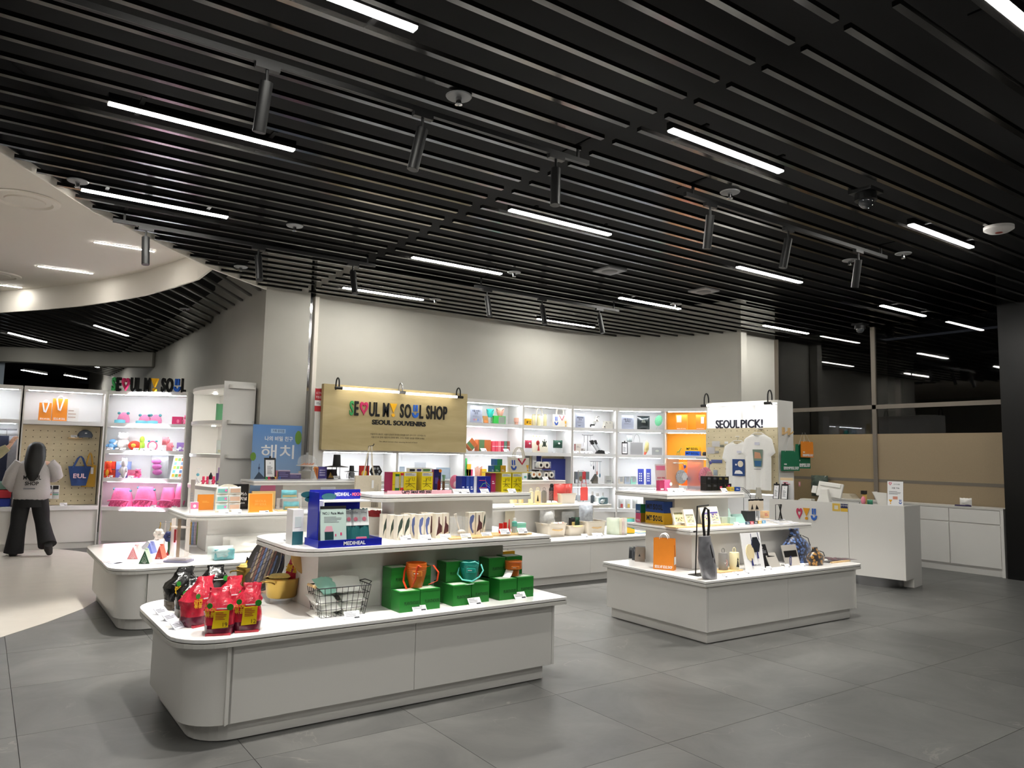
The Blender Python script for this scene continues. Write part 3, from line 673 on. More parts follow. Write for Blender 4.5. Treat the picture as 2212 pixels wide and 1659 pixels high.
def packet(label,P,d,m,art=None,group=None,name='packet',cat='packet',tilt=0.0,seed=3,crimp=None):
 w,h=P[2],P[3];M=Matrix.Rotation(-tilt,4,'X');b=pillow(B(),w,h,d,m,seed=seed,jag=.004)
 if not art and not crimp:
  return one(b.xf(M),name,label,cat,P,group,smooth=2)
 r=root(name,label,cat,P,group);b.xf(M).build('wrapper',r,smooth=2)
 if crimp:B().box(-w/2,w/2,d/2-.002,d/2+.002,h-.012,h+.006,crimp).xf(M).build('seal_strip',r)
 if art:
  q=B();art(q,w,h);q.xf(Matrix.Translation((0,-.0015,0))).xf(M).build('print',r)
 return r
def toteshape(b,w,h,d,m,taper=.86,seed=1):
 q=random.Random(seed);rings=[]
 for k in range(6):
  t=k/5;a=w/2*(taper+(1-taper)*t);dd=d/2*(1-.55*t);z=h*t
  rings.append([(x*a*(1+.015*q.uniform(-1,1)),d/2+y*dd,z+.004*q.uniform(-1,1)*(k>0))for x,y in((-1,-.8),(-.5,-1),(0,-1.04),(.5,-1),(1,-.8),(1,.8),(.5,1),(0,1.04),(-.5,1),(-1,.8))])
 return b.loft(rings,m)
def tote(label,P,d,m,mh,hh,art=None,group=None,hw=.5,taper=.86,name='tote_bag',cat='bag',strap=.022,seed=1,both=True):
 w,h=P[2],P[3];r=root(name,label,cat,P,group)
 toteshape(B(),w,h,d,m,taper,seed).build('body',r,smooth=True)
 for y in((d*.28,d*.72)if both else(d*.4,)):
  pts=[(-w*hw/2,y,h*.86)]+[(-w*hw/2*math.cos(PI*k/8)*(1 if True else 0),y,h+hh*math.sin(PI*k/8))for k in range(9)]+[(w*hw/2,y,h*.86)]
  B().ribbon(pts,strap,.004,mh,(0,1,0)if strap<.012 else(0,.5,.0)).build('handle',r)
 if art:
  q=B();art(q,w,h);q.xf(Matrix.Translation((0,d*.02,0))@Matrix.Rotation(R(-math.degrees(math.atan(d*.27/h))),4,'X')).build('front_print',r)
 return r
def paperbag(label,P,d,m,art=None,group=None,handles=True,hm=None,tagm=None):
 w,h=P[2],P[3];r=root('paper_bag',label,'bag',P,group);b=B()
 b.add([(-w/2,0,0),(w/2,0,0),(w/2,d,0),(-w/2,d,0),(-w/2,d*.12,h),(w/2,d*.12,h),(w/2,d*.72,h),(-w/2,d*.72,h),(w/2-.012,d*.42,h*.75),(-w/2+.012,d*.42,h*.75),(w/2-.02,d*.42,h),(-w/2+.02,d*.42,h)],[(3,2,1,0),(0,1,5,4),(2,3,7,6),(1,2,8),(1,8,10,5),(2,6,10,8),(3,0,9),(0,4,11,9),(3,9,11,7)],m)
 b.build('body',r)
 hm=hm or CARD
 for y in(d*.12,d*.70):B().ribbon([(-w*.2,y,h*.99)]+[(-w*.2*math.cos(PI*k/6),y-.004,h+.045*math.sin(PI*k/6))for k in range(7)],.012,.003,hm,(0,.4,.9)).build('handle',r)
 if art:
  q=B();art(q,w,h);q.xf(Matrix.Rotation(-math.atan(d*.12/h),4,'X')).build('front_print',r)
 if tagm:
  B().box(w*.5+.002,w*.5+.005,d*.1,d*.75,h*.18,h*.42,tagm).xf(Matrix.Rotation(.0,4,'X')).tube([(w*.5+.003,d*.4,h*.42),(w*.5-.0,d*.2,h*.8)],.0015,BLACK,4).build('hang_tag',r)
 return r
def bottle(label,P,prof,_n=None,group=None,name='bottle',cat='bottle',seg=18,extra=None):
 """prof: list of (part name, [(r, z)...] in fractions of w/2 and h, material)"""
 w,h=P[2],P[3];r=root(name,label,cat,P,group)
 for nm,pr,m in prof:B().lathe([(a*w/2,z*h)for a,z in pr],m,(0,w/2,0),seg).build(nm,r,smooth=True)
 if extra:extra(r,w,h)
 return r
def acrylic(label,P,d,group=None,m=None,name='acrylic_stand',cat='display stand',tilt=0.0):
 w,h=P[2],P[3];m=m or ACR;r=root(name,label,cat,P,group)
 B().box(-w/2,w/2,0,d,0,.012,m).build('base',r,bev=.001);B().box(-w/2,w/2,d*.45,d*.45+.006,.012,h,m).build('back_plate',r,bev=.001);return r
def tray(label,x0,x1,y,z,d,group='wooden display trays',t=.014):
 P=put(x0,x1,y,y-6,z);r=root('wooden_tray',label,'tray',P,group)
 B().box(-P[2]/2,P[2]/2,0,d,0,t,BEECH).build('board',r,bev=.003);b=B()
 for k in range(3):b.box(-P[2]/2+.01,P[2]/2-.01,d*(k+1)/4-.001,d*(k+1)/4+.001,t,t+.0006,mt((188,150,98),.6))
 b.build('grain_line',r);return P
z=ZA[0]
REDW=mt((182,34,56),.25,coat=.5,nz=.28,ns=26,bump=.5);REDD=mt((92,18,44),.25,coat=.6,nz=.3,ns=40);BLKW=mt((18,18,19),.2,coat=.7,bump=.6,ns=22);BLKD=mt((70,56,40),.3,coat=.5,nz=.4,ns=40)
YLAB=mt((206,178,16),.35);GDOT=mt((38,128,40),.4);CLEARW=mt((225,225,228),.15,t=.6)
def noodle_pack(label,x0,x1,yb,yt,mw,md,lab,seed,ang=0.0,twist=0.0,d=.15):
 P=put(x0,x1,yb,yt,z,None,ang);w,h=P[2],P[3];r=root('noodle_pack',label,'snack pack',P,'instant noodle multipacks')
 q=random.Random(seed)
 def ring(t):
  a=w/2*(.93+.07*math.sin(PI*min(1,t*1.2)))*(1 if t<.58 else 1-1.15*(t-.58)**.9+(1.1*(t-.86)if t>.86 else 0))
  bb=d/2*(1 if t<.6 else max(.10,1-2.3*(t-.6)));out=[]
  for k in range(22):
   an=2*PI*k/22;c,s_=math.cos(an),math.sin(an)
   f=(abs(c)**4+abs(s_)**4)**-.25
   j=1+q.uniform(-1,1)*(.035 if t<.5 else .17)
   lean=max(0,t-.6)*twist*h
   out.append((c*f*a*j+lean,d/2+s_*f*bb*j+max(0,t-.7)*.25*h*(q.random()*.3+.2),h*t+(q.uniform(-.02,.02)*h if .6<t else 0)))
  return out
 ts=[.0,.06,.14,.22,.3,.42,.54,.64,.72,.80,.88,.95,1.0];rs=[ring(t)for t in ts]
 b=B();b.loft(rs[:3],md,cap=False);b.loft(rs[2:4],md,False);b.loft(rs[3:],mw,False)
 n=22;b.f.append(tuple(range(21,-1,-1)));b.i.append(b.mi(md));k0_=len(b.v)-n;b.f.append(tuple(k0_+k for k in range(n)));b.i.append(b.mi(mw))
 b.build('wrapper',r,smooth=True)
 if lab:
  b=B();b.face([(-w*.22,h*.16),(w*.30,h*.18),(w*.32,h*.55),(-w*.16,h*.54)],-.012,-.004,YLAB)
  lines(b,-w*.12,w*.26,h*.34,h*.52,5,mt((150,60,30),.5),-.012,.001);text(b,'19' if seed%2 else '12',w*.2,h*.2,.022,mt((60,20,20),.4),-.012,.001);b.build('nutrition_label',r)
 b=B()
 for px_,pz,rr in((w*.34,h*.62,.018),(-w*.32,h*.66,.015)):b.lathe([(.0,0),(rr,0),(rr,.004)],GDOT,seg=12).xf(Matrix.Translation((px_,-.008,pz))@Matrix.Rotation(PI/2,4,'X'),len(b.v)-36)
 b.build('green_seal',r)
 B().box(-w*.42,w*.40,-.006,.01,.0,h*.045,mw).build('bottom_seam',r)
 bb=B();text(bb,'라면',-w*.30,h*.5,.022,mt((214,170,30),.4),-.008,.002,bold=.02);text(bb,'볶음',-w*.30,h*.42,.02,mt((214,170,30),.4),-.008,.002,bold=.02);bb.box(-w*.1,w*.3,-.008,-.004,h*.575,h*.60,mt((214,210,214),.4));bb.build('lettering',r)
 return r
noodle_pack('black noodle multipack at the far left end of the group',371,428,1316,1229,BLKW,BLKD,0,2,R(20),.35,.13)
noodle_pack('black noodle multipack in front with gold side and green seal',388,432,1334,1252,BLKW,BLKD,0,4,R(10),.5,.12)
noodle_pack('black noodle multipack at the back with a tall folded tip',436,494,1292,1224,BLKW,BLKD,0,6,0,.1,.12)
noodle_pack('red noodle multipack left of the front one, yellow side label',412,470,1352,1251,REDW,REDD,0,8,R(25),.5,.13)
noodle_pack('red noodle multipack at the back, folded tip like a bow',474,527,1336,1249,REDW,REDD,0,10,0,.3,.12)
noodle_pack('red noodle multipack nearest the counter edge, large yellow label',438,505,1373,1274,REDW,REDD,1,11,R(-18),-.1,.14)
noodle_pack('red noodle multipack at the right end, narrow yellow label',502,565,1366,1264,REDW,REDD,1,12,R(-14),.2,.13)
for x,y,wh in((354,1326,'farthest'),(373,1340,'middle'),(391,1358,'nearest')):
 P=put(x-12,x+13,y,y-17,z,None,R(38));r=root('price_holder','clear wedge price holder, %s of the three by the noodle packs'%wh,'price holder',P,'wedge price holders')
 B().face([(-.045,0),(.045,0),(.045,.004),(-.045,.004)],0,.05,mt((215,216,224),.15)).build('foot',r);b=B().box(-.045,.045,0,.003,0,.055,mt((206,208,220),.2));lines(b,-.035,.03,.015,.045,3,GREYINK,0,.001);b.xf(Matrix.Rotation(R(-50),4,'X')).build('card_face',r)
BRASS=mt((186,156,84),.3,m=1.0);BRASSD=mt((196,160,100),.35,m=.6);NOOD=mt((232,208,120),.6,nz=.12,ns=60,bump=.6)
def pot(label,x0,x1,yb,yt,zz,lid_at,pk,pm,riser):
 P=put(x0,x1,yb,yt,zz,None,CAMA);w,h=P[2],P[3];r=root('brass_pot',label,'pot',P,'brass noodle pots');c=(0,w/2,riser)
 rr=w/2
 B().lathe([(.0,0),(rr*.78,0),(rr*.84,h*.08),(rr*.95,h*.94),(rr*1.0,h*.98),(rr*1.0,h),(rr*.93,h*.97),(rr*.80,h*.15),(0,h*.1)],BRASS,c,32).build('bowl',r,smooth=True)
 for s in(-1,1):
  B().tube([(s*rr*.55+.05*math.cos(PI*k/8),w/2-rr*1.02-.035*math.sin(PI*k/8)if s<0 else w/2+rr*1.0+.03*math.sin(PI*k/8),riser+h*.78+.02*math.sin(PI*k/8))for k in range(9)],.006,BRASS,8).build('handle',r,smooth=True)
 if riser>.01:B().box(-rr*.5,rr*.5,w/2-rr*.5,w/2+rr*.5,0,riser-.001,ACR).build('acrylic_riser',r)
 lx,lz,lt,la=lid_at
 M=Matrix.Translation((lx,w/2+rr*.25,riser+lz))@Matrix.Rotation(la,4,'Z')@Matrix.Rotation(lt,4,'Y')
 L_=th('pot_lid','gold coloured lid leaning on the '+('right' if riser>.01 else 'left')+' brass pot','lid',P[0],P[1],'brass pot lids')
 B().lathe([(0,.012),(rr*.5,.016),(rr*.9,.006),(rr*1.0,0),(rr*1.0,-.004),(rr*.9,.0),(0,.004)],BRASSD,seg=32).xf(M).build('disc',L_,smooth=True);B().ell((0,0,.03),(.018,.018,.018),BLACK,10,6).xf(M).build('knob',L_,smooth=True)
 n_=B().lathe([(0,h*.86),(rr*.5,h*.9),(rr*.62,h*1.02),(rr*.5,h*1.14),(.0,h*1.16)],NOOD,(-rr*.15,w/2-rr*.05,riser),20)
 o=n_.build('noodle_cake',None,smooth=True);o.location=P[0];o.rotation_euler[2]=P[1];tag(o,'round yellow dried noodle cake in the %s brass pot'%('right' if riser>.01 else 'left'),'noodles','noodle cakes')
 for k in range(1):
  P2=(Vector(P[0]),P[1],w*pk[1],pk[2]);o=root('noodle_packet',pk[0],'packet',P2,'noodle packets in pots');M2=Matrix.Translation((pk[3],w/2+rr*.2,riser+h*.55))@Matrix.Rotation(R(pk[4]),4,'Y')@Matrix.Rotation(R(-12),4,'X')
  pillow(B(),w*pk[1],pk[2],.03,pm,seed=5,jag=.006).xf(M2).build('wrapper',o,smooth=2);b=B();text(b,'불닭',0,pk[2]*.55,pk[2]*.22,mt((236,190,40),.4),-.004,.002,bold=.02);b.lathe([(0,0),(.016,0),(.016,.003)],GDOT,seg=10).xf(Matrix.Translation((w*pk[1]*.25,-.002,pk[2]*.82))@Matrix.Rotation(PI/2,4,'X'),len(b.v)-30);b.xf(M2).build('print',o)
pot('brass pot on a clear riser with a red packet and noodle cake in it',557,634,1309,1266,z,(.15,.25,R(62),R(-40)),('red noodle packet standing in the right brass pot',.36,.17,.03,14),REDW,.04)
pot('brass pot behind the silver trays with a black packet in it',499,552,1272,1228,z,(.10,.2,R(-60),R(200)),('black noodle packet standing in the left brass pot',.5,.13,-.01,8),BLKW,.0)
def silver(label,x0,x1,yb,yt,off):
 P=put(x0,x1,yb,yt,z,None,CAMA);r=root('silver_tray',label,'tray',P,'round silver trays');ry=P[3]*.53;tl=R(20)
 M=Matrix.Translation((0,.05,ry*math.cos(tl)))@Matrix.Rotation(R(-40),4,'Z')@Matrix.Rotation(PI/2-tl,4,'X')
 AL=mt((176,176,182),.28,m=1.0)
 B().lathe([(0,0),(ry*.8,0),(ry*.86,.006),(ry*.97,.010),(ry,.008),(ry*.99,.004),(ry*.86,0),(ry*.8,-.006),(0,-.006)],AL,seg=40).xf(M).build('tray_disc',r,smooth=True)
 b=B();q=random.Random(3);cs=[mt(c,.4,m=.2)for c in((150,140,132),(120,116,126),(176,158,138),(136,100,94),(104,118,156))]
 for i in range(-4,5):
  e=math.sqrt(max(0,(ry*.74)**2-(i*ry*.16)**2));b.box(i*ry*.16-ry*.06,i*ry*.16+ry*.06,-e,e,.0005,.001,cs[i%5])
 for k in range(-3,4):
  e=math.sqrt(max(0,(ry*.72)**2-(k*ry*.2)**2));st=len(b.v);b.box(-e,e,k*ry*.2-.002,k*ry*.2+.002,.001,.002,AL)
  b.xf(Matrix.Rotation(R(35),4,'Z'),st)
 b.xf(M).build('traditional_pattern',r)
silver('round silver tray with striped pattern standing on edge, front one',528,596,1279,1162,0)
silver('second round silver tray standing just behind the striped tray',545,606,1277,1164,.03)
P=put(688,800,1334,1268,z);w,h=P[2],P[3];r=root('wire_basket','black wire basket with wooden handle holding white pouches','basket',P)
D=.20;WI=mt((30,30,32),.4,m=.6);b=B();tx=.03
def rim(zf,r_=.003):
 g=tx*(1-zf);b.tube([(-w/2+g,g*.6,h*zf),(w/2-g,g*.6,h*zf),(w/2-g,D-g*.6,h*zf),(-w/2+g,D-g*.6,h*zf)],r_,WI,5,True)
for zf in(.04,.28,.52,.76):rim(zf,.0018)
rim(1.0,.0035)
for k in range(10):
 x=-w/2+tx+(w-2*tx)*k/9;xt=-w/2+w*k/9
 for y0,y1 in((tx*.6,0),(D-tx*.6,D)):b.tube([(x,y0,h*.04),(xt,y1,h)],.0018,WI,4)
for k in range(1,6):
 y=tx*.6+(D-1.2*tx)*k/6;yt=D*k/6
 for sg_,g in((-1,0),(1,0)):b.tube([(sg_*(w/2-tx),y,h*.04),(sg_*w/2,yt,h)],.0018,WI,4)
for k in range(1,9):x=-w/2+tx+(w-2*tx)*k/9;b.tube([(x,tx*.6,h*.04),(x,D-tx*.6,h*.04)],.0018,WI,4)
b.build('wire_frame',r);B().tube([(-w/2-.004,.05,h+.004),(-w/2-.004,.17,h+.004)],.009,BEECH,10).build('wooden_grip',r,smooth=True);B().tube([(w/2,.03,h),(w/2+.03,.06,h+.01),(w/2+.03,.16,h+.01),(w/2,.19,h)],.003,WI,5).build('wire_handle',r)
WPO=mt((226,228,222),.45,coat=.3);MINT=mt((150,205,188),.4)
for k,(x,zz,ww,hh,rx,rz,wh,mm)in enumerate([(-.085,.012,.17,.14,80,8,'bottom left',WPO),(.085,.012,.17,.15,82,-5,'bottom right',WPO),(-.08,.055,.18,.14,76,-6,'second layer left',WPO),(.09,.055,.17,.14,80,4,'second layer right',WPO),(-.085,.10,.17,.15,74,10,'third layer left with mint stripe',WPO),(.09,.10,.17,.14,78,-8,'third layer right',WPO),(.02,.155,.25,.16,64,-14,'on top with mint back',WPO),(-.04,.15,.15,.15,58,18,'upper left corner',MINT)]):
 o=pillow(B(),ww*.92,hh,.075,mm,seed=20+k,puff=1.1).xf(Matrix.Rotation(R(rz),4,'Z')@Matrix.Rotation(R(-rx),4,'X')).build('soft_pouch',None,smooth=2)
 o.location=Vector(P[0])+Vector((x,.055 if k<6 else .07,zz+.02));tag(o,('mint green' if mm is MINT else 'white')+' soft pouch in the wire basket, '+wh,'pouch','pouches in the wire basket')
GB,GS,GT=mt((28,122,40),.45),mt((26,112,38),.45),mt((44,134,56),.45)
def ph(b,w,h):text(b,'PLANTHOUSE',w*.1,h*.34,.021,mt((12,50,20),.5),0,.0008,w=w*.72)
def green(label,x0,x1,yb,yt,zz=z,d=.13,lid=True,loc=None):
 P=put(x0,x1,yb,yt,zz)
 if loc:P=(Vector(loc),0,P[2],P[3])
 r=carton(label,P,d,GB,GS,GT,'green plant house boxes',ph,'green_box');w,h=P[2],P[3]
 B().box(-w/2-.0008,w/2+.0008,-.0008,d+.0008,h*.9,h*.905,mt((18,84,28),.6)).build('lid_line',r)
 B().box(-w*.38,w*.38,d*.2,d*.8,h,h+.0006,mt((190,205,188),.5)).build('lid_label',r);return P
pA=green('green box, lower front row of the left stack, left one',863,906,1322,1277.5);pB=green('green box, lower front row of the left stack, right one',907.5,950,1316.5,1272)
H=pA[3];d_=.132
for p,n_ in((pA,'left'),(pB,'right')):
 green('green box, hidden lower back row of the left stack, %s one'%n_,863,906,1322,1277.5,loc=(p[0].x,p[0].y+d_,z));q=green('green box, upper back row of the left stack, %s one'%n_,863,906,1322,1277.5,loc=(p[0].x,p[0].y+d_,z+H+.0015))
pC=green('green box, lower row of the middle stack, left one with barcode',978,1017,1308,1264);pD=green('green box, lower row of the middle stack, right one',1018.5,1056,1301.5,1258)
green('green box, hidden lower back of the middle stack',978,1017,1308,1264,loc=(pC[0].x,pC[0].y+d_,z));green('single green box standing on the back of the middle stack',978,1017,1308,1264,loc=(pC[0].x+.02,pC[0].y+d_,z+pC[3]+.0015));green('green box, lower back right of the middle stack',978,1017,1308,1264,loc=(pD[0].x,pD[0].y+d_,z))
pE=green('green box, lower row of the right stack, left one',1079,1116,1295.5,1251);pF=green('green box, lower row of the right stack, right one',1117.5,1152,1290,1246)
for p,n_ in((pE,'left'),(pF,'right')):
 green('green box, hidden lower back row of the right stack, %s one'%n_,863,906,1322,1277.5,loc=(p[0].x-.01,p[0].y+d_,z));green('green box, upper back row of the right stack, %s one'%n_,863,906,1322,1277.5,loc=(p[0].x-.01,p[0].y+d_,z+pE[3]+.0015))
B().box(.0,.03,0,.0006,.02,.05,CARD)
def planter(label,x0,x1,yt,base,c,step,strap,arms):
 P0=put(x0,x1,1271,yt,base[2],((base[0],base[1],0),CAMA));P=(P0[0],CAMA,P0[2],P0[3]);w,h=P[2],P[3];rr=w/2
 r=root('rubber_planter',label,'planter',P,'rubber plant pots with straps');m=mt(c,.28,t=.25);c0=(0,rr,.002)
 if step:pr=[(0,0),(rr*.66,0),(rr*.68,h*.40),(rr*.98,h*.46),(rr,h),(rr*.94,h),(rr*.92,h*.5),(0,h*.44)]
 else:pr=[(0,0),(rr*.62,0),(rr*.68,h*.1),(rr*.97,h*.6),(rr,h*.86),(rr*.99,h),(rr*.93,h),(rr*.9,h*.6),(0,h*.2)]
 B().lathe(pr,m,c0,28).build('bowl',r,smooth=True)
 for q in(.72,.78,.84)if not step else(.9,.95):B().lathe([(rr*1.0,h*q),(rr*1.02,h*q+.002),(rr*1.0,h*q+.004)],m,c0,28).build('rib',r)
 b=B();b.box(-w*.1,w*.34,-.004,-.0,h*.52,h*.72,mt(tuple(min(255,int(v*1.25+30))for v in c),.4)).box(-w*.08,w*.32,-.005,-.004,h*.54,h*.70,m);lines(b,-w*.04,w*.28,h*.58,h*.66,1,CARD,-.005,.001);b.build('name_plate',r)
 for pts,fl in arms:
  Q=[(x*w,rr+y*w,z_*h)for x,y,z_ in pts]
  if fl:B().ribbon(Q,.016,.003,strap,(.5,.8,.0)).build('strap',r)
  else:B().tube(Q,.0055,strap,8).build('strap',r,smooth=True)
 return r
top1=(pA[0].x+.10,pA[0].y+.03,z+H+.001)
planter('orange rubber planter with orange strap on the left green boxes',872,918,1219,top1,(226,120,44),0,mt((226,70,30),.5),[([(-.42,-.2,.95),(-.5,-.35,.7),(-.52,-.5,.3),(-.35,-.62,.02),(-.1,-.66,.08),(.05,-.62,.4),(.1,-.55,.8),(.16,-.5,.96),(.28,-.5,.9)],1),([(.5,0,.85),(.8,.1,.9),(1.05,.2,.6),(1.0,.15,.25),(.62,.0,.12)],1)])
planter('teal rubber planter with cord handle on the middle green boxes',990,1033,1216,(pC[0].x+.11,pC[0].y+.04,z+pC[3]+.001),(36,160,146),0,mt((110,214,204),.4),[([(-.46,-.1,.9),(-.3,-.4,1.02),(0,-.45,.98),(.3,-.4,1.05),(.46,-.2,.92)],0),([(-.5,-.1,.8),(-.56,-.4,.4),(-.3,-.6,.15),(.2,-.66,.1),(.55,-.5,.3),(.72,-.3,.6),(.6,-.1,.88)],0)])
planter('orange two-step rubber pot on the right green boxes',1089,1127,1214,(pE[0].x+.10,pE[0].y+.04,z+pE[3]+.001),(214,112,44),1,CARD,[])
o=B().grid(lambda u,v:(-.03+.06*u,-.1*v,.10*v**1.6),2,6,CARD).build('paper_tag',None);o.location=(pE[0].x+.02,pE[0].y+.06,z+pE[3]+.002);o.rotation_euler=(0,0,R(120));tag(o,'curled white paper tag beside the orange two-step pot','tag')
o=B().box(-.035,.035,0,.09,0,.001,CARD).build('paper_tag',None);o.location=(pC[0].x+.06,pC[0].y-.012,z+pC[3]+.002);o.rotation_euler=(R(-8),0,R(12));tag(o,'white paper tag lying in front of the teal planter','tag')
P=put(1127,1136,1240,1203,z);carton('yellow and black letter box behind the right green boxes',(Vector((pF[0].x+.14,pF[0].y+.42,z)),0,.12,.27),.06,mt((236,176,24),.4),name='letter_box',art=lambda b,w,h:text(b,'UL',0,h*.35,h*.42,INKB,0,.001,bold=.03))
for x,y,wh in((763,1338,'below the wire basket'),(908,1321,'before the left green boxes'),(1028,1307,'before the middle green boxes'),(1126,1294,'before the right green boxes')):price(wh,x,y,z,.1)
z=ZA[1]
BLUD=mt((22,30,150),.35);TEALB=mt((34,84,92),.4)
P=put(689,826,1181,1082,z);w=P[2];r=root('display_case','blue cardboard display case lettered MEDIHEAL holding face masks','display case',P);h=P[3];D=.24
B().box(-w/2,w/2,0,D,0,.004,BLUD).box(-w/2,w/2,0,.006,.004,.046,BLUD).box(-w/2,-w/2+.006,.006,D,.004,.046,BLUD).box(w/2-.006,w/2,.006,D,.004,.046,BLUD).build('tray',r)
B().box(-w/2+.02,w/2-.06,D-.008,D,.004,h+.06,BLUD).build('back_board',r);B().box(-w/2+.01,-w/2+.016,.05,D-.008,.004,h+.05,BLUD).build('side_board',r)
b=B();text(b,'MEDIHEAL',w*.06,.012,.022,CARD,0,.001,bold=.02);b.build('lettering',r)
b=B();text(b,'MEDIHEAL',w*.06,h+.018,.022,CARD,D-.008,.001,w=w*.24,bold=.015);text(b,'×',w*.20,h+.02,.012,CARD,D-.008,.001);text(b,'MOCHI',w*.30,h+.018,.020,mt((240,110,130),.4),D-.008,.001,w=w*.15,bold=.03);b.build('lettering',r)
B().box(-w/2+.05,w/2-.06,.07,D-.01,h-.012,h-.004,CARD).box(-w/2+.05,-w/2+.056,.07,D-.01,.005,h-.012,CARD).build('inner_shelf',r)
b=B()
for cx,cz,rx in((-.30,.03,.045),(-.27,.0,.04),(-.10,.015,.05)):b.lathe([(0,0),(rx,0),(rx,.004),(0,.004)],TEALB,seg=14,sy=.45).xf(Matrix.Translation((cx*w/.6,D-.02,h+cz))@Matrix.Rotation(PI/2,4,'X'),len(b.v)-56)
b.build('leaf_cutout',r)
P1=put(651,662,1166,1092,z,None,0);carton('white and teal carton standing left of the blue display case',(Vector((P[0].x-w/2-.05,P[0].y+.23,z)),0,.07,P1[3]*.97),.12,mt((228,228,228),.4),art=lambda b,w,h:b.box(-w/2,w/2,-.0012,0,0,h*.38,TEALB).box(-w*.3,w*.3,-.0012,0,h*.5,h*.8,mt((190,200,200),.5)))
def calart(b,w,h):
 b.box(-w/2,w/2,-.001,0,h*.93,h,BLACK);text(b,'NO.1 Face Mask',0,h*.79,h*.062,INK,0,.0008,w=w*.82,bold=.01)
 lines(b,-w*.36,w*.36,h*.58,h*.74,5,GREYINK,0,.0005);b.box(-w*.34,w*.0,-.001,0,h*.16,h*.36,mt((18,56,58),.4)).face([(-w*.36,h*.36),(-w*.02,h*.36),(-w*.06,h*.5),(-w*.28,h*.5)],-.001,0,mt((204,150,165),.5))
 b.box(w*.06,w*.1,-.001,0,h*.24,h*.30,MAG).box(w*.26,w*.32,-.001,0,h*.26,h*.33,MAG).box(-w*.28,w*.34,-.001,0,h*.06,h*.10,CARD)
Pc=put(696,745,1170,1092,z,None,0);Pc=(Vector((P[0].x-w*.235,P[0].y+.03,z+.006)),0,w*.40,h*.86)
sheet('pale green face mask flip calendar standing in the blue display case',Pc,mt((176,196,190),.5),calart,name='flip_calendar',cat='calendar',tilt=R(8))
def maskart(b,w,h):
 b.box(-w*.46,w*.46,-.001,0,h*.52,h*.97,mt((206,212,212),.4));b.lathe([(0,0),(w*.2,0),(w*.2,.002)],mt((230,130,150),.4),seg=12).xf(Matrix.Translation((0,-.001,h*.7))@Matrix.Rotation(PI/2,4,'X'),len(b.v)-36);lines(b,-w*.3,w*.3,h*.86,h*.94,2,GREYINK,-.001)
for k,(fx,wh)in enumerate(((.05,'left'),(.16,'middle'),(.30,'right'))):
 packet('teal and silver face mask sachet in the blue case, %s one'%wh,(Vector((P[0].x+w*fx,P[0].y+.06+.012*k*0,z+.006)),0,w*.16,h*.8),.022,mt((38,92,94),.2,coat=.5),maskart,'face mask sachets','mask_sachet',tilt=R(14),seed=k)
carton('small pink promo card box at the foot of the mask sachets',(Vector((P[0].x+w*.19,P[0].y+.018,z+.005)),0,w*.16,.05),.012,mt((232,120,150),.5),name='promo_card',cat='card',art=lambda b,w,h:lines(b,-w*.35,w*.35,h*.2,h*.8,3,CARD))
P=put(612,637,1169,1112,z,None,R(-10));r=root('arch_sign','white arch-shaped tilted acrylic plaque left of the blue case','sign',P);w,h=P[2]*.9,P[3]*1.05
pt=[(-w/2,0),(w/2,0)]+[(w/2*math.cos(PI*k/10),h-w/2+w/2*math.sin(PI*k/10))for k in range(11)]
M=Matrix.Rotation(R(22),4,'Y')@Matrix.Rotation(R(-12),4,'X')
B().face(pt,0,.012,mt((236,236,234),.3)).xf(M).build('plate',r);b=B().face([(x*.78,.02+z_*.92)for x,z_ in pt],-.002,0,mt((172,196,130),.5));q=random.Random(4)
for k in range(14):x=q.uniform(-w*.28,w*.28);z_=q.uniform(.1,.8)*h;b.box(x,x+.02,-.003,-.002,z_,z_+.016,mt([(70,60,80),(200,150,140),(90,130,60),(235,235,225)][k%4],.5))
b.xf(M).build('printed_face',r);B().box(-.01,.08,.02,.028,0,.09,ACR).box(-.03,.09,.0,.09,0,.003,ACR).build('clear_prop',r)
CREAM=mt((228,220,206),.45)
def bin_(label,x0,x1,yb,yt,zz,d,handle=0,ang=0.0,m=None,rim=True):
 P=put(x0,x1,yb,yt,zz,None,ang);w,h=P[2],P[3];r=root('storage_basket',label,'basket',P,'cream plastic baskets');m=m or mt((222,214,200),.35,t=.25)
 o1=rrect(-w*.43,w*.43,d*.07,d*.93,[.03]*4,4);o2=rrect(-w/2,w/2,0,d,[.035]*4,4)
 i1=rrect(-w*.43+.006,w*.43-.006,d*.07+.006,d*.93-.006,[.026]*4,4);i2=rrect(-w/2+.006,w/2-.006,.006,d-.006,[.03]*4,4)
 B().loft([[(x,y,0)for x,y in o1],[(x,y,h)for x,y in o2],[(x,y,h)for x,y in i2],[(x,y,.006)for x,y in i1]],m).build('tub',r,smooth=True)
 B().loft([[(x*1.02,y,h-.014)for x,y in o2],[(x*1.03,y+(y-d/2)*.03,h-.012)for x,y in o2],[(x*1.03,y+(y-d/2)*.03,h+.001)for x,y in o2],[(x*.97,y,h+.001)for x,y in i2]],m,False).build('rim',r)
 if handle:
  t0=handle-60 if handle>0 else handle;pts=[(-w*.48,d*.5-.0,h*.95)]+[(-w*.5*math.cos(PI*k/8),d*.5-d*.62*math.sin(PI*k/8)*math.cos(R(t0)),h*.95+d*.62*math.sin(PI*k/8)*math.sin(R(t0)))for k in range(9)]+[(w*.48,d*.5,h*.95)]
  B().ribbon(pts,.02,.005,mt((224,190,136),.5),(0,.5,.85)).build('wood_handle',r)
 return P
P=bin_('cream basket of red bags beside the cosmetic boxes on the front counter',803,842,1155,1117,z,.2)
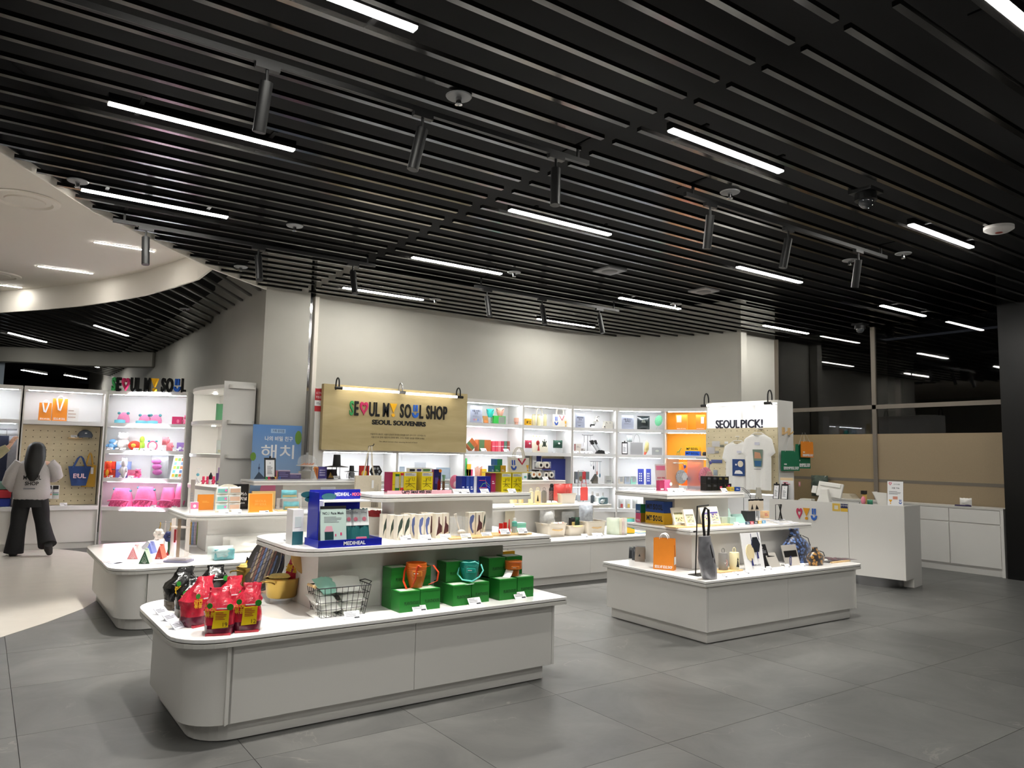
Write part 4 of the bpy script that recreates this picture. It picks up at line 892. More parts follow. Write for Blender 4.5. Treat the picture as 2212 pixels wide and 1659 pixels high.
packet('red plastic bag filling the cream basket',(Vector(P[0])+Vector((0,.05,.02)),P[1],P[2]*.75,P[3]*1.25),.1,mt((206,54,60),.3,t=.2,nz=.2,ns=30),tilt=R(10),seed=9,cat='bag',name='plastic_bag')
o=B().box(-.09,.09,0,.004,.0,.10,ACR).build('clear_sheet',None);o.location=Vector(P[0])+Vector((.12,.19,0.0));tag(o,'clear acrylic sheet standing behind the cream basket','display stand')
CRM=mt((232,224,208),.5)
def leafart(c,kind):
 m=mt(c,.5)
 def f(b,w,h):
  if kind==0:P_=[(-.42,.08),(-.2,.3),(.3,.52),(.42,.75),(.34,.92),(.0,.8),(-.28,.55),(-.38,.3)]
  elif kind==1:P_=[(.1,.06),(.24,.1),(.02,.3),(-.02,.5),(.2,.6),(.34,.85),(.1,.9),(-.3,.8),(-.4,.55),(-.26,.3)]
  else:P_=[(-.42,.1),(.0,.2),(.46,.26),(.46,.5),(.1,.62),(.02,.88),(-.12,.88),(-.16,.5),(-.3,.3)]
  b.face([(x*w,z_*h)for x,z_ in P_],-.0008,0,m);lines(b,w*.15,w*.45,h*.08,h*.22,4,GREYINK,0,.0006)
 return f
GC=[('dark green',(52,66,58),0),('blue violet',(92,106,158),1),('maroon',(82,46,50),2)]
for gi,fronts in enumerate(([(857,870,1167),(871.5,885,1166)],[(903,915.5,1165),(917,929,1164)],[(941,954.5,1163),(956,968.5,1162)])):
 nm,c,kd=GC[gi]
 for k,(a,e,yb)in enumerate(fronts):
  P=put(a,e,yb,yb-53,z);carton('cream carton with %s leaf print, front %s of its set'%(nm,('left','right')[k]),P,.055,CRM,art=leafart(c,kd),group='leaf print cosmetic cartons')
  if k==0:
   for j in(1,2):carton('cream carton with %s leaf print, %s behind the front left one'%(nm,('just','second')[j-1]),(Vector(P[0])+Vector((-.018*j,.075*j,0)),0,P[2],P[3]),.055,CRM,art=leafart(c,kd),group='leaf print cosmetic cartons')
P=tray('wooden tray under the ladle and three cosmetic cartons',975,1066,1164,z,.13)
zt=z+.0145
P=put(985,1012,1158,1117,zt);r=root('acrylic_case','open clear acrylic case with a white ladle on the wooden tray','display case',P);w,h=P[2],P[3]
B().box(-w/2,w/2,0,.09,0,.004,ACR).box(-w/2,w/2,.086,.09,.004,h,ACR).box(-w/2,-w/2+.004,0,.086,.004,h,ACR).box(w/2-.004,w/2,0,.086,.004,h,ACR).build('case',r)
r=root('ladle','white spoon with speckled bowl leaning in the acrylic case','spoon',P);B().tube([(-w*.32,.05,h*1.15),(-w*.2,.045,h*.75),(-w*.02,.04,h*.3),(w*.1,.035,h*.12)],[.012,.006,.006,.012],mt((222,216,206),.4),8).build('handle',r,smooth=True);B().ell((w*.12,.035,.024),(.035,.024,.02),mt((206,202,196),.4,nz=.2,ns=80),14,8).build('bowl',r,smooth=True)
for a,e,yb,g,wh in((1012,1026,1155,1,'left'),(1028,1041.5,1154.5,2,'middle'),(1042.5,1048,1154,0,'right')):
 P=put(a,e,yb,yb-48,zt);carton('cream carton with %s leaf print on the wooden tray, %s'%(GC[g][0],wh),P,.05,CRM,art=leafart(GC[g][1],GC[g][2]),group='leaf print cosmetic cartons')
P=tray('wooden tray under red cups and mint toiletries',1062,1150,1157,z,.14)
REDT=mt((226,50,48),.25,t=.3)
for a,e,yb,yt,wh in((1077,1086,1152,1131,'left'),(1086.5,1095,1151,1129,'right')):
 P=put(a,e,yb,yt,zt,None,CAMA);bottle('small red translucent cup on the wooden tray, %s'%wh,P,[('cup',[(0,0),(.85,0),(1,.08),(1,1),(.88,1),(.84,.12),(0,.1)],REDT)],None,'red translucent cups','small_cup','cup')
P=put(1096,1103,1150,1122,zt,None,CAMA);o=one(B().lathe([(0,0),(P[2]*.5,0),(P[2]*.1,P[3]),(0,P[3])],mt((196,60,60),.4),(0,P[2]/2,0),12),'cone_ornament','slim red cone leaning shape between red cups and bottle','ornament',P,smooth=True)
P=put(1105,1117,1151,1119,zt,None,CAMA)
bottle('clear and mint bottle with white pump cap on the tray',P,[('lower_glass',[(0,0),(1,0),(1,.42),(.0,.42)],mt((214,224,222),.15,t=.5)),('mint_fill',[(.98,.43),(.98,.72),(.6,.78),(0,.78)],mt((96,176,160),.3)),('cap',[(.5,.78),(.55,.98),(0,1)],CARD)])
P=put(1117,1136,1149,1130,zt);r=carton('mint green soap box with lid on the tray',P,.06,mt((126,204,182),.35),mt((110,190,168),.35),lid=(.012,mt((150,218,200),.3)),name='soap_box')
for x,y,wh in((878,1167,'before the dark green cartons'),(922,1168,'before the blue violet cartons'),(965,1166,'before the maroon cartons'),(1009,1165,'before the acrylic ladle case'),(1054,1162,'right of the tray of cartons'),(1093,1154,'before the red cups'),(1131,1152,'before the mint soap box')):price(wh,x,y,z if y>1154.5 or x<1060 else zt,.085)
z=ZA[2]
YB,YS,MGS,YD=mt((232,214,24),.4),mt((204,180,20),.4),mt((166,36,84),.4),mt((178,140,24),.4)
def yart(b,w,h):
 b.box(-w*.46,w*.46,-.0008,0,h*.80,h*.97,mt((214,214,206),.5));lines(b,-w*.36,w*.36,h*.83,h*.94,2,GREYINK,-.0008,.0005)
 K=mt((40,36,24),.5)
 for pts in([(-.35,.55),(-.1,.55),(.05,.72)],[(-.1,.72),(-.1,.3),(.1,.3)],[(.15,.74),(.15,.6),(.3,.56),(.3,.74)],[(-.4,.42),(.4,.42)],[(-.3,.25),(.0,.4),(.35,.22)]):b.tube([(x*w,-.0006,z_*h)for x,z_ in pts],.0016,K,4)
 text(b,'국제 # 30',0,h*.05,h*.07,K,0,.0008,bold=.02)
def seq(items):
 for it in items:yield it
P=put(843,871,1063,1020,z);carton('yellow carton behind the green and red brushes, leftmost',P,.11,YB,MGS,group='yellow city map cartons',art=lambda b,w,h:b.box(-w*.4,w*.35,-.0008,0,h*.36,h*.38,YD).box(-w/2,-w*.36,-.001,0,0,h,MGS))
P=put(872,899,1063,1020,z);carton('yellow map carton left of the centre gap on the front counter',P,.11,YB,YS,group='yellow city map cartons',art=yart);PY_=P
P=put(910,934,1063,1020,z);carton('yellow map carton right of the gap, beside dark blue carton',P,.11,YB,YS,group='yellow city map cartons',art=yart)
for x0,x1,c,yt,wh in((884,899,(40,44,60),1011,'dark and white'),(900,912,(60,60,140),1011,'violet'),(913,933,(90,140,90),1011,'white and green')):
 Pq=put(x0,x1,1020,yt,z+PY_[3]+.001,((PY_[0].x,PY_[0].y+.05,0),0));carton('%s small box on top of the yellow map cartons'%wh,Pq,.05,CARD,art=lambda b,w,h,c=c:b.box(-w*.45,w*.3,-.001,0,h*.15,h*.75,mt(c,.5)),group='small boxes on the yellow cartons')
for x0,x1,c,yb,yt,wh in((851,862,(36,110,44),1064.5,1024,'green'),(863,871,(206,40,44),1064.5,1022,'red')):
 P=put(x0,x1,yb,yt,z,None,CAMA);bottle('clear tube with %s bottom and cap in front of the yellow carton'%wh,P,[('base',[(0,0),(.8,0),(.9,.25),(0,.3)],mt(c,.4)),('tube',[(.9,.26),(.85,.88),(0,.9)],mt((214,214,190),.2,t=.3)),('cap',[(.86,.885),(.9,1),(0,1)],mt(c,.4))],group='souvenir tubes',name='souvenir_tube',cat='tube')
P=put(936,952,1058,1014,z);carton('tall dark blue carton behind the red bottle',P,.06,mt((34,34,92),.4),mt((150,60,90),.4),art=lambda b,w,h:b.lathe([(0,0),(w*.2,0),(w*.2,.004)],mt((236,140,40),.4),seg=12).xf(Matrix.Translation((w*.35,-.001,h*.93))@Matrix.Rotation(PI/2,4,'X'),len(b.v)-36).box(-w*.3,w*.2,-.001,0,h*.3,h*.6,mt((90,70,140),.5)))
P=put(944,951,1059,1028,z,None,CAMA);bottle('small dark red bottle before the dark blue carton',P,[('glass',[(0,0),(1,0),(1,.55),(.4,.72),(.4,.8),(0,.8)],mt((120,16,30),.2)),('cap',[(.5,.8),(.5,1),(0,1)],BLACK)])
P=put(954,961,1060,1026,z,None,CAMA);bottle('brown stick with pale green brush tip beside the red bottle',P,[('stem',[(0,0),(.9,0),(.8,.6),(0,.62)],mt((104,76,48),.5)),('brush',[(.7,.62),(1.1,1),(0,.98)],mt((120,160,128),.6))],name='makeup_brush',cat='brush')
P=put(839,977,1067,1058,z);r=root('slogan_strip','pink strip reading Carry Seoul with you! along the shelf edge','sign',P);B().box(-P[2]/2,P[2]/2,0,.006,0,.026,mt((232,178,190),.5)).box(-P[2]/2,P[2]/2,.006,.05,0,.004,mt((232,178,190),.5)).build('strip',r);b=B();text(b,'Carry Seoul with you!',-.03,.006,.026,INKB,0,.001,w=P[2]*.46,bold=.03);b.build('lettering',r)
P=put(969,993,1057,1026,z,None,CAMA);r=root('plush_pouch','round pink plush pouch between brushes and blue boxes','plush toy',P);PK=mt((236,130,158),.9,nz=.08,ns=40,bump=.5);w,h=P[2],P[3]
B().ell((0,w*.4,h*.5),(w*.44,w*.34,h*.5),PK,18,12).build('body',r,smooth=True);B().ell((w*.1,w*.12,h*.36),(w*.2,w*.1,h*.24),mt((240,206,210),.9),12,8).build('belly_patch',r,smooth=True)
BX=[mt(c,.35)for c in((28,44,130),(54,78,160),(44,66,150),(226,228,234))]
for k,(a,e,wh)in enumerate(((997,1006,'leftmost dark one'),(1007,1014.5,'second, paler one'),(1015.5,1023,'third one'),(1024,1031,'white one'))):
 P=put(a,e,1064,1029,z);carton('slim blue souvenir box in the row on the front counter, '+wh,P,.09,BX[k],group='slim blue boxes',art=lambda b,w,h:lines(b,-w*.35,w*.35,h*.15,h*.4,2,CARD))
def metro(b,w,h):
 b.box(-w*.5,w*.5,-.0006,0,h*.02,h*.98,mt((26,36,132),.4))
 for pts,c in(([(-.4,.75),(.1,.75),(.2,.6),(.2,.3),(-.4,.3)],(214,60,80)),([(-.4,.2),(-.1,.55),(.2,.6),(.45,.4)],(90,160,90)),([(.1,.9),(.1,.5),(.45,.3)],(80,120,210))):b.tube([(x*w,-.001,z_*h)for x,z_ in pts],.002,mt(c,.5),4)
P=put(1032,1059,1064,1029,z);carton('blue box with coloured metro line print',P,.09,mt((26,36,132),.35),art=metro,group='slim blue boxes')
P=put(1061,1070,1062.5,1022,z);carton('magenta carton left of the two yellow map cartons',P,.09,MGS,mt((130,26,66),.4),group='yellow city map cartons',art=lambda b,w,h:lines(b,-w*.3,w*.3,h*.4,h*.6,2,CARD))
PYR=put(1083,1104,1062.5,1022,z);carton('yellow map carton in the right pair, left one',PYR,.11,YB,YS,group='yellow city map cartons',art=yart)
P=put(1106,1127,1062,1022,z);carton('yellow map carton in the right pair, right one at the shelf end',P,.11,YB,YS,group='yellow city map cartons',art=yart)
zt=z+PYR[3]+.001;tp=((PYR[0].x,PYR[0].y+.03,0),0)
P=put(1056,1146,1022,1018,zt,tp);o=one(B().box(-P[2]/2,P[2]/2,-.02,.10,0,.006,mt((236,220,120),.5)),'shelf_plank','pale yellow plank lying across the right yellow cartons','plank',P)
zt+=.007;C3=[mt(c,.4)for c in((60,110,160),(52,132,84),(206,160,40))]
for a,e,yb,yt,c,wh in((1061.5,1067.5,1019,1006,0,'lower left blue'),(1068.5,1080,1019,1005.5,1,'lower middle green'),(1081.5,1092.5,1019,1005.5,2,'lower right gold')):
 P=put(a,e,yb,yt,zt,tp);carton('small cube box stacked on the yellow cartons, '+wh,P,.05,C3[c],group='small cube boxes',art=lambda b,w,h:lines(b,-w*.3,w*.3,h*.1,h*.4,2,CARD));hh=P[3]
P=put(1068,1085,1005,991.5,zt+hh+.001,tp);carton('small green and blue cube box on top of the little pyramid',P,.05,C3[1],C3[0],group='small cube boxes',art=lambda b,w,h:b.box(-w/2,-w*.15,-.001,0,0,h,C3[0]))
CANV=mt((226,220,206),.85,nz=.03,ns=90)
def totelogo(b,w,h):
 U=mt((48,84,170),.6);sym(b,'u',-w*.46,h*.12,w*.28,h*.72,U,0,.002);b.tube([(-w*.08,-.001,h*.95),(w*.1,-.001,h*.55),(w*.28,-.001,h*.95)],.009,mt((176,40,70),.6),4);sym(b,'!',w*.3,h*.05,w*.14,h*.44,mt((232,172,40),.6),0,.002)
P=put(1103,1146,1019,989,zt,tp);tote('cream canvas tote with heart and smile print on the yellow cartons',P,.06,CANV,CANV,P[3]*.75,totelogo,'printed canvas totes',.5)
for x,y,wh in((990,1066,'below the pink plush, left one'),(1007,1066,'below the pink plush, right one'),(1049,1065.5,'before the metro box'),(1108,1065,'before the right yellow cartons')):price(wh,x,y,z,.075)
BA=R(-1.2);LA=R(-91.2)
z=ZB[0]
def stxt(s,hz,hh,m,ww=.9,bold=.02):return lambda b,w,h:text(b,s,0,h*hz,h*hh,m,0,.0008,w=w*ww,bold=bold)
ORG=mt((226,134,38),.5,nz=.02,ns=20);ORD=mt((210,118,30),.5)
def pk_(label,x0,x1,yb,yt,zz,pl=None,ang=None):return put(x0,x1,yb,yt,zz,pl,ang)
GPK=mt((150,138,126),.3,t=.15,coat=.4);DPK=mt((64,68,74),.3,coat=.5)
for k,(a,e,yb,yt,m,wh)in enumerate(((1357,1375,1206,1182,DPK,'dark leftmost one'),(1364,1385,1211,1181,DPK,'dark one behind the beige'),(1370,1392,1214,1180,GPK,'beige front one'),(1386,1408,1209,1184,GPK,'beige one beside the orange bag'))):
 P=put(a,e,yb,yt,z,None,R(-55));packet('clear packed folded textile on the right counter, '+wh,P,.05,m,lambda b,w,h:b.face([(-.1*w,h*.35),(.1*w,h*.35),(0,h*.52)],-.002,0,INK)if True else 0,'packed textiles on the right counter','textile_packet',tilt=R(12),seed=k+2,crimp=mt((210,212,214),.2,t=.4))
P=put(1411,1455,1231,1163,z,None,R(-62));paperbag('large orange paper bag lettered SEOUL MY SOUL SHOP on the right counter',P,.09,ORG,lambda b,w,h:text(b,'SEOUL MY SOUL SHOP',0,h*.05,h*.085,CARD,0,.0008,w=w*.86,bold=.03),tagm=CARD)
P=put(1490,1555,1244,1092,z,None,BA);r=root('bag_hanger','black metal bag hanger standing at the right counter corner','stand',P);h=P[3]
B().box(-.09,.10,-.0,.12,0,.006,BLACK).build('base',r);B().tube([(-.055,.06,.006),(-.03,.06,h-.01)],.006,BLACK,8).build('pole',r,smooth=True)
B().tube([(-.03,.06,h-.01),(.09,.03,h)],.006,BLACK,8).build('hook',r,smooth=True);B().tube([(-.05,.06,h*.62),(-.075,.06,h*.62)],.008,BLACK,8).build('adjusting_knob',r)
P=put(1510,1558,1252,1158,z+.004,None,BA);w,h=P[2]*1.0,P[3];r=root('silver_bag','silver grey shiny bag hung by black strap on the bag hanger','bag',P)
SIL=mt((150,150,156),.3,m=.25,nz=.2,ns=14,bump=.8);q=random.Random(5);rings=[]
for k in range(9):
 t=k/8;c=-.03+.10*(1-t)**1.1*1.0-.03;a=w*(.42+.12*math.sin(PI*min(1,t*1.1))-.12*max(0,t-.7));dd=.05*(1-.55*t)+.012
 rings.append([(c+.02+math.cos(2*PI*j/14)*a*.62*(1+q.uniform(-.05,.05)),-.005+dd+math.sin(2*PI*j/14)*dd*(1+q.uniform(-.12,.12)),h*t)for j in range(14)])
B().loft(rings,SIL).build('body',r,smooth=True)
b=B();b.face([(.03,h*.35),(.07,h*.35),(.055,h*.5)],.0,.01,INKB);lines(b,.0,.07,h*.22,h*.3,2,INKB,.004,.002);b.build('print',r)
B().ribbon([(-.035,.03,h*.98),(-.05,.03,h*1.25),(-.055,.03,h*1.5),(-.02,.035,h*1.66),(.02,.035,h*1.6),(.03,.035,h*1.3),(.01,.03,h*.98)],.05,.006,BLACK,(.75,.2,0)).build('strap',r)
B().ribbon([(-.01,.02,h*.99),(.0,.0,h*.80),(.03,-.01,h*.5)],.02,.004,BLACK,(.6,.1,0)).build('strap_tail',r)
P=tray('wooden board under the grey and cream canisters',1556,1606,1236,z,.16)
def can(label,x0,x1,yb,yt,c,art):
 P=put(x0,x1,yb,yt,z+.0145,None,CAMA);w,h=P[2],P[3];r=root('tumbler',label,'tumbler',P,'canister tumblers with ring lids');m=mt(c,.45);rr=w/2
 B().lathe([(0,0),(rr*.95,0),(rr,h*.03),(rr,h*.70),(rr*.96,h*.72),(0,h*.72)],m,(0,rr,0),24).build('body',r,smooth=True);B().lathe([(rr*.97,h*.722),(rr*.97,h*.76),(rr*.9,h*.78),(0,h*.785)],m,(0,rr,0),24).build('lid',r,smooth=True)
 B().tube([(rr*.28*math.cos(2*PI*k/14),rr,h*.88+h*.115*math.sin(2*PI*k/14))for k in range(14)],rr*.10,m,8,True).build('ring_handle',r,smooth=True);b=B();art(b,rr,h);b.build('print',r)
can('grey canister tumbler with ring lid and pink line drawing',1555,1575,1232,1185,(134,132,130),lambda b,rr,h:b.tube([(rr*.2+rr*.42*math.cos(2*PI*k/12),rr*.12,h*.34+h*.17*math.sin(2*PI*k/12))for k in range(12)],.0025,mt((226,150,150),.5),4,True).tube([(-rr*.05,rr*.02,h*.36),(rr*.2,0,h*.3),(rr*.45,rr*.1,h*.38)],.002,CARD,4))
can('cream canister tumbler with ring lid and black figure print',1579,1600,1231,1184,(226,216,176),lambda b,rr,h:b.face([(rr*.1,h*.14),(rr*.7,h*.12),(rr*.62,h*.26),(rr*.5,h*.42),(rr*.35,h*.42),(rr*.25,h*.25)],-.001,rr*.3,INKB).face([(rr*.3,h*.44),(rr*.6,h*.44),(rr*.45,h*.56)],-.001,rr*.3,INKB))
P=put(1611,1653,1231,1152,z,None,BA);r=sheet('white card board with round fan and black hexagon pendant on cords',P,mt((226,226,228),.5),lambda b,w,h:text(b,'부채 노리개',w*.12,h*.1,h*.04,INK,0,.001),tilt=R(10),name='pendant_board',cat='display card')
w,h=P[2],P[3];M=Matrix.Rotation(R(-10),4,'X')
OV=mt((212,196,156),.6);NAVY=mt((26,34,96),.6)
B().lathe([(0,0),(w*.2,0),(w*.2,.008),(0,.008)],OV,seg=20,sy=1.35).xf(M@Matrix.Translation((-w*.16,-.008,h*.48))@Matrix.Rotation(-PI/2,4,'X')).build('oval_fan',r)
B().lathe([(0,0),(w*.22,0),(w*.22,.008),(0,.008)],mt((30,34,42),.5),seg=6,sy=1.3).xf(M@Matrix.Translation((w*.18,-.008,h*.68))@Matrix.Rotation(-PI/2,4,'X')).build('hexagon_fan',r)
b=B()
for x,z0,z1 in((-.16,.62,1.0),(.18,.82,1.02)):b.tube([(w*x-.004,-.006,h*z0),(w*x-.03,-.004,h*z1)],.003,NAVY,5)
for x,z0 in((-.12,.32),(.2,.5)):b.lathe([(.009,-.07),(.004,0)],NAVY,seg=8).xf(M@Matrix.Translation((w*x,-.008,h*z0)),len(b.v)-16)
b.build('cord_and_tassel',r)
P=put(1648,1668,1226,1178,z,None,BA);sheet('narrow black box leaning by the pendant board',P,mt((28,28,30),.35),lambda b,w,h:b.box(-w*.3,w*.1,-.001,0,h*.84,h*.94,mt((150,150,148),.5))and lines(b,-w*.35,w*.4,h*.6,h*.8,3,GREYINK),name='black_box',cat='box',d=.03,tilt=R(20))
P=put(1666,1686,1225,1194,z,None,BA);r=root('card_wallet','grey card wallet standing open like a tent','wallet',P,'grey wallets');w,h=P[2]*1.1,P[3]
GW=mt((158,154,148),.6);B().box(-w/2,w/2,0,.008,0,h*1.05,GW).xf(Matrix.Rotation(R(-28),4,'X')).build('front_flap',r,bev=.002);B().box(-w/2,w/2,-.008,0,0,h*1.05,GW).xf(Matrix.Translation((0,.14*h/.13,0))@Matrix.Rotation(R(28),4,'X')).build('back_flap',r,bev=.002);B().face([(-w*.45,.004),(w*.45,.004),(w*.3,h*.7),(-w*.4,h*.8)],.05,.052,BLACK).build('inner_pocket',r)
P=put(1698,1730,1222,1178,z,None,BA);r=sheet('grey and black wallet on a clear stand with blue strap',P,GW,lambda b,w,h:b.box(-w*.42,w*.42,-.002,0,h*.42,h*.72,BLACK)and b.box(-w*.1,w*.45,-.003,0,0,h*.38,mt((196,190,182),.5)),name='card_wallet',cat='wallet',tilt=R(16),group='grey wallets')
B().tube([(-P[2]*.25+.012*math.cos(2*PI*k/12),-.012,.055+.045*math.sin(2*PI*k/12))for k in range(12)],.004,NAVY,6,True).build('blue_strap',r)
def pat(c1,c2,sc):
 ma,nt,b_=mat_nodes('brocade_%d'%len(bpy.data.materials));N=nt.nodes.new;L=nt.links.new
 tc=N('ShaderNodeTexCoord');v=N('ShaderNodeTexVoronoi');v.inputs['Scale'].default_value=sc;L(tc.outputs['Object'],v.inputs['Vector'])
 cr=N('ShaderNodeValToRGB');e=cr.color_ramp.elements;e[0].position=.25;e[0].color=(*[lin(x)for x in c1],1);e[1].position=.55;e[1].color=(*[lin(x)for x in c2],1);e.new(.12).color=(*[lin(x)*.25 for x in c1],1)
 L(v.outputs['Distance'],cr.inputs[0]);L(cr.outputs[0],b_.inputs['Base Color']);b_.inputs['Roughness'].default_value=.35;b_.inputs['Sheen Weight'].default_value=.3
 return ma
BRO1=pat((96,132,200),(14,20,44),34);BRO2=pat((196,120,130),(50,20,34),36);BRO3=pat((208,150,60),(24,20,26),26);BRO4=pat((120,44,60),(34,16,24),40)
def sack(label,P,m,d,neck,lean,name='drawstring_pouch',cord=None,seed=1):
 w,h=P[2],P[3];r=root(name,label,'pouch',P,'brocade pouches');q=random.Random(seed);rings=[]
 for t in(0,.04,.15,.32,.5,.64,.74,.80,.86,.93,1.0):
  a=w/2*(.72+.28*math.sin(PI*min(1,t*1.25)))*(1 if t<.55 else max(neck,1-2.2*(t-.55)));a=a if t<.82 else a*(1+1.6*(t-.82));dd=d/2*(1 if t<.5 else max(.22,1-1.8*(t-.5)))
  rings.append([(math.cos(2*PI*j/20)*a*(1+q.uniform(-.04,.04)*(1+3*(t>.7)))+lean*h*t,d/2+math.sin(2*PI*j/20)*dd*(1+q.uniform(-.08,.08)),h*t+q.uniform(-.01,.01)*h*(t>.8))for j in range(20)])
 B().loft(rings,m).build('body',r,smooth=True)
 if cord:B().tube([(lean*h*.78+w*neck*.5*math.cos(2*PI*k/12),d/2+d*.16*math.sin(2*PI*k/12),h*.79)for k in range(12)],.006,cord,6,True).tube([(lean*h*.8+w*neck*.4,d*.3,h*.79),(lean*h+w*.3,d*.1,h*.72),(lean*h+w*.36,d*.05,h*.5)],.004,cord,5).build('drawstring',r)
 return r
P=put(1716,1768,1216,1143,z,None,BA);sack('large blue brocade drawstring pouch with dark neck on the right counter',P,BRO1,.2,.45,-.18,cord=BLACK)
P=put(1757,1789,1222,1183,z,None,BA);sack('small black and gold patterned pouch before the large blue one',P,BRO3,.11,.4,-.08,cord=BLACK,seed=3)
P=put(1703,1722,1212,1143,z,None,BA);P=(Vector(P[0])+Vector((-.03,.22,0)),P[1],P[2]*1.5,P[3]);sack('pink and maroon brocade pouch half hidden behind the riser end',P,BRO2,.1,.6,0,seed=5)
P=put(1790,1854,1213,1203,z,None,BA);r=root('folded_cloth','dark red brocade cloth lying at the right end','cloth',P);w=P[2]
q=random.Random(2);B().grid(lambda u,v:(-w/2+w*u,.14*v,.004+.055*max(0,(1-u)*.9)*(.4+.6*math.sin(PI*v))*(.7+.6*q.random())),14,7,BRO4).build('body',r,smooth=2);B().box(-w*.45,w*.15,-.03,.0,0,.012,BEECH).build('wooden_stick',r)
for x,y,wh in((1567,1248,'at the silver bag'),(1592,1243,'before the cream canister'),(1615,1240,'before the pendant board, left one'),(1650,1233,'before the pendant board, right one'),(1664,1231,'before the black box'),(1703,1226,'before the clear wallet stand'),(1737,1224,'right of the wallet stand')):price('on the right counter '+wh,x,y,z,.07,None,BA)
z=ZB[1]
MSB,MSY=mt((28,70,150),.4),mt((240,186,30),.4)
def msoul(b,w,h):
 K=mt((18,22,34),.4);st=len(b.v);x=-w*.44;hh=h*.46;z0=h*.26
 def put_(s,wd):
  nonlocal x
  if s in '!u':sym(b,s,x,z0,wd,hh,K,0,.001)
  else:text(b,s,x+wd/2,z0,hh,K,0,.001,w=wd,bold=.035)
  x+=wd+w*.018
 for s,wd in(('M',.17),('!',.11),(' ',.03),('S',.12),('O',.12),('u',.13),('L',.1)):
  if s==' ':x+=w*wd
  else:put_(s,w*wd)
def mybox(label,x0,x1,yb,yt,zz,d,m,ang=LA,pl=None,g='letter print gift boxes'):
 P=put(x0,x1,yb,yt,zz,pl,ang);r=carton(label,P,d,m,m,m,g,msoul,'gift_box',lid=None);return P
P=mybox('large yellow gift box lettered MY SOUL, lower one of the pair',1394,1434,1131,1107,z,.12,MSY);zz=z+P[3]+.002
P2=(Vector((P[0].x,P[0].y,zz)),P[1],P[2],P[3]);carton('large blue gift box lettered MY SOUL, upper one of the pair',P2,.12,MSB,MSB,MSB,'letter print gift boxes',msoul,'gift_box')
SQ=[mt(c,.4)for c in((44,96,150),(220,80,120),(40,140,80),(170,134,40))]
P=put(1373,1384,1127,1108,z,None,LA)
for j,(i,dz,side,wh)in enumerate(((1,0,3,'pink and gold lower'),(0,P[3]+.001,2,'blue and green upper'))):
 carton('%s small cube box left of the large gift boxes'%wh,(Vector((P[0].x,P[0].y,z+dz)),LA,P[2],P[3]),.075,SQ[i],SQ[side],SQ[side],'seoul cube boxes',lambda b,w,h:text(b,'SEOUL',0,h*.1,h*.2,CARD,0,.0008,w=w*.7,bold=.02))
P=tray('wooden tray under the illustrated postcards',1462,1586,1138,z,.14);zt=z+.0145
def postart(c):
 def f(b,w,h):
  b.box(-w*.4,w*.4,-.0008,0,h*.18,h*.70,mt((214,204,170),.5));q=random.Random(c[0])
  for k in range(16):x=q.uniform(-.36,.28)*w;z_=q.uniform(.2,.62)*h;b.box(x,x+w*.08,-.0014,-.0008,z_,z_+h*.05,mt(tuple(min(255,max(0,v+q.randint(-40,40)//20*20))for v in c),.5))
  b.box(-w*.4,w*.4,-.0013,-.0008,h*.6,h*.7,mt(c,.5));lines(b,-w*.3,w*.3,h*.05,h*.14,2,GREYINK,0)
 return f
for a,e,yb,yt,c,wh in((1459,1484,1134,1097,(120,120,80),'leftmost, olive picture'),(1484,1505,1136,1101,(140,140,120),'second, half behind the black strap'),(1520,1540,1133,1097,(110,100,160),'third, violet picture'),(1537,1558,1132,1095,(100,90,160),'rightmost, violet picture with tower')):
 P=put(a,e,yb,yt,zt,None,BA);sheet('illustrated cream postcard pack on the right counter, '+wh,P,mt((232,228,216),.5),postart(c),'illustrated postcard packs','postcard_pack','postcard',.02,R(18))
MIN2=mt((168,200,190),.35)
P=put(1559,1577,1133,1117,z,None,BA);carton('ribbed pale green small box',P,.05,mt((190,204,190),.4),group='mint souvenir boxes',art=lambda b,w,h:[b.box(-w/2+w*k/6,-w/2+w*k/6+.002,-.001,0,0,h,mt((150,160,140),.5))for k in range(6)])
P=put(1577,1590,1133,1117,z,None,BA);carton('flat mint green small box beside the ribbed one',P,.05,MIN2,group='mint souvenir boxes')
P=put(1590,1612,1130,1111,z,None,BA);sheet('mint green mirror case leaning on its box',P,mt((146,190,180),.3),name='mirror_case',cat='mirror case',tilt=R(32),group='mint souvenir boxes',d=.02)
P=put(1586,1602,1128,1101,z,None,BA);P=(Vector(P[0])+Vector((.03,.13,0)),BA,P[2],P[3]);sheet('second mint green mirror case farther back',P,mt((176,206,198),.3),name='mirror_case',cat='mirror case',tilt=R(25),group='mint souvenir boxes',d=.02)
P=put(1614,1632,1126,1104,z,None,BA);carton('black cube box behind the magnets',P,.08,mt((40,42,44),.4))
P=put(1606,1646,1110,1083,z+.12,((Zp(1620,1128,z).x,Zp(1620,1128,z).y+.12,0),BA));w=P[2]
r=root('hanging_rack','clear rack with zipped canvas pouches hanging above the magnets','rack',(Vector((P[0].x,P[0].y,z)),BA,0,0));B().tube([(-w*.4,.02,0),(-w*.4,.02,.25),(w*.4,.02,.25),(w*.4,.02,0)],.004,STEEL,6).build('rail',r)
for k in range(3):packet('black figure print canvas pouch hanging on the rack, '+('front','middle','rear')[k],(Vector((P[0].x-.02+.03*k,P[0].y-.02-.012*(3-k),z+.11)),BA,w*.72,.12),.015,mt((180,168,150),.8),lambda b,w,h:b.face([(-.35*w,.15*h),(-.2*w,.15*h),(-.27*w,.6*h)],-.003,0,INKB).face([(-.02*w,.15*h),(.2*w,.15*h),(.05*w,.55*h)],-.003,0,INKB),'hanging canvas pouches','canvas_pouch',seed=k,crimp=BLACK)
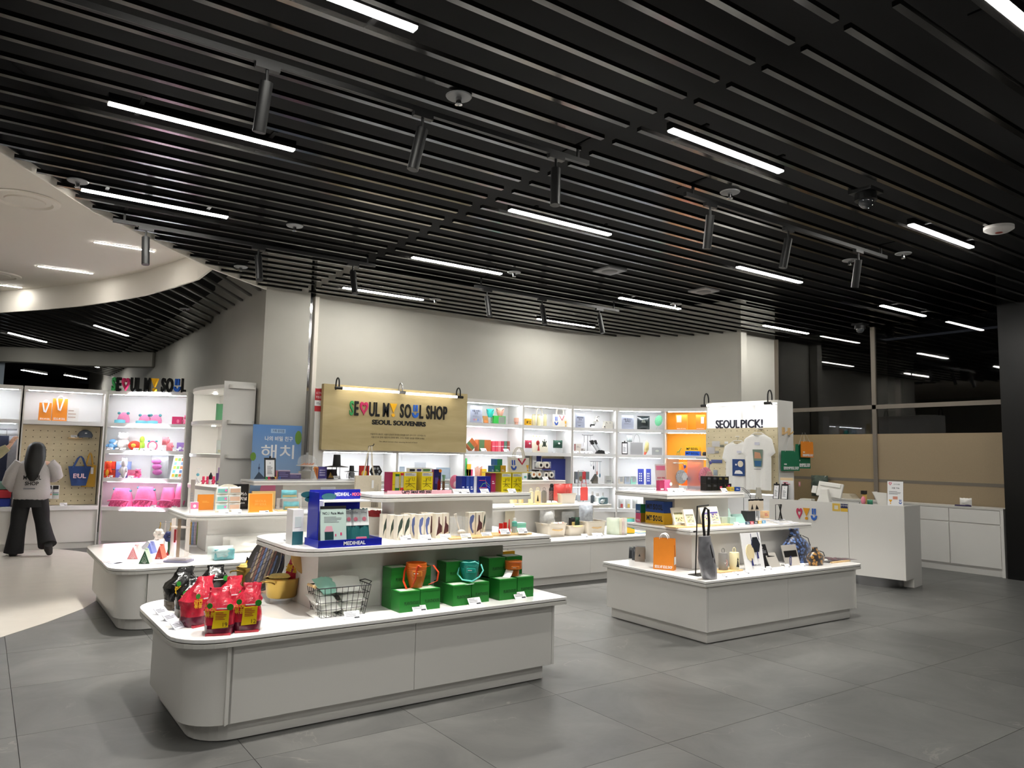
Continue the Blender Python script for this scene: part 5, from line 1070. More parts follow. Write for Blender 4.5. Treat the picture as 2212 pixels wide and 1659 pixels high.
P=put(1628,1652,1100,1069,z+.15,((Zp(1640,1118,z).x,Zp(1640,1118,z).y+.1,0),BA));r=root('fabric_pouch','grey tapered fabric pouch propped behind the canvas pouches','pouch',(Vector((P[0].x,P[0].y,z)),BA,0,0));B().box(-.004,.004,.03,.038,0,.22,STEEL).build('prop',r)
B().face([(-.06,.16),(.05,.14),(.06,.25),(.03,.34),(-.03,.34)],0,.02,mt((150,148,140),.8)).build('body',r,bev=.004)
P=put(1650,1662,1119,1104,z,None,BA);carton('small orange and white souvenir pack near the canvas pouches',P,.05,mt((236,196,150),.5),art=lambda b,w,h:lines(b,-w*.3,w*.3,h*.3,h*.7,2,BRANDR))
for k in range(5):
 P=put(1613+k*8.5,1620+k*8.5,1133-k*.6,1127-k*.6,z,None,BA);carton('tiny colourful magnet block, number %s from the left'%('one','two','three','four','five')[k],P,.02,W3([(60,90,110),(190,80,90),(50,60,70),(210,170,90),(90,150,190)][k]),group='magnet blocks',name='magnet',cat='magnet',art=lambda b,w,h:lines(b,-w*.3,w*.3,h*.2,h*.8,2,CARD))
q=random.Random(8)
for k in range(14):
 px,py=1632+k*6.6+q.uniform(-2,2),1134-(k*.3)-q.choice((0,4,8));P0=Zp(px,py,z);o=B().box(-.045,.045,-.03,.03,0,.002,mt([(232,232,240),(210,212,224),(60,58,74),(226,226,226)][k%4 if k>11 else(0 if k%2 else 1)],.3)).build('sticker_sheet',None)
 o.location=(P0.x,P0.y,z+.0012*(k%5)+.0005);o.rotation_euler=(0,0,q.uniform(-1,1));tag(o,'flat sticker packet in the scattered row before the cord stand, '+('first first second third fourth fifth sixth seventh eighth ninth tenth eleventh twelfth thirteenth fourteenth'.split()[k+1])+' from the left','sticker','scattered sticker packets')
P=put(1679,1695,1124,1090,z,None,BA);r=root('necklace_stand','small black stand with black cords crossed over it','stand',P);w,h=P[2],P[3]
B().tube([(-w/2,.02,0),(-w/2,.02,h),(w*.3,.02,h)],.004,BLACK,6).box(-w/2-.01,w*.5,0,.05,0,.004,BLACK).build('frame',r);B().tube([(-w*.1,.015,h),(w*.3,.01,0.004)],.006,BLACK,6).tube([(w*.25,.015,h),(-w*.15,.012,.004)],.006,BLACK,6).tube([(w*.1,.013,h),(w*.1,.01,.004)],.006,BLACK,6).build('cord',r)
for x,y,wh in((1498,1139,'before the second postcard'),(1549,1135,'before the right postcard'),(1594,1135,'before the mint boxes')):price('on the middle top '+wh,x,y,z,.07,None,BA)
z=ZB[2]
P=put(1418,1441,1057,1003,z,None,BA);sheet('tall white sign board with pink wavy header on the right counter',P,mt((236,226,230),.4),lambda b,w,h:[b.box(-w*.42,w*.42,-.001,0,h*.76,h*.94,mt((232,130,170),.5)),text(b,'한강핀 거북핀',0,h*.42,h*.06,MAG,0,.001,w=w*.7,bold=.02),text(b,'출시 기념',0,h*.3,h*.06,MAG,0,.001,w=w*.6,bold=.02)],name='sign_board',cat='sign',tilt=R(5))
P=put(1425,1436,1060,1038,z,None,BA);carton('small maroon carton before the pink header sign',P,.05,mt((170,50,90),.4),art=lambda b,w,h:b.box(-w*.3,w*.3,-.001,0,h*.08,h*.22,CARD))
P=put(1436,1452,1060,1036,z,None,BA);packet('bright pink pouch with pale flap beside the maroon carton',P,.05,mt((236,110,160),.4),lambda b,w,h:b.lathe([(0,0),(w*.18,0),(w*.18,.003)],CARD,seg=10).xf(Matrix.Translation((w*.28,-.002,h*.6))@Matrix.Rotation(PI/2,4,'X'),len(b.v)-30),seed=4)
for x0,x1,yt,mm,wh,fc,fc2 in((1444,1470,991,ACRP,'peach clear acrylic board with silver heart charm',(170,172,176),(214,216,220)),(1489,1524,991,mt((206,190,206),.08,a=.4),'clear acrylic board with pink fluffy charm',(240,150,168),(232,180,176))):
 P=put(x0,x1,1058,yt,z,None,BA);r=acrylic(wh+' on the right counter',P,.05,'acrylic charm boards',mm,'acrylic_board','display stand');w,h=P[2],P[3]
 c=th('key_charm',('silver fur ball charm with white flower shape' if fc[0]<200 else 'pink fur ball charm with pink round mirror'),'charm',P[0],P[1],'fur ball charms');cx,cz,rr=w*.36,h*.42,w*.42
 B().ell((cx,-.035,cz),(rr,.03,rr),mt(fc,.9,nz=.25,ns=60,bump=.8),18,12).build('fur_ball',c,smooth=True)
 b=B()
 for k in range(6):b.ell((cx+rr*.25+rr*.34*math.cos(k*PI/3),-.068,cz+rr*.05+rr*.34*math.sin(k*PI/3)),(rr*.26,.008,rr*.26),mt(fc2,.25),10,6)
 b.ell((cx+rr*.25,-.07,cz+rr*.05),(rr*.3,.01,rr*.3),mt(fc2,.2),10,6).build('flower_mirror',c,smooth=True)
 B().tube([(cx+rr*.5,-.035,cz+rr*.8),(cx+rr*.7,-.03,cz+rr*1.4),(cx+rr*.5,-.02,cz+rr*1.9),(0,.02,cz+rr*1.9)],.005,STEEL,6).build('clasp',c,smooth=True);B().ell((cx+rr*.75,-.035,cz+rr*1.45),(.02,.012,.02),mt((110,110,190),.3),8,6).build('bead',c,smooth=True)
for k in range(8):
 i,j=k%4,k//4;x0=1525.5+i*12.4
 P=put(x0,x0+11.9,1060-i*.2,1044.5,z,None,BA);carton('black gift carton in the black block, %s row, %s'%(('lower','upper')[j],('leftmost','second','third','rightmost')[i]),(Vector((P[0].x,P[0].y,z+j*(P[3]+.001))),BA,P[2],P[3]),.08,mt((34,34,34),.4),group='black gift cartons',art=lambda b,w,h,i=i,j=j:lines(b,-w*.2,w*.35,h*.55,h*.85,3,mt((180,160,90),.5)if i>1 else GREYINK)if not(i==2 and j==0)else b.box(-w*.1,w*.3,-.001,0,h*.2,h*.6,mt((226,90,110),.5)))
P=put(1577,1588,1061,1052,z,None,BA);carton('tiny yellow box at the end of the upper top',P,.05,mt((232,196,70),.4),art=lambda b,w,h:lines(b,-w*.3,w*.3,h*.3,h*.7,2,GREYINK))
P=put(1588.5,1599,1061,1052,z,None,BA);r=carton('tiny blue box with black wrist strap hanging off the top',P,.05,mt((30,70,150),.4),art=lambda b,w,h:lines(b,-w*.3,w*.3,h*.3,h*.7,2,CARD))
B().tube([(P[2]/2,.01,P[3]*.9),(P[2]/2+.05,-.0,P[3]*.8),(P[2]/2+.10,-.06,-.04),(P[2]/2+.085,-.07,-.08),(P[2]/2+.07,-.05,-.03),(P[2]/2+.03,0,P[3]*.6)],.003,BLACK,5).build('wrist_strap',r)
P=put(1580,1590,1054,1042,z,None,BA);P=(Vector(Zp(1584,1060,z))+Vector((0,.06,0)),BA,P[2],.075);carton('tiny dark box behind the yellow and blue ones',P,.04,mt((36,32,40),.4),art=lambda b,w,h:b.box(-w*.2,w*.2,-.001,0,h*.5,h*.8,MAG))
for x,y,wh in((1452,1063,'below the first acrylic board, left'),(1465,1063,'below the first acrylic board, right'),(1474,1063,'between the acrylic boards'),(1567,1063,'before the black cartons')):price('on the upper top '+wh,x,y,z,.09,None,BA)
z=ZL[0]
def prismbox(label,x0,x1,yb,yt,cf,cs,ang,d):
 P=put(x0,x1,yb,yt,z,None,ang);w,h=P[2],P[3];r=root('triangle_box',label,'box',P,'triangular gift boxes');b=B()
 b.add([(-w/2,0,0),(w/2,0,0),(0,0,h)],[(0,1,2)],cf);b.add([(-w/2,0,0),(0,0,h),(0,d,h),(-w/2,d,0),(w/2,0,0),(w/2,d,0)],[(3,0,1,2),(4,5,2,1),(0,3,5,4),(3,2,5)],cs);b.build('body',r)
 b=B()
 for k in range(3):b.tube([(-w*.26+w*.09*k,-.001,h*.1),(0,-.001,h*(.7-.2*k)),(w*.26-w*.09*k,-.001,h*.1)],.0016,cs,4)
 text(b,'서울',0,h*.04,h*.09,CARD,0,.001);b.build('print',r);B().box(-.012,.012,d*.4,d*.6,h,h+.012,cs).build('closing_tab',r)
WPK=mt((234,226,226),.5)
prismbox('white and grey triangular box, largest and farthest of the five',300,336,1187,1168,mt((190,192,200),.5),WPK,R(-50),.26)
prismbox('pink triangular box with arch lines, in front of the white one',274,298,1208,1181,mt((226,150,156),.5),mt((238,206,208),.5),R(-30),.17)
prismbox('dark green triangular box with pale sides',299,323,1218,1189,mt((30,76,50),.5),mt((184,206,184),.5),R(-25),.12)
prismbox('blue violet triangular box behind the green one',313,330,1196,1173,mt((110,128,210),.5),mt((150,160,226),.5),R(-30),.12)
prismbox('red triangular box with coral sides, right of the green one',334,351,1208,1180,mt((176,50,46),.5),mt((222,110,90),.5),R(-25),.16)
for k,(x,y,c,wh)in enumerate(((232,1212,(240,214,208),'pink'),(248,1216,(214,216,236),'lilac'),(266,1217,(224,228,232),'white'),(338,1216,(232,226,226),'white, before the red box'))):
 P0=Zp(x,y,z);o=B().box(-.05,.05,-.07,.07,0,.003,mt(c,.15)).build('leaflet',None);o.location=(P0.x,P0.y,z+.0005);o.rotation_euler[2]=.3*k;tag(o,'flat %s leaflet lying on the rounded end of the left counter'%wh,'leaflet','leaflets on the left counter')
P=put(352,404,1216,1121,z,None,CAMA);w,h=P[2],P[3];r=root('acrylic_case','tall clear acrylic jewellery display tower with straps inside','display case',P);SM=mt((236,226,220),.05,a=.45)
B().box(-w/2,w/2,0,w*.7,0,.02,mt((176,172,204),.2,t=.4)).box(-w*.36,w*.42,w*.05,w*.6,.02,.05,SM).build('base',r,bev=.002)
B().box(-w*.3,-w*.28,w*.1,w*.5,.05,h,SM).box(w*.32,w*.34,w*.1,w*.5,.05,h,SM).box(-w*.02,w*.12,w*.08,w*.09,.05,h,mt((190,170,150),.1,t=.6)).build('plate',r);B().box(-w*.3,w*.36,w*.1,w*.5,h*.78,h*.8,SM).tube([(-w*.35,w*.15,h*.82),(w*.42,w*.15,h*.82)],.005,SM,6).build('cross_bar',r)
B().box(-w*.2,-w*.12,w*.2,w*.22,h*.45,h*.75,mt((170,40,50),.6)).box(-w*.09,-w*.03,w*.2,w*.22,h*.45,h*.76,mt((240,150,140),.6)).build('hanging_strap',r)
P=put(330,352,1205,1130,z,None,CAMA);P=(Vector(P[0])+Vector((.04,.16,0)),CAMA,P[2],P[3]);w,h=P[2],P[3];r=root('charm_stand','clear stand with white flower and navy charms behind the triangle boxes','stand',P)
B().box(-w*.5,w,0,.1,0,.01,ACR).tube([(w*.2,.05,.01),(w*.2,.05,h)],.006,SM,6).tube([(-w*.4,.05,h*.97),(w*.9,.05,h*.97)],.005,STEEL,6).build('frame',r)
def charm(label,x,zc,rr,c,P=P):
 o=th('key_charm',label,'charm',P[0],P[1],'charms on the left counter stand');b=B()
 for k in range(6):b.ell((x+rr*.55*math.cos(k*PI/3),.03,zc+rr*.55*math.sin(k*PI/3)),(rr*.48,.02,rr*.48),mt(c,.7,nz=.1,ns=60),10,6)
 b.build('flower',o,smooth=True);B().tube([(x,.035,zc+rr),(x+.005,.04,zc+rr+.03),(x,.05,h*.97)],.005,mt((200,160,80),.3,m=.8),6).build('gold_clasp',o)
charm('white fluffy flower charm on the left counter stand',-w*.3,h*.62,.055,(226,222,214));charm('navy flower charm on the left counter stand',w*.75,h*.55,.055,(36,44,86))
B()
o=th('tassel','dark green and red tassel strap below the navy charm','tassel',P[0],P[1]);B().ribbon([(w*.8,.03,h*.42),(w*.9,.02,h*.2),(w*.8,.015,h*.03)],.03,.006,mt((40,76,50),.6),(1,0,0)).build('strap',o);B().face([(w*.6,.0),(w*.95,.0),(w*.78,h*.12)],0,.01,mt((150,30,40),.6)).build('red_tip',o)
P=put(405,430,1184,1122,z,None,CAMA);P=(Vector(P[0])+Vector((.02,.1,0)),CAMA,P[2],P[3]);w,h=P[2],P[3];r=root('pouch_rack','white edged clear rack holding colourful slim packs beside the riser','rack',P);B().box(-w/2,w/2,0,.1,0,.02,CARD).box(-w/2,w/2,.095,.1,.02,h,ACR).box(w/2-.006,w/2,0,.095,.02,h,CARD).build('holder',r)
for k,(c,wh)in enumerate((((204,166,80),'gold'),((140,160,200),'pale blue'),((190,170,190),'lilac'),((130,150,90),'olive green'))):packet('slim %s pack in the clear rack'%wh,(Vector(P[0])+Vector((math.cos(CAMA)*(-w*.36+w*.22*k),math.sin(CAMA)*(-w*.36+w*.22*k),.022)),CAMA,w*.2,h*.8),.02,mt(c,.3,nz=.25,ns=40),None,'slim packs in the clear rack',seed=k)
P=put(452,508,1211,1181,z,None,0);w,h=P[2],P[3];r=root('packed_cushion','clear bag with mint and blue packed souvenir at the riser','packet',P);B().box(-w*.28,w*.5,.02,.14,0.002,h*.8,mt((110,170,176),.3,nz=.3,ns=14)).build('content',r,bev=.01);pillow(B(),w,h,.17,mt((224,232,228),.1,a=.4),seed=8).build('clear_bag',r,smooth=2)
for k,(dx,wh)in enumerate(((0,'front'),(-.03,'rear'))):
 P=put(500+k*-4,572,1194,1163,z,None,0);packet('white plastic wrapped tote pack behind the black noodle packet, %s one'%wh,(Vector(P[0])+Vector((dx,.0+.09*k,0)),0,P[2],P[3]*1.1),.09,mt((222,220,214),.25,coat=.6),None,'white wrapped packs',seed=11+k,tilt=R(8))
P=put(447,640,1189,1152,z,((0,8.215,0),0));o=one(B().box(-P[2]/2,P[2]/2,-.008,.0,0,P[3],mt((236,235,232),.5)),'backing_board','plain white board leaning on the lower riser of the left counter','board',P)
z=ZL[1]
P=put(466,520,1107,1046,z,None,0);w,h=P[2],P[3];pts=[(-w/2,0),(w/2,0)]+[(w/2*math.cos(PI*k/10),h*.72+h*.28*math.sin(PI*k/10))for k in range(11)]
r=root('pouch_display','arched cream display board with six sealed pouches','display board',P);B().face(pts,.03,.04,mt((228,222,204),.5)).build('board',r);B().box(-w*.3,w*.3,0.0,.1,0,.008,mt((228,222,204),.5)).build('foot',r)
for k in range(6):
 i,j=k%2,k//2;c=(120,176,170)if i==0 else(190,160,140)
 packet('%s sealed pouch on the arched board, %s'%(('teal','tan')[i],('bottom','middle','top')[j]),(Vector(P[0])+Vector((-w*.25+w*.5*i,.012,.02+h*.29*j)),0,w*.46,h*.26),.016,mt((226,230,228),.15,coat=.6),lambda b,w,h,c=c:b.box(-w*.42,w*.42,-.004,0,h*.2,h*.75,mt(c,.4))and(b.lathe([(0,0),(w*.1,0),(w*.1,.002)],mt((220,100,160),.4),seg=8).xf(Matrix.Translation((w*.26,-.005,h*.5))@Matrix.Rotation(PI/2,4,'X'),len(b.v)-24)if c[2]>150 else 0),'sealed pouches on the arched board',seed=k)
OR2=mt((226,138,40),.45)
P=put(432,466,1103,1071,z,None,0);P=(Vector(P[0])+Vector((0,.12,0)),0,P[2]*1.05,P[3]*1.05);sheet('orange board standing left behind the arched pouch display',P,OR2,lambda b,w,h:lines(b,-w*.2,w*.25,h*.45,h*.6,2,mt((240,170,80),.5)),'orange boards on the left counter')
P=put(411,428,1109,1085,z,None,0);carton('small pink and white carton at the left tip of the middle top',P,.05,mt((222,110,150),.4),mt((236,226,230),.4),art=lambda b,w,h:b.box(-w/2,w/2,-.001,0,0,h*.4,mt((228,228,234),.4)).ell((0,-.001,h*.65),(w*.2,.002,h*.15),CARD,8,6))
P=put(505,544,1102,1047,z,None,0);P=(Vector(P[0])+Vector((0,.16,0)),0,P[2],P[3]*1.0);sheet('black sign board with white Korean lettering behind the pouches',P,mt((20,20,22),.4),lambda b,w,h:[text(b,'메이커스',w*.05,h*.55,h*.1,CARD,0,.001,bold=.02),text(b,'오리지널',w*.05,h*.36,h*.1,CARD,0,.001,bold=.02),text(b,'Originals',w*.1,h*.22,h*.06,CARD,0,.001)],name='sign_board',cat='sign')
P=put(549,600,1101,1062,z,None,0);P=(Vector(P[0])+Vector((0,.1,0)),0,P[2],P[3]);carton('tan flat carton behind the framed orange card',P,.03,mt((214,180,120),.5),art=lambda b,w,h:b.box(w*.3,w*.42,-.001,0,h*.1,h*.2,GREYINK))
P=put(538,588,1107,1067,z,None,0);sheet('framed orange card with embossed lettering before the tan carton',P,OR2,lambda b,w,h:[text(b,'SEOUL',0,h*.55,h*.12,mt((240,170,90),.5),0,.001,w=w*.5),text(b,'MY SOUL',0,h*.38,h*.12,mt((240,170,90),.5),0,.001,w=w*.5)],'orange boards on the left counter',frame=(.008,mt((236,190,120),.3)),tilt=R(6))
P=put(604,652,1104,1062,z,None,0);w,h=P[2],P[3];r=root('acrylic_shelf','clear two-level acrylic rack on a wooden base with teal pouches','display stand',P);B().box(-w*.55,w*.55,0,.14,0,.01,BEECH).build('wooden_base',r);B().box(-w*.5,w*.5,.02,.12,h*.62,h*.64,ACR).box(-w*.5,-w*.48,.02,.12,.01,h*.62,ACR).box(w*.48,w*.5,.02,.12,.01,h*.9,ACR).build('shelf',r)
for zz,dx,wh in((.011,.1,'lower'),(h*.645,-.02,'upper')):packet('teal printed pouch on the %s level of the acrylic rack'%wh,(Vector(P[0])+Vector((w*dx,.05,zz)),0,w*.7,h*.42),.03,mt((110,178,190),.2,coat=.5,nz=.2,ns=20),lambda b,w,h:b.box(-w*.45,w*.45,-.006,0,h*.15,h*.4,mt((160,150,110),.4)),'pouches on the acrylic rack',seed=4)
P=put(693,725,1097,1052,z,None,0);w,h=P[2],P[3]
r=acrylic('clear stand holding two violet brochures behind the blue case',P,.06,name='brochure_stand')
VIO=mt((92,84,160),.4,nz=.3,ns=20)
for k in(0,1):carton('violet cloud print brochure, %s of the pair'%('left','right')[k],(Vector(P[0])+Vector((-w*.24+w*.48*k,.012,.013)),0,w*.44,h*.78),.008,VIO,name='brochure',cat='brochure',group='violet brochures',art=lambda b,w,h:[b.box(-w*.4,w*.4,-.001,0,h*(.3+.12*j),h*(.36+.12*j),mt((200,196,226),.5))for j in range(3)])
P=put(444,452,1104,1070,z,None,0)
for x,y,wh in((484,1110,'below the teal pouches'),(512,1110,'below the tan pouches'),(571,1107,'before the framed orange card')):price('on the left counter '+wh,x,y,z,.1)
P=put(409,418,1104,1036,z,None,0);sheet('narrow grey print panel standing at the tower edge',P,mt((140,130,126),.5),lambda b,w,h:lines(b,-w*.4,w*.3,h*.2,h*.6,5,GREYINK),name='print_card',cat='card')
z=ZL[2];pu=((2.5,7.86,0),0)
P=put(571,596,1034,989,z,None,0)
def clipboard(label,P,tilt=R(10),group='black clipboards'):
 w,h=P[2],P[3];r=sheet(label,P,mt((22,22,24),.4),lambda b,w,h:[b.box(-w*.38,w*.38,-.0012,0,h*.08,h*.9,PAPER),lines(b,-w*.25,w*.25,h*.2,h*.62,7,GREYINK,-.0012),text(b,'ㅈ',0,h*.7,h*.08,INK,-.0012,.0006)],group,'clipboard','clipboard',tilt=tilt)
 M=Matrix.Rotation(-tilt,4,'X');B().box(-w*.25,w*.25,-.012,.0,h*.92,h*.98,BLACK).cyl((0,-.004,h*.97),.012,.03,BLACK,10).xf(M).build('clip',r)
clipboard('black clipboard with price list on the left counter top',P)
for k,(x,c,ch)in enumerate(((575,(60,160,90),'S'),(581,(210,50,90),'E'),(586,(30,30,34),'U'),(590,(30,30,34),'L'),(594.5,(220,190,50),'!'),(603,(50,110,190),'U'))):
 P=put(x-2.2,x+2.2,1035.5,1030,z,None,0);r=root('letter_block','tiny %s letter block before the clipboard, number %s'%(('green','pink','black','black','yellow','blue')[k],('one','two','three','four','five','six')[k]),'letter block',P,'tiny letter blocks');b=B()
 if ch=='!':sym(b,'!',-P[2]/2,0,P[2],P[3],mt(c,.4),0,.012)
 else:text(b,ch,0,0,P[3],mt(c,.4),0,.012,w=P[2],bold=.03)
 b.build('letter',r)
VBK=mt((74,66,104),.5);GLD=mt((176,140,72),.5)
for k,(a,e,yb,yt,c,wh)in enumerate(((600,626,1035,1016,VBK,'taller stack, violet tin'),(624,650,1035,1023,VBK,'lower violet tin with gold side'))):
 P=put(a,e,yb,yt,z,None,R(-10));r=carton('violet confectionery tin before the cake stand, '+wh,P,.09,c,GLD,VBK,'confectionery boxes',lambda b,w,h:lines(b,-w*.4,w*.4,h*.2,h*.8,3,mt((120,112,160),.5)),lid=(.012,mt((180,160,180),.4)))
P=put(632,678,1034,977,z,None,CAMA);w,h=P[2],P[3];r=root('cake_stand','white footed cake stand with glass dome over snacks','cake stand',P);rr=w/2;c=(0,rr,0);h0=.0
CER=mt((228,226,222),.25)
B().box(-rr*.6,rr*.6,rr*.4,rr*1.6,0,h*.28,mt((214,212,206),.1,t=.6)).build('clear_riser',r)
B().lathe([(0,h*.285),(rr*.48,h*.285),(rr*.42,h*.31),(rr*.2,h*.38),(rr*.18,h*.44),(rr*.9,h*.475),(rr,h*.49),(rr*.98,h*.505),(0,h*.50)],CER,c,32).build('stand',r,smooth=True)
GLS=mt((240,244,246),.04,a=.2)
B().lathe([(rr*.86,h*.51),(rr*.86,h*.66),(rr*.78,h*.78),(rr*.55,h*.87),(rr*.2,h*.91),(rr*.08,h*.915),(rr*.14,h*.95),(rr*.1,h*.99),(0,h)],GLS,c,32).build('glass_dome',r,smooth=True)
o=th('pastry','orange wrapped pastries under the glass dome','pastry',P[0],P[1]);b=B()
for k in range(4):b.face([(-rr*.55+rr*.25*k,h*.51),(-rr*.2+rr*.25*k,h*.51),(-rr*.1+rr*.25*k,h*.6)],rr*(.7+.12*k),rr*(.95+.12*k),mt((206,120,60),.5))
b.build('wrapped_piece',o)
P=put(677,687,1036,1008,z,None,R(-15));r=root('snack_box','wedge shaped orange snack box beside the violet pack','box',P,'confectionery boxes');w,h=P[2],P[3];B().face([(w*.4,0),(w*.5,h*.95),(-w*.3,h),(-w*.6,h*.86)],0,.05,mt((206,130,70),.5)).build('body',r);B().face([(w*.3,h*.1),(w*.36,h*.85),(-w*.3,h*.9)],-.001,0,mt((150,80,40),.5)).build('print',r)
P=put(688,705.5,1034,1008,z,None,0);carton('violet cloud print snack pack right of the cake stand',P,.04,VIO,art=lambda b,w,h:[b.box(-w*.4,w*.3,-.001,0,h*(.25+.2*j),h*(.35+.2*j),mt((190,186,222),.5))for j in range(3)],group='confectionery boxes')
P=put(707,730,1034,1014,z,None,0);sheet('dark brown and gold slanted box under the black hat',P,mt((56,44,52),.4),lambda b,w,h:b.face([(-w*.4,h*.1),(w*.1,h*.1),(-w*.1,h*.7)],-.001,0,GLD),'confectionery boxes','snack_box','box',.03,R(30))
HAT=mt((16,17,18),.6);
def hat(label,x0,x1,yb,yt,yb0,hz,big):
 P=put(x0,x1,yb0,yt,z,None,CAMA);w,h=P[2],P[3];r=root('horsehair_hat',label,'hat',P,'traditional black hats');rr=w/2;k=hz
 B().lathe([(rr*.36,h*k),(rr*1.0,h*(k-.035)),(rr*1.0,h*(k-.02)),(rr*.36,h*(k+.03))],HAT,(0,rr*.6,0),32).build('brim',r,smooth=True)
 B().lathe([(rr*.36,h*k),(rr*.34,h*.6 if k<.6 else h*(k+.2)),(rr*.29,h*.985),(rr*.27,h),(0,h*1.0)],HAT,(0,rr*.6,0),28).build('crown',r,smooth=True)
 if big:B().tube([(0,rr*.6,0),(0,rr*.6,h*.95)],.006,BLACK,6).lathe([(.06,0),(.06,.006),(0,.006)],BLACK,(0,rr*.6,0),16).build('hat_stand',r);B().tube([(-rr*.3,rr*.35,h*k),(-rr*.34,rr*.3,h*.1)],.003,BLACK,5).tube([(rr*.36,rr*.35,h*k),(rr*.36,rr*.3,h*.05)],.003,BLACK,5).build('chin_cord',r)
 else:B().lathe([(0,0),(rr*.38,0),(rr*.42,h*.1),(rr*.42,h*.42),(rr*.3,h*.5),(0,h*.5)],mt((150,152,152),.2,t=.4),(0,rr*.6,0),20).build('glass_jar',r,smooth=True);B().tube([(-rr*.42,rr*.5,h*.5),(-rr*.6,rr*.4,h*.3),(-rr*.55,rr*.4,0.004)],.003,BLACK,5).build('chin_cord',r)
hat('large traditional black hat on a thin stand, wide brim',697,748,1000,982,1035,.52,True);hat('small traditional black hat sitting on a grey glass jar',741,773,1018,1006,1034,.56,False)
P=put(723,735,1035,1027,z,None,0);price('below the large black hat',729,1035,z,.09);price('left of the tote bag, before the small hat',762,1034,z,.08)
P=put(797,827,1033,1004,z,None,0);r=root('hexagon_plaque','black and silver hexagonal plaque behind the canvas tote','plaque',P);w,h=P[2],P[3];B().lathe([(0,0),(h*.5,0),(h*.5,.02),(0,.02)],mt((24,24,26),.3),seg=6).xf(Matrix.Translation((0,.02,h*.5))@Matrix.Rotation(PI/2,4,'X')).build('body',r);b=B()
for k in range(6):b.ell((h*.25*math.cos(k*PI/3),-.001,h*.5+h*.25*math.sin(k*PI/3)),(h*.1,.003,h*.1),mt((150,154,158),.3,m=.6),6,4)
b.build('silver_inlay',r)
P=put(776,797,1034,1006,z,None,0);carton('red and black round patterned fan box behind the tote',P,.02,mt((170,40,30),.4),art=lambda b,w,h:b.lathe([(0,0),(w*.3,0),(w*.3,.002)],mt((232,190,70),.4),seg=14).xf(Matrix.Translation((0,-.001,h*.4))@Matrix.Rotation(PI/2,4,'X'),len(b.v)-42))
xt=Pp(793,1035,(0,8.66,0),0);r=root('bag_hanger','black pole stand carrying the long canvas tote','stand',(Vector((xt.x+.0,8.64,z)),0,0,0));zt_=Pp(795,964,(0,8.54,0),0).z
B().box(-.08,.08,-.02,.1,0,.006,BLACK).build('base',r);B().tube([(0,.03,.006),(0.01,.03,zt_-z)],.006,BLACK,8).tube([(.01,.03,zt_-z),(.02,-.08,zt_-z+.01),(.02,-.10,zt_-z+.03)],.006,BLACK,8).build('pole',r,smooth=True)
hk=Vector((xt.x+.02,8.54,zt_));zq=Pp(792,1099,(0,8.54,0),0).z;pt_=((hk.x,hk.y,0),0);P=put(764,820,1099,1027,zq,pt_);w=P[2];h=P[3]
P=(Vector((P[0].x,8.50,zq)),0,w,h);r=root('tote_bag','long natural canvas tote bag hanging from the black pole stand','bag',P);CN2=mt((206,196,176),.85,nz=.04,ns=70)
toteshape(B(),w,h,.05,CN2,1.05,4).build('body',r,smooth=True)
B().ribbon([(-w*.22,.02,h*.92),(-w*.12,.022,h*1.35),(.0,.026,zt_-zq),(.03,.026,zt_-zq+.004),(w*.12,.022,h*1.35),(w*.24,.02,h*.92)],.03,.004,CN2,(.6,.0,.0)).build('handle',r)
b=B()
for k in range(6):x=w*.12+k*.016;b.face([(x,h*.05),(x+.006,h*.05),(x+.001,h*(.5+.05*k))],-.003,.0,INKB)
b.build('stripe_print',r);B().box(w*.1,w*.18,-.006,-.003,h*.62,h*.86,CARD).build('swing_tag',r)
z=ZM[0]
P=bin_('cream basket with wooden handle and white bags, widest one on the middle counter',1184,1226,1160,1131,z,.3,35);
CLP=mt((224,226,226),.12,a=.5,nz=.1,ns=30,bump=.6)
packet('clear wrapped rolled goods heaped in the widest cream basket',(Vector(P[0])+Vector((-.02,.12,.05)),0,P[2]*.75,P[3]+.12),.18,CLP,None,'clear wrapped goods in baskets',seed=3)
packet('cream canvas bag with logo in the widest basket',(Vector(P[0])+Vector((.05,.04,.02)),0,P[2]*.7,P[3]*.95),.06,CANV,totelogo,'printed canvas totes',seed=6)
P=bin_('cream basket with dark green packets, in the middle of the row',1230,1266,1157,1135,z,.24,60)
packet('dark green packet sticking out of the middle basket',(Vector(P[0])+Vector((.05,.08,.04)),0,P[2]*.5,P[3]+.06),.06,mt((36,70,52),.3),None,None,seed=4);packet('black packet with white label in the middle basket',(Vector(P[0])+Vector((-.05,.04,.05)),0,P[2]*.4,P[3]+.05),.04,mt((26,26,28),.3),lambda b,w,h:b.box(-w*.2,w*.2,-.004,0,h*.45,h*.7,mt((210,190,120),.5)),seed=5)
packet('clear bag peaking above the middle basket',(Vector(P[0])+Vector((.0,.15,.04)),0,P[2]*.8,P[3]+.13),.1,CLP,None,'clear wrapped goods in baskets',seed=7)
P=bin_('tall cream bucket basket with wooden handle, right one of the row',1269,1311,1156,1126,z,.26,30)
packet('clear bag with blue and white goods in the right basket',(Vector(P[0])+Vector((-.04,.12,.05)),0,P[2]*.7,P[3]+.16),.14,mt((190,198,210),.12,a=.7,nz=.25,ns=20,bump=.6),None,'clear wrapped goods in baskets',seed=9)
P=bin_('cream basket half hidden behind the mint soap box',1137,1158,1150,1134,z,.22,0);packet('dark and blue packets in the half hidden basket',(Vector(P[0])+Vector((-.06,.1,.04)),0,P[2]*1.0,P[3]+.1),.1,mt((52,58,70),.3,nz=.3,ns=30),None,seed=12)
P=put(1092,1113,1150,1100,z,((5.3,8.07,0),0));packet('beige folded shopping bag standing by the middle riser',P,.04,mt((190,182,160),.6),None,seed=2,name='folded_bag',cat='bag')
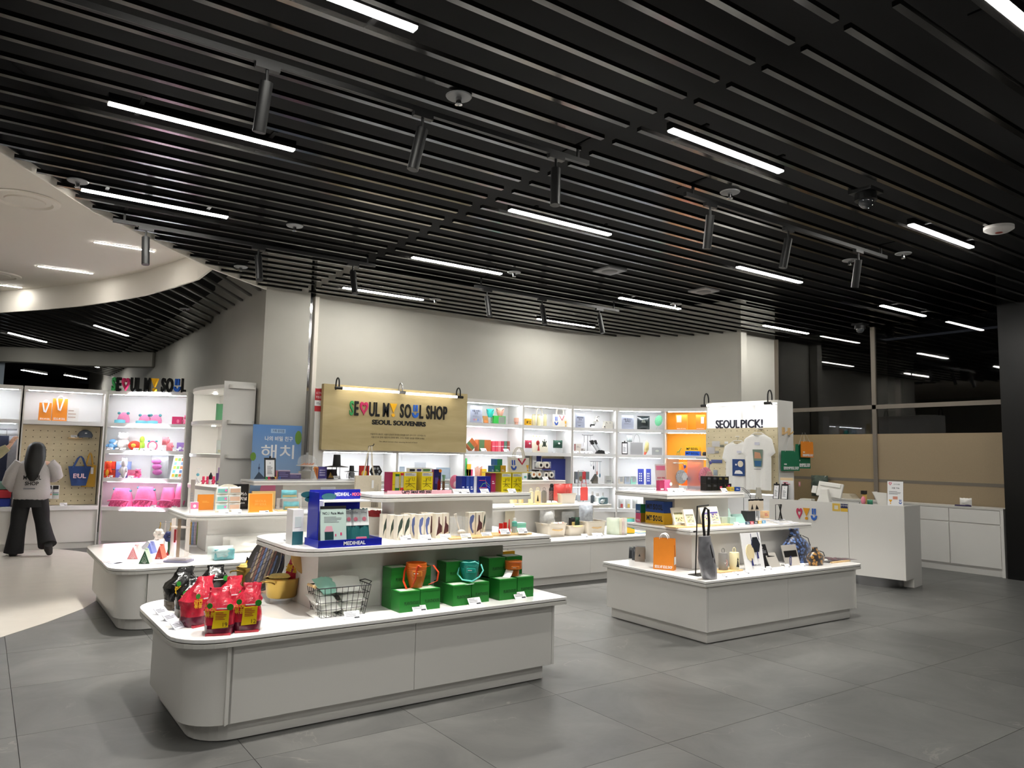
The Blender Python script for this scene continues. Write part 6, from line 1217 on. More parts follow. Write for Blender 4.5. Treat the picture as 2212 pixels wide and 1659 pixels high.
PASTEL=[mt(c,.5,t=.1)for c in((214,226,208),(236,230,206),(232,214,208),(238,236,230))]
for k in range(4):
 P=put(1314+k*7,1332+k*4,1155,1119,z,None,R(-60));packet('pale pastel packed tote standing in a row, %s from the left'%('first','second','third','fourth')[k],(P[0],P[1],.18,P[3]),.045,PASTEL[k],None,'pastel packed totes',seed=k+3)
P=put(1345,1372,1153,1120,z,None,R(-30));r=packet('yellow and teal zipped pouch beside the pastel totes',P,.08,mt((80,166,160),.5),lambda b,w,h:b.face([(-w*.45,h*.05),(w*.45,h*.05),(w*.45,h*.3),(-w*.4,h*.5)],-.012,0,mt((222,180,40),.5)),seed=6,crimp=mt((222,200,40),.5))
P0=Zp(1387,1150,z);o=B().box(-.14,.14,-.09,.09,0,.006,mt((80,150,200),.5)).box(-.12,.12,-.07,.07,.006,.007,mt((226,216,110),.5)).build('flat_card',None);o.location=(P0.x,P0.y,z+.001);tag(o,'blue bordered yellow picture sheet lying flat at the far end','picture sheet')
for x,y,wh in((1265,1161,'before the middle basket'),(1288,1159,'before the tall bucket, left'),(1298,1159,'before the tall bucket, right')):price('on the middle counter '+wh,x,y,z,.1)
z=ZM[1]
tray('long wooden board under the cream tumblers',1110,1163,1091,z,.14);tray('long wooden board under grey and black bottles',1164,1214,1090,z,.14);zt=z+.0145
CRT=mt((222,214,178),.4)
def tumb(label,x0,x1,yb,yt,m,capm,loop=True,art=None,g='tumblers on the middle counter'):
 P=put(x0,x1,yb,yt,zt,None,CAMA);w,h=P[2],P[3];rr=w/2;r=root('tumbler',label,'tumbler',P,g)
 B().lathe([(0,0),(rr*.95,0),(rr,h*.03),(rr,h*.72),(0,h*.74)],m,(0,rr,0),20).build('body',r,smooth=True);B().lathe([(rr*.85,h*.735),(rr*.85,h*.78),(0,h*.8)],capm,(0,rr,0),20).build('lid',r,smooth=True)
 if loop:B().tube([(rr*.45*math.cos(2*PI*k/12),rr,h*.89+h*.1*math.sin(2*PI*k/12))for k in range(12)],rr*.1,capm,6,True).build('ring_handle',r,smooth=True)
 if art:b=B();art(b,rr,h);b.build('print',r)
for a,e,yb,yt,m,cm,wh,art in((1101,1117,1087,1058,CRT,CRT,'cream tumbler, leftmost',None),(1119,1131,1087,1058,CRT,CRT,'cream tumbler, second',None),(1141,1152.5,1088,1055,CRT,CRT,'cream tumbler before the end of the front shelf',None),(1154.5,1168.5,1087,1053,CRT,CRT,'cream tumbler with black bird print',lambda b,rr,h:b.face([(rr*-.3,h*.12),(rr*.35,h*.12),(rr*.1,h*.45),(-rr*.05,h*.55)],-.001,rr*.2,INKB)),(1169.5,1181,1086,1053,mt((130,130,128),.4),mt((110,110,108),.4),'grey tumbler',None)):
 tumb(wh+' on the middle counter',a,e,yb,yt,m,cm,True,art)
P=put(1185.5,1198,1085,1045,zt,None,CAMA);bottle('black sports bottle with colourful print on the middle counter',P,[('body',[(0,0),(1,0),(1,.7),(.7,.8),(0,.8)],mt((36,36,40),.4)),('print_band',[(1.01,.12),(1.01,.62)],mt((120,90,90),.4,nz=.6,ns=70)),('cap',[(.6,.8),(.7,.92),(.4,1),(0,1)],BLACK)])
P=bin_('pale basket filled with red packets on the middle counter',1211,1247,1088,1066,z,.18);RDP=mt((206,82,78),.25,coat=.6)
for k in range(3):packet('coral red packet in the pale basket, %s'%('left','middle','right')[k],(Vector(P[0])+Vector((-.10+.09*k,.06+.02*k,.015)),R(-8+8*k),.20,P[3]+.11),.06,RDP,lambda b,w,h:b.lathe([(0,0),(w*.12,0),(w*.12,.002)],mt((226,196,170),.3),seg=10).xf(Matrix.Translation((0,-.012,h*.35))@Matrix.Rotation(PI/2,4,'X'),len(b.v)-30),'coral red packets',seed=k+1,crimp=RDP)
P=put(1253,1273,1084,1052,z,None,0);r=root('phone_pouch','coral crossbody pouch hung on a thin stand','pouch',P);w,h=P[2],P[3];B().box(-w*.36,w*.36,0,.03,.02,h,mt((214,80,76),.6)).build('body',r,bev=.008);B().tube([(-w*.3,.02,h),(-w*.2,.02,h+.12),(w*.0,.02,h+.23),(w*.3,.02,h)],.004,mt((200,70,80),.6),6).build('cord',r);B().tube([(-w*.5,.05,0),(-w*.5,.05,h+.24),(0,.03,h+.24)],.005,STEEL,6).box(-w*.6,w*.3,0,.08,0,.006,STEEL).build('stand',r);B().lathe([(0,0),(.028,0),(.028,.006),(0,.006)],mt((110,92,70),.5),seg=14,sy=1.4).xf(Matrix.Translation((-w*.46,-.0,h+.12))@Matrix.Rotation(PI/2,4,'X')).build('wooden_mirror',r)
for k,(a,e,yt,c,wh,nm)in enumerate(((1276,1284,1062,(50,60,66),'dark small bottle','small_bottle'),(1285,1297,1066,(200,208,210),'white cream jar','jar'),(1299,1306,1064,(150,164,168),'grey figurine','figurine'))):
 P=put(a,e,1087,yt,z,None,CAMA);bottle('%s at the right of the red pouch'%wh,P,[('body',[(0,0),(1,0),(1,.6),(.5,.7),(0,.7)],mt(c,.35)),('cap',[(.5,.7),(.55,1),(0,1)],mt((180,180,180),.4))],name=nm,cat=nm.replace('_',' '))
P=put(1296,1313,1089,1075,z,None,0);r=root('desk_gadget','teal grey ring-shaped gadget near the end of the middle shelf','gadget',P);w,h=P[2],P[3];ring_face(B(),rrect(-w/2,w/2,0,h,[.02]*4,3),rrect(-w*.3,w*.3,h*.35,h*.75,[.01]*4,3),0,.03,mt((90,116,124),.4)).build('frame',r);B().ell((-w*.3,-.01,h*.4),(.03,.02,.03),mt((170,180,186),.3),12,8).build('dial',r)
for x,y,wh in((1098,1096,'at the left end'),(1107,1096,'at the left end, second'),(1174,1088,'before the grey tumbler'),(1187,1088,'before the black bottle'),(1200,1088,'right of the black bottle'),(1290,1091,'by the white jar')):price('on the middle shelf '+wh,x,y,z,.09)
z=ZM[2]
def sushi(label,x0,x1,yb,yt,zz,inn,y0=0.0):
 P=put(x0,x1,yb,yt,zz,((Zp(1180,1036,z).x,Zp(1180,1036,z).y+y0,0),0));w,h=P[2],P[3];r=root('roll_sock_box',label,'box',P,'rolled sock boxes')
 B().box(-w/2,w/2,0,.1,0,.01,mt((40,70,44)if 'green' in label else(70,30,30),.4)).build('base_tray',r);B().box(-w/2,w/2,0.002,.1,h-.004,h,ACR).box(-w/2,-w/2+.003,0,.1,.01,h-.004,ACR).box(w/2-.003,w/2,0,.1,.01,h-.004,ACR).box(-w/2+.003,w/2-.003,.09,.1,.01,h-.004,mt((60,54,56),.4)).build('clear_cover',r)
 for s in(-1,1):
  c=(s*w*.24,0,h*.5);b=B();M=Matrix.Translation((s*w*.24,.085,h*.5))@Matrix.Rotation(PI/2,4,'X');b.lathe([(0,0),(w*.22,0),(w*.22,.07),(0,.07)],mt((232,228,218),.8),seg=18).xf(M).build('sock_roll',r,smooth=True)
  b=B();b.lathe([(w*.10,.07),(w*.10,.0712),(0,.0715)],mt(inn,.7),seg=14).xf(M).build('filling',r)
sushi('box of two rolled socks, green lower left one on the middle counter',1148,1173,1036,1014,z,(170,110,60));sushi('box of two rolled socks, dark lower right one on the middle counter',1175,1199,1036,1016,z,(24,22,24));sushi('box of two rolled socks, stacked on top of the other two',1163,1190,1014,997,z+.155,(26,24,26))
price('before the sock boxes',1180,1037,z,.1);P=put(1140,1147,1036,1022,z,None,CAMA);bottle('tiny dark bottle left of the sock boxes',P,[('body',[(0,0),(1,0),(1,.7),(.5,.8),(.5,1),(0,1)],mt((40,60,56),.3))])
P=put(1130,1139,1036,1020,z,None,0);carton('small white and teal carton left of the sock boxes',P,.05,mt((220,226,226),.4),art=lambda b,w,h:b.box(-w*.3,w*.3,-.001,0,h*.2,h*.5,mt((90,160,150),.5)))
def sgn(label,x0,x1,yb,yt,z,pl,l1,l2,ft=''):
 P=put(x0,x1,yb,yt,z,pl)
 sheet(label,P,mt((150,155,172),.5),lambda b,w,h:[text(b,l1,0,h*.66,h*.1,INK,0,.001,w=w*.72,bold=.02),text(b,l2,0,h*.52,h*.1,INK,0,.001,bold=.02),lines(b,-w*.3,w*.3,h*.34,h*.44,2,GREYINK)]+([sym(b,'<',-w*.22,h*.12,w*.12,h*.12,BRANDP,0,.001),sym(b,'!',-w*.06,h*.12,w*.12,h*.12,BRANDY,0,.001),sym(b,'u',w*.1,h*.12,w*.12,h*.12,BRANDB,0,.001)]if ft=='logo' else[lines(b,-w*.2,w*.2,h*.1,h*.18,1,INK)]if ft else[]),'grey Korean category signs','category_sign','sign')
def cup(label,x0,x1,yb,yt,z,pl,c,kind=0,group=None):
 P=put(x0,x1,yb,yt,z,pl,CAMA);m=mt(c,.25,t=.25);pr=[[(0,0),(.55,0),(.6,.1),(.95,.6),(1,1),(.9,1),(.8,.5),(0,.15)],[(0,0),(.8,0),(.82,.4),(1,.45),(1,1),(.9,1),(.88,.5),(0,.4)]][kind]
 return bottle(label,P,[('bowl',pr,m),('rim_band',[(1.0,.88),(1.03,.9),(1.0,.93)],m)],None,group,'rubber_planter','planter',extra=lambda r,w,h:B().tube([(w*.45*math.cos(PI+PI*k/8),w*.1,h*(.95-.3*math.sin(PI*k/8)))for k in range(9)],.005,BLACK if kind==0 else m,5).build('strap',r))
def shelfbox(label,x0,x1,yb,yt,z,pl,mf,ms=None,d=.09,art=None,g=None,ang=None,dz=0,nm='carton'):return carton(label,put(x0,x1,yb,yt,z+dz,pl,ang),d,mf,ms,None,g,art,nm)
sgn('grey sign card with Korean words on the top shelf beside teal bucket',1016,1041,910,877,Z1,FB,'서울 브랜드','굿즈','logo')
P=put(1054,1072,911,901,Z1,FB);r=acrylic('clear riser under the teal bucket',P,.1);zc_=Z1+P[3]
cup('teal bucket on a clear riser on the top shelf',1050,1067,901,883,zc_,FB,(60,206,192));GBX=mt((44,160,60),.45)
P=put(1067,1092,914,898.5,Z1,FB);carton('green box with grey window under the peach bucket',P,.1,GBX,art=lambda b,w,h:b.box(-w*.1,w*.45,-.001,0,h*.08,h*.92,mt((128,134,124),.5)))
cup('peach bucket on the green box on the top shelf',1071,1089,898,881,Z1+P[3]+.001,FB,(240,178,158));cup('peach two-step pot at the right of the top shelf',1110,1126,915,902.5,Z1,FB,(242,186,164),1)
P=put(1045,1056,912,898.5,Z1,FB);sheet('brown leaf print card leaning before the clear riser',P,mt((150,106,52),.5),lambda b,w,h:b.box(-w*.3,w*.3,-.001,0,h*.1,h*.4,mt((196,110,50),.5)),tilt=R(15))
OG,GO=mt((182,98,48),.5),mt((84,122,80),.5)
def twot(b,w,h):b.box(-w*.4,0.0,-.001,0,0,h,GO)
P=put(1010,1028,972,950,Z2,FB);r=root('diamond_box','orange and green box standing on its corner like a diamond','box',P,'orange and green gift boxes');w=P[2]*.95;M=Matrix.Translation((0,0,w*.712))@Matrix.Rotation(R(45),4,'Y');B().box(-w/2,w/2,0,.1,-w/2,w/2,OG).xf(M).build('body',r);B().box(-w/2,w/2,-.001,0,-w*.4,0.0,GO).box(-w/2-.006,-w/2-.001,-.0,.1,-w/2,w/2,CARD).xf(M).build('print',r)
shelfbox('orange and green square box on the second shelf',1032,1060,974,950,Z2,FB,OG,mt((226,140,90),.5),.1,twot,'orange and green gift boxes')
for k in range(6):
 x=1063.5+k*6.4;shelfbox('pink or green rolled item in the clear pack row, %s from left'%('first','second','third','fourth','fifth','sixth')[k],x,x+5.6,974,953,Z2,FB,mt([(232,90,110),(226,80,100),(236,130,140),(200,60,90),(90,130,112),(150,80,70)][k],.4),None,.06,lambda b,w,h:b.box(-w/2,w/2,-.001,0,h*.47,h*.52,CARD),'rolled goods in clear packs')
CB=[mt(c,.45)for c in((60,150,80),(200,60,100),(214,172,50),(50,80,150))]
for x0,x1,yb,yt,c,dz,wh in((1006,1012,1027,1014,0,0,'green lower'),(1012.5,1021,1027,1014,1,0,'crimson lower'),(1008,1017.5,1014,1002.5,2,.096,'gold upper'),(1006,1009,1003,990,0,.185,'green topmost')):shelfbox('%s cube box stacked on the third back shelf behind the front counter'%wh,x0,x1,yb,yt,Z3,FB,CB[c],None,.07,None,'stacked cubes on the third shelf',dz=dz)
P=put(1027,1041,1027,1010,Z3,FB,CAMA);r=root('pencil_bundle','bundle of orange handled brushes in a holder','brushes',P);b=B()
for k in range(6):b.tube([((-.4+.13*k)*P[2],.03,0.004),((-.55+.2*k)*P[2],.03+.01*(k%2),P[3]*(1+.04*(k%3)))],.007,mt((214,120,50),.5),6)
b.build('handle',r);B().box(-P[2]*.5,P[2]*.5,0,.06,0,P[3]*.4,mt((150,90,50),.4,t=.2)).build('holder',r)
shelfbox('small yellow carton with white label on the third back shelf',1041,1051,1027,1013,Z3,FB,mt((226,190,50),.4),None,.06,lambda b,w,h:b.box(-w*.3,w*.3,-.001,0,h*.1,h*.45,CARD))
for x,y,z_,wh in((1046,973,Z2,'before the orange and green box'),(1095,974,Z2,'before the rolled goods')):price('on the second shelf '+wh,x,y,z_,.11,(((0,10.47,0)),0))
shelfbox('yellow letter box cut by the shelf side on the top shelf',1137,1148,916,904.5,Z1,FB,MSY,None,.1,lambda b,w,h:text(b,'MY SO',0,h*.25,h*.45,INKB,0,.001,w=w*.85,bold=.02))
TMC=mt((206,196,150),.4)
for k,(a,e,wh)in enumerate(((1149,1156.5,'left'),(1160,1167.5,'middle'),(1174,1181,'right'))):
 P=put(a,e,917,894.5,Z1,FB,CAMA);bottle('cream steel tumbler on the top shelf, %s of three'%wh,P,[('body',[(0,0),(1,0),(1,.84),(.85,.88),(0,.88)],TMC),('lid',[(.8,.885),(.85,.98),(0,1)],mt((180,170,130),.4))],None,'cream tumblers on the top shelf','tumbler','tumbler')
P=put(1157,1176,917,880,Z1,((0,10.62,0),0));tote('cream canvas tote behind the tumblers, handles showing',(P[0],0,P[2],P[3]*.55),.05,CANV,CANV,P[3]*.45,None,'canvas totes on the back shelf',.7)
P=put(1197,1226,920,896,Z1,FB);tote('cream tote with blue smile and red heart print on the top shelf',P,.06,CANV,CANV,P[3]*.75,totelogo,'canvas totes on the back shelf',.55,1.0)
def pouchy(label,x0,x1,yb,yt,z,pl,c):P=put(x0,x1,yb,yt,z,pl);packet(label,P,.06,mt(c,.6),lambda b,w,h:b.face([(0,h*.45),(w*.12,h*.6),(0,h*.72),(-w*.12,h*.6)],-.012,0,CARD),'velvet pouches',seed=5,name='pouch',cat='pouch')
RY=Z2+.07;
for nm,x0,x1,c in(('red',1136,1151,(160,30,60)),('dark green',1197,1217,(26,66,50))):
 P=put(x0,x1,977,968,Z2,FB);B_=acrylic('clear riser under the %s pouch'%nm,P,.06);pouchy('%s velvet pouch with pale motif on a clear riser'%nm,x0,x1,968,951,Z2+P[3]+.001,FB,c)
P=put(1150,1184,976,940,Z2,FB);w,h=P[2],P[3];r=sheet('cream panel with red tassel and turtle shaped pendant',P,mt((232,226,206),.5),lambda b,w,h:[b.box(-w*.42+w*.2*k,-w*.36+w*.2*k,-.001,0,h*.9,h*.97,YEL)for k in range(3)],name='pendant_card',cat='display card',tilt=R(6))
b=B();b.lathe([(.004,0),(.02,-h*.4),(0,-h*.4)],mt((170,40,44),.6),(-w*.15,-.02,h*.5),10).ell((-w*.2,-.02,h*.55),(.04,.012,.045),mt((150,36,40),.5),12,8).tube([(-w*.15,-.01,h*.55),(-w*.15,0,h*.85)],.004,mt((60,60,40),.5),5);b.build('red_tassel',r);b=B();b.ell((w*.22,-.02,h*.5),(.036,.012,.05),mt((40,52,40),.5),12,8)
for sx,sz in((-1,1),(1,1),(-1,-1),(1,-1),(0,1.7)):b.ell((w*.22+.038*sx,-.02,h*.5+.04*sz),(.012,.008,.018),mt((40,52,40),.5),8,6)
b.build('turtle_pendant',r)
P=put(1145,1238,1048,979,Z3,((0,10.60,0),0));r=root('pegboard','pale pegboard in the shelf bay behind the sock boxes','pegboard',P);B().box(-P[2]/2,P[2]/2,0,.012,0,P[3],PEG).build('board',r)
P=put(1171,1226,1040,991,Z3+.05,((0,10.56,0),0));o=one(B().box(-P[2]/2,P[2]/2,0,.03,0,P[3],mt((52,62,138),.7,nz=.05,ns=20)),'blue_cloth','deep blue cloth sheet hung on the pegboard','cloth',P)
P=put(1150,1170,1040,981,Z3+.05,((0,10.56,0),0));o=one(B().box(-P[2]/2,P[2]/2,0,.03,0,P[3],mt((214,214,216),.6)).box(-P[2]*.1,P[2]*.4,-.004,0,P[3]*.72,P[3],mt((32,40,100),.6)),'white_cloth','white sheet with navy tag hung left of the blue cloth','cloth',P)
F3w,F4w,F5w=F3,F4,F5
sgn('grey sign card at the left of the first curved bay',1243,1263,924,893,Z1,F3,'세종문화회관','굿즈','x')
def lantern(label,x0,x1,yb,yt,z,pl,dz=0,stand=True):
 P=put(x0,x1,yb,yt,z+dz,pl,CAMA);w,h=P[2],P[3];r=root('drawstring_charm',label,'charm',P,'white drawstring charms')
 b=B();b.lathe([(0,0),(w*.45,h*.06),(w*.48,h*.2),(w*.15,h*.75),(w*.2,h*.95),(0,h)],mt((222,216,206),.6),(0,w*.4,0),14);b.build('pouch',r,smooth=True);b=B();b.face([(-w*.12,h*.3),(0,h*.18),(w*.12,h*.3),(0,h*.42)],-.02,0,INKB).tube([(0,w*.2,h*.75),(w*.4,w*.1,h*1.0),(w*.5,w*.1,h*.8)],.004,INKB,5);b.build('black_motif',r)
lantern('white drawstring charm beside the cream box',1300,1312,924,912,Z1,F3)
P=put(1275,1286,924,911,Z1,F3,CAMA);r=root('figure_stand','small black and white stand carrying a white charm','stand',P);w,h=P[2],P[3];B().box(-w*.3,w*.3,0,.05,0,h*.4,CARD).box(-w*.4,w*.4,.01,.04,h*.4,h*.62,INKB).box(-w*.5,-w*.3,.01,.04,h*.2,h*.5,INKB).box(w*.1,w*.6,.0,.06,h*.62,h,mt((190,190,190),.4)).build('body',r)
lantern('white drawstring charm standing on the small black stand',1283,1295,911,899,Z1,F3,P[3]+.001)
shelfbox('cream flat box right of the white charm',1306,1324,926,910,Z1,F3,mt((200,196,186),.5),None,.06,lambda b,w,h:lines(b,w*.05,w*.4,h*.7,h*.85,1,GREYINK))
P=put(1259,1283,979,940,Z2,F3);r=root('necklace_stand','thin T shaped necklace stand in the first curved bay','stand',P,'necklace stands on back shelves');w,h=P[2],P[3];B().tube([(0,.04,0),(0,.04,h)],.006,STEEL,6).tube([(-w/2,.04,h+.01),(-w*.4,.04,h),(w*.4,.04,h),(w/2,.04,h+.01)],.006,STEEL,6).lathe([(.05,0),(.05,.006),(0,.006)],STEEL,(0,.04,0),14).build('frame',r);B().tube([(-w*.3,.04,h),(-w*.3,.04,h*.6)],.003,INKB,4).box(-w*.36,-w*.24,.035,.045,h*.4,h*.6,CARD).tube([(w*.25,.04,h),(w*.25,.04,h*.4)],.004,STEEL,4).build('pendant',r)
for k,(dx,wh)in enumerate(((0,'front'),(13,'rear'))):
 P=put(1274+dx,1308+dx*.6,980-k,951,Z2,F3);P=(Vector(P[0])+Vector((0,.06*k,0)),P[1],P[2],P[3]);w,h=P[2],P[3];r=root('ankle_boot','black and white long boot shaped item, %s one'%wh,'shoe',P,'black and white boots')
 B().face([(-w*.1,0),(w*.5,0),(w*.5,h*.12),(w*.3,h*.24),(w*.05,h*.3)],0,.06,BLACK).build('black_foot',r,bev=.008);B().face([(-w*.02,h*.2),(w*.1,h*.3),(-w*.3,h),(-w*.44,h*.92)],0,.06,mt((200,202,206),.4)).build('grey_shaft',r,bev=.008);B().face([(-w*.32,h*.66),(-w*.2,h*.72),(-w*.3,h*1.02),(-w*.46,h*.94)],-.003,.063,BLACK).build('black_cuff',r,bev=.004)
shelfbox('cream and red slim carton on the second curved shelf',1243,1255,977,959,Z2,F3,mt((214,206,196),.5),mt((150,60,60),.5),.05,lambda b,w,h:lines(b,-w*.3,w*.3,h*.6,h*.8,2,GREYINK))
P=put(1256,1264,980,969,Z2,F3,CAMA);bottle('white mug with dark stamp print',P,[('body',[(0,0),(1,0),(1,1),(.85,1),(.85,.1),(0,.1)],mt((206,204,198),.4))],None,None,'mug','mug',extra=lambda r,w,h:(B().tube([(-w*.5,w*.5,h*.8),(-w*.85,w*.5,h*.7),(-w*.85,w*.5,h*.35),(-w*.5,w*.5,h*.2)],.006,CARD,6).build('handle',r),B().box(w*.05,w*.3,w*.02,w*.1,h*.3,h*.7,mt((110,100,100),.5)).build('print',r)))
P=put(1277,1302,1035,997,Z3,F3);r=root('necklace_stand','necklace stand with hanging dark pendants on the third curved shelf','stand',P,'necklace stands on back shelves');w,h=P[2],P[3];B().tube([(-w/2,.05,h),(w/2,.05,h)],.006,STEEL,6).tube([(0,.06,0),(0,.06,h)],.005,STEEL,6).box(-.05,.05,.02,.1,0,.006,STEEL).build('frame',r);b=B()
for x,l,c in((-.4,.2,(150,150,150)),(-.2,.4,(40,44,50)),(.1,.75,(150,80,60)),(.35,.9,(40,100,120))):b.tube([(w*x,.045,h),(w*x,.045,h*(1-l*.6))],.003,mt(c,.5),4).ell((w*x,.045,h*(1-l*.7)),(.014,.01,.04),mt(c,.5),8,6)
b.build('pendant',r)
for k in range(4):shelfbox('small dark and pale souvenir box in the row on the third curved shelf, %s'%('first','second','third','fourth')[k],1243+k*7.6,1250+k*7.6,1038,1019,Z3,F3,mt([(90,96,104),(120,130,130),(170,50,54),(96,110,112)][k],.4),None,.06,lambda b,w,h:b.box(-w*.45,w*.45,-.001,0,h*.05,h*.35,mt((200,206,212),.4)),'souvenir boxes on the third curved shelf')
P=put(1280,1293,1038,1025,Z3,F3);r=root('model_house','tiny dark model house on the third curved shelf','model',P);w,h=P[2],P[3];B().face([(-w*.4,0),(w*.4,0),(w*.4,h*.7),(w*.1,h),(-w*.5,h*.3)],0,.06,mt((96,92,84),.5)).build('house',r);B().face([(-w*.55,h*.22),(w*.12,h*.95),(w*.12,h*1.05),(-w*.6,h*.3)],-.01,.07,mt((50,52,50),.5)).build('roof',r)
shelfbox('grey flat tin at the right of the third curved shelf',1309,1321,1039,1028,Z3,F3,mt((176,178,174),.4),None,.06,lambda b,w,h:b.box(-w*.4,w*.4,-.001,0,h*.3,h*.4,GREYINK))
for k,x in enumerate((1246,1260,1268,1276,1313)):price('in the first curved bay, %s along the second shelf'%('first','second','third','fourth','last')[k],x,980,Z2,.1,fpl((8.67,10.4),ap(2.05,A4),.05))
sgn('grey sign card left of the black bag in the second curved bay',1343,1369,927,897,Z1,F4,'서울 메이커스','컬렉션')
P=put(1377,1404,927,899,Z1,F4);packet('black shiny drawstring bag on the top curved shelf',P,.12,mt((26,36,38),.3,coat=.4),lambda b,w,h:b.face([(-w*.2,h*.5),(w*.15,h*.5),(w*.05,h*.75),(-w*.1,h*.75)],-.03,0,mt((120,126,120),.4)),seed=8,name='drawstring_bag',cat='bag',crimp=BLACK)
P=put(1407,1427,927,895,Z1,F4);r=root('hand_fan','green round hand fan with pale handle','fan',P);w,h=P[2],P[3];M=Matrix.Translation((0,.02,0))@Matrix.Rotation(R(14),4,'Y');B().face([(w*.4*math.cos(t*PI/10)+w*.05,h*.62+h*.36*math.sin(t*PI/10))for t in range(20)],0,.008,mt((104,180,136),.5,nz=.15,ns=50)).xf(M).build('fan_leaf',r);B().box(w*.02,w*.08,0,.01,0,h*.3,mt((216,222,214),.4)).xf(M).build('handle',r)
clipboard('black clipboard on the second shelf of the curved bay',put(1343,1356,983,955,Z2,F4),R(6),'clipboards on the back shelves')
P=put(1362,1389,984,956,Z2,F4);tote('silver grey square bag with thin long strap on the curved shelf',P,.05,mt((158,158,160),.35,m=.3),mt((90,90,94),.5),P[3]*.7,None,None,.5,1.0,'silver_bag','bag',.012,3,False)
P=put(1354,1366,962,940,Z2+.23,F4);o=one(pillow(B(),P[2],P[3],.05,mt((214,222,222),.1,t=.6),seed=2,n=6),'clear_bag','puffed clear bag tucked behind the silver bag strap','bag',(P[0],P[1]),smooth=2)
B()
P=put(1392,1402,986,952,Z2,F4);r=root('rolled_scarf','rolled cream and coral patterned scarf standing upright','scarf',P);w,h=P[2],P[3];B().tube([(-w*.4,.03,0.0),(0,.03,h*.4),(w*.1,.03,h*.8),(0,.03,h)],[w*.2,w*.5,w*.4,w*.15],mt((206,190,130),.7,nz=.3,ns=14),10).build('body',r,smooth=True);B().tube([(-w*.42,.028,.0),(-w*.2,.022,h*.2)],[w*.22,w*.3],mt((222,100,80),.6),8).build('coral_tip',r,smooth=True)
shelfbox('grey gift card box with silver emblem',1409,1430,985,967,Z2,F4,mt((160,162,164),.4),None,.05,lambda b,w,h:b.ell((0,-.001,h*.55),(w*.2,.003,h*.16),mt((200,206,196),.3),10,6))
for k in range(6):shelfbox('%s soap box on the third curved shelf, %s'%(('white','white','white','cream','blue patterned','mint')[k],('upper left','upper middle','upper right','lower left','lower middle','lower right')[k]),1336+(k%3)*13.4,1347+(k%3)*13.4,1040,1029.5,Z3,F4,mt([(236,236,238)]*3+[(222,214,202),(176,188,206),(150,210,190)][k-3:k-2]if 0 else[(236,236,238),(236,236,238),(236,236,238),(222,214,202),(176,188,206),(150,210,190)][k],.4),None,.05,lambda b,w,h:b.box(-w*.2,w*.35,-.001,0,h*.3,h*.75,mt((170,174,180),.5)),'soap boxes on the third curved shelf',dz=.09 if k<3 else 0)
P=put(1335,1376,1031,1028,Z3,F4);one(B().box(-P[2]/2,P[2]/2,.05,.11,0,.085,CARD),'card_riser','white step behind the lower soap boxes','riser',P)
for k,(a,e)in enumerate(((1378,1391),(1396,1406.5))):sheet('deep blue booklet with white icons, %s one'%('left','right')[k],put(a,e,1041,1013,Z3,F4),mt((52,66,160),.45),lambda b,w,h:[b.box(w*(-.3+.3*(j%2)),w*(-.12+.3*(j%2)),-.001,0,h*(.2+.15*(j//2)),h*(.28+.15*(j//2)),CARD)for j in range(8)],'blue booklets','booklet','booklet',tilt=R(8))
for k,(x,c)in enumerate(((1336,(170,70,70)),(1351,(196,170,90)),(1366,(190,190,190)))):packet('small clear pouch with %s content on the lowest curved shelf'%('red','gold','white')[k],put(x,x+11,1096,1078.5,Z4,F4),.04,mt((190,192,190),.3,t=.2),lambda b,w,h,c=c:b.box(-w*.1,w*.35,-.008,0,h*.1,h*.5,mt(c,.4)),'small pouches on the lowest shelf',seed=k)
for k,(x0,x1,yt,c)in enumerate(((1246,1256,1070,(150,156,160)),(1262,1276,1068,(196,204,206)),(1284,1294,1072,(120,130,134)),(1300,1314,1074,(200,206,210)))):shelfbox('grey box on the lowest shelf of the first curved bay, %s'%('first','second','third','fourth')[k],x0,x1,1092,yt,Z4,F3,mt(c,.4),None,.08,None,'grey boxes on the lowest shelf')
shelfbox('orange gift board with white label on the top shelf',1460,1484,927,896,Z1,F5,ORG,mt((250,170,60),.5),.04,lambda b,w,h:[b.box(-w*.42,w*.0,-.001,0,h*.5,h*.95,mt((224,196,170),.5)),text(b,'SEOUL MY SOUL',0,h*.05,h*.06,CARD,0,.001,w=w*.8)],'orange gift boards')
shelfbox('orange gift board with hanging tag at the right of the top shelf',1503,1522,927,896,Z1,F5,ORG,mt((250,170,60),.5),.04,lambda b,w,h:[b.box(w*.1,w*.42,-.004,0,h*.42,h*.85,CARD),text(b,'MY SOUL SHOP',0,h*.05,h*.06,CARD,0,.001,w=w*.8)],'orange gift boards')
P=put(1480,1511,987,974.5,Z2,F5);carton('blue letter box MY SOUL, lower of the pair on the orange shelf',P,.12,mt((30,88,190),.4),art=msoul,group='letter boxes on the orange shelf');carton('yellow letter box MY SOUL, upper of the pair on the orange shelf',(Vector(P[0])+Vector((0,0,P[3]+.002)),P[1],P[2]*.92,P[3]),.12,MSY,art=msoul,group='letter boxes on the orange shelf')
P=put(1459,1473,987,967,Z2,F5);r=root('giraffe_figure','olive green giraffe-like figurine on the orange shelf','figurine',P);w,h=P[2],P[3];OL=mt((150,150,60),.5);B().tube([(-w*.3,.02,h*.45),(0,.02,h*.5),(w*.2,.02,h*.75),(w*.35,.02,h),(w*.5,.02,h*.92)],[h*.08,h*.12,h*.07,h*.06,h*.03],OL,8).build('body',r,smooth=True)
for x,y in((-.32,0),(-.2,.04),(.0,0),(.12,.04)):B().tube([(w*x,y,0),(w*x*.9,.02,h*.45)],h*.035,OL,6).build('leg',r)
P=put(1516,1526,987,976,Z2,F5);bottle('black double cup at the right of the blue letter box',P,[('body',[(0,0),(1,.1),(1,.7),(.6,1),(0,1)],BLACK)])
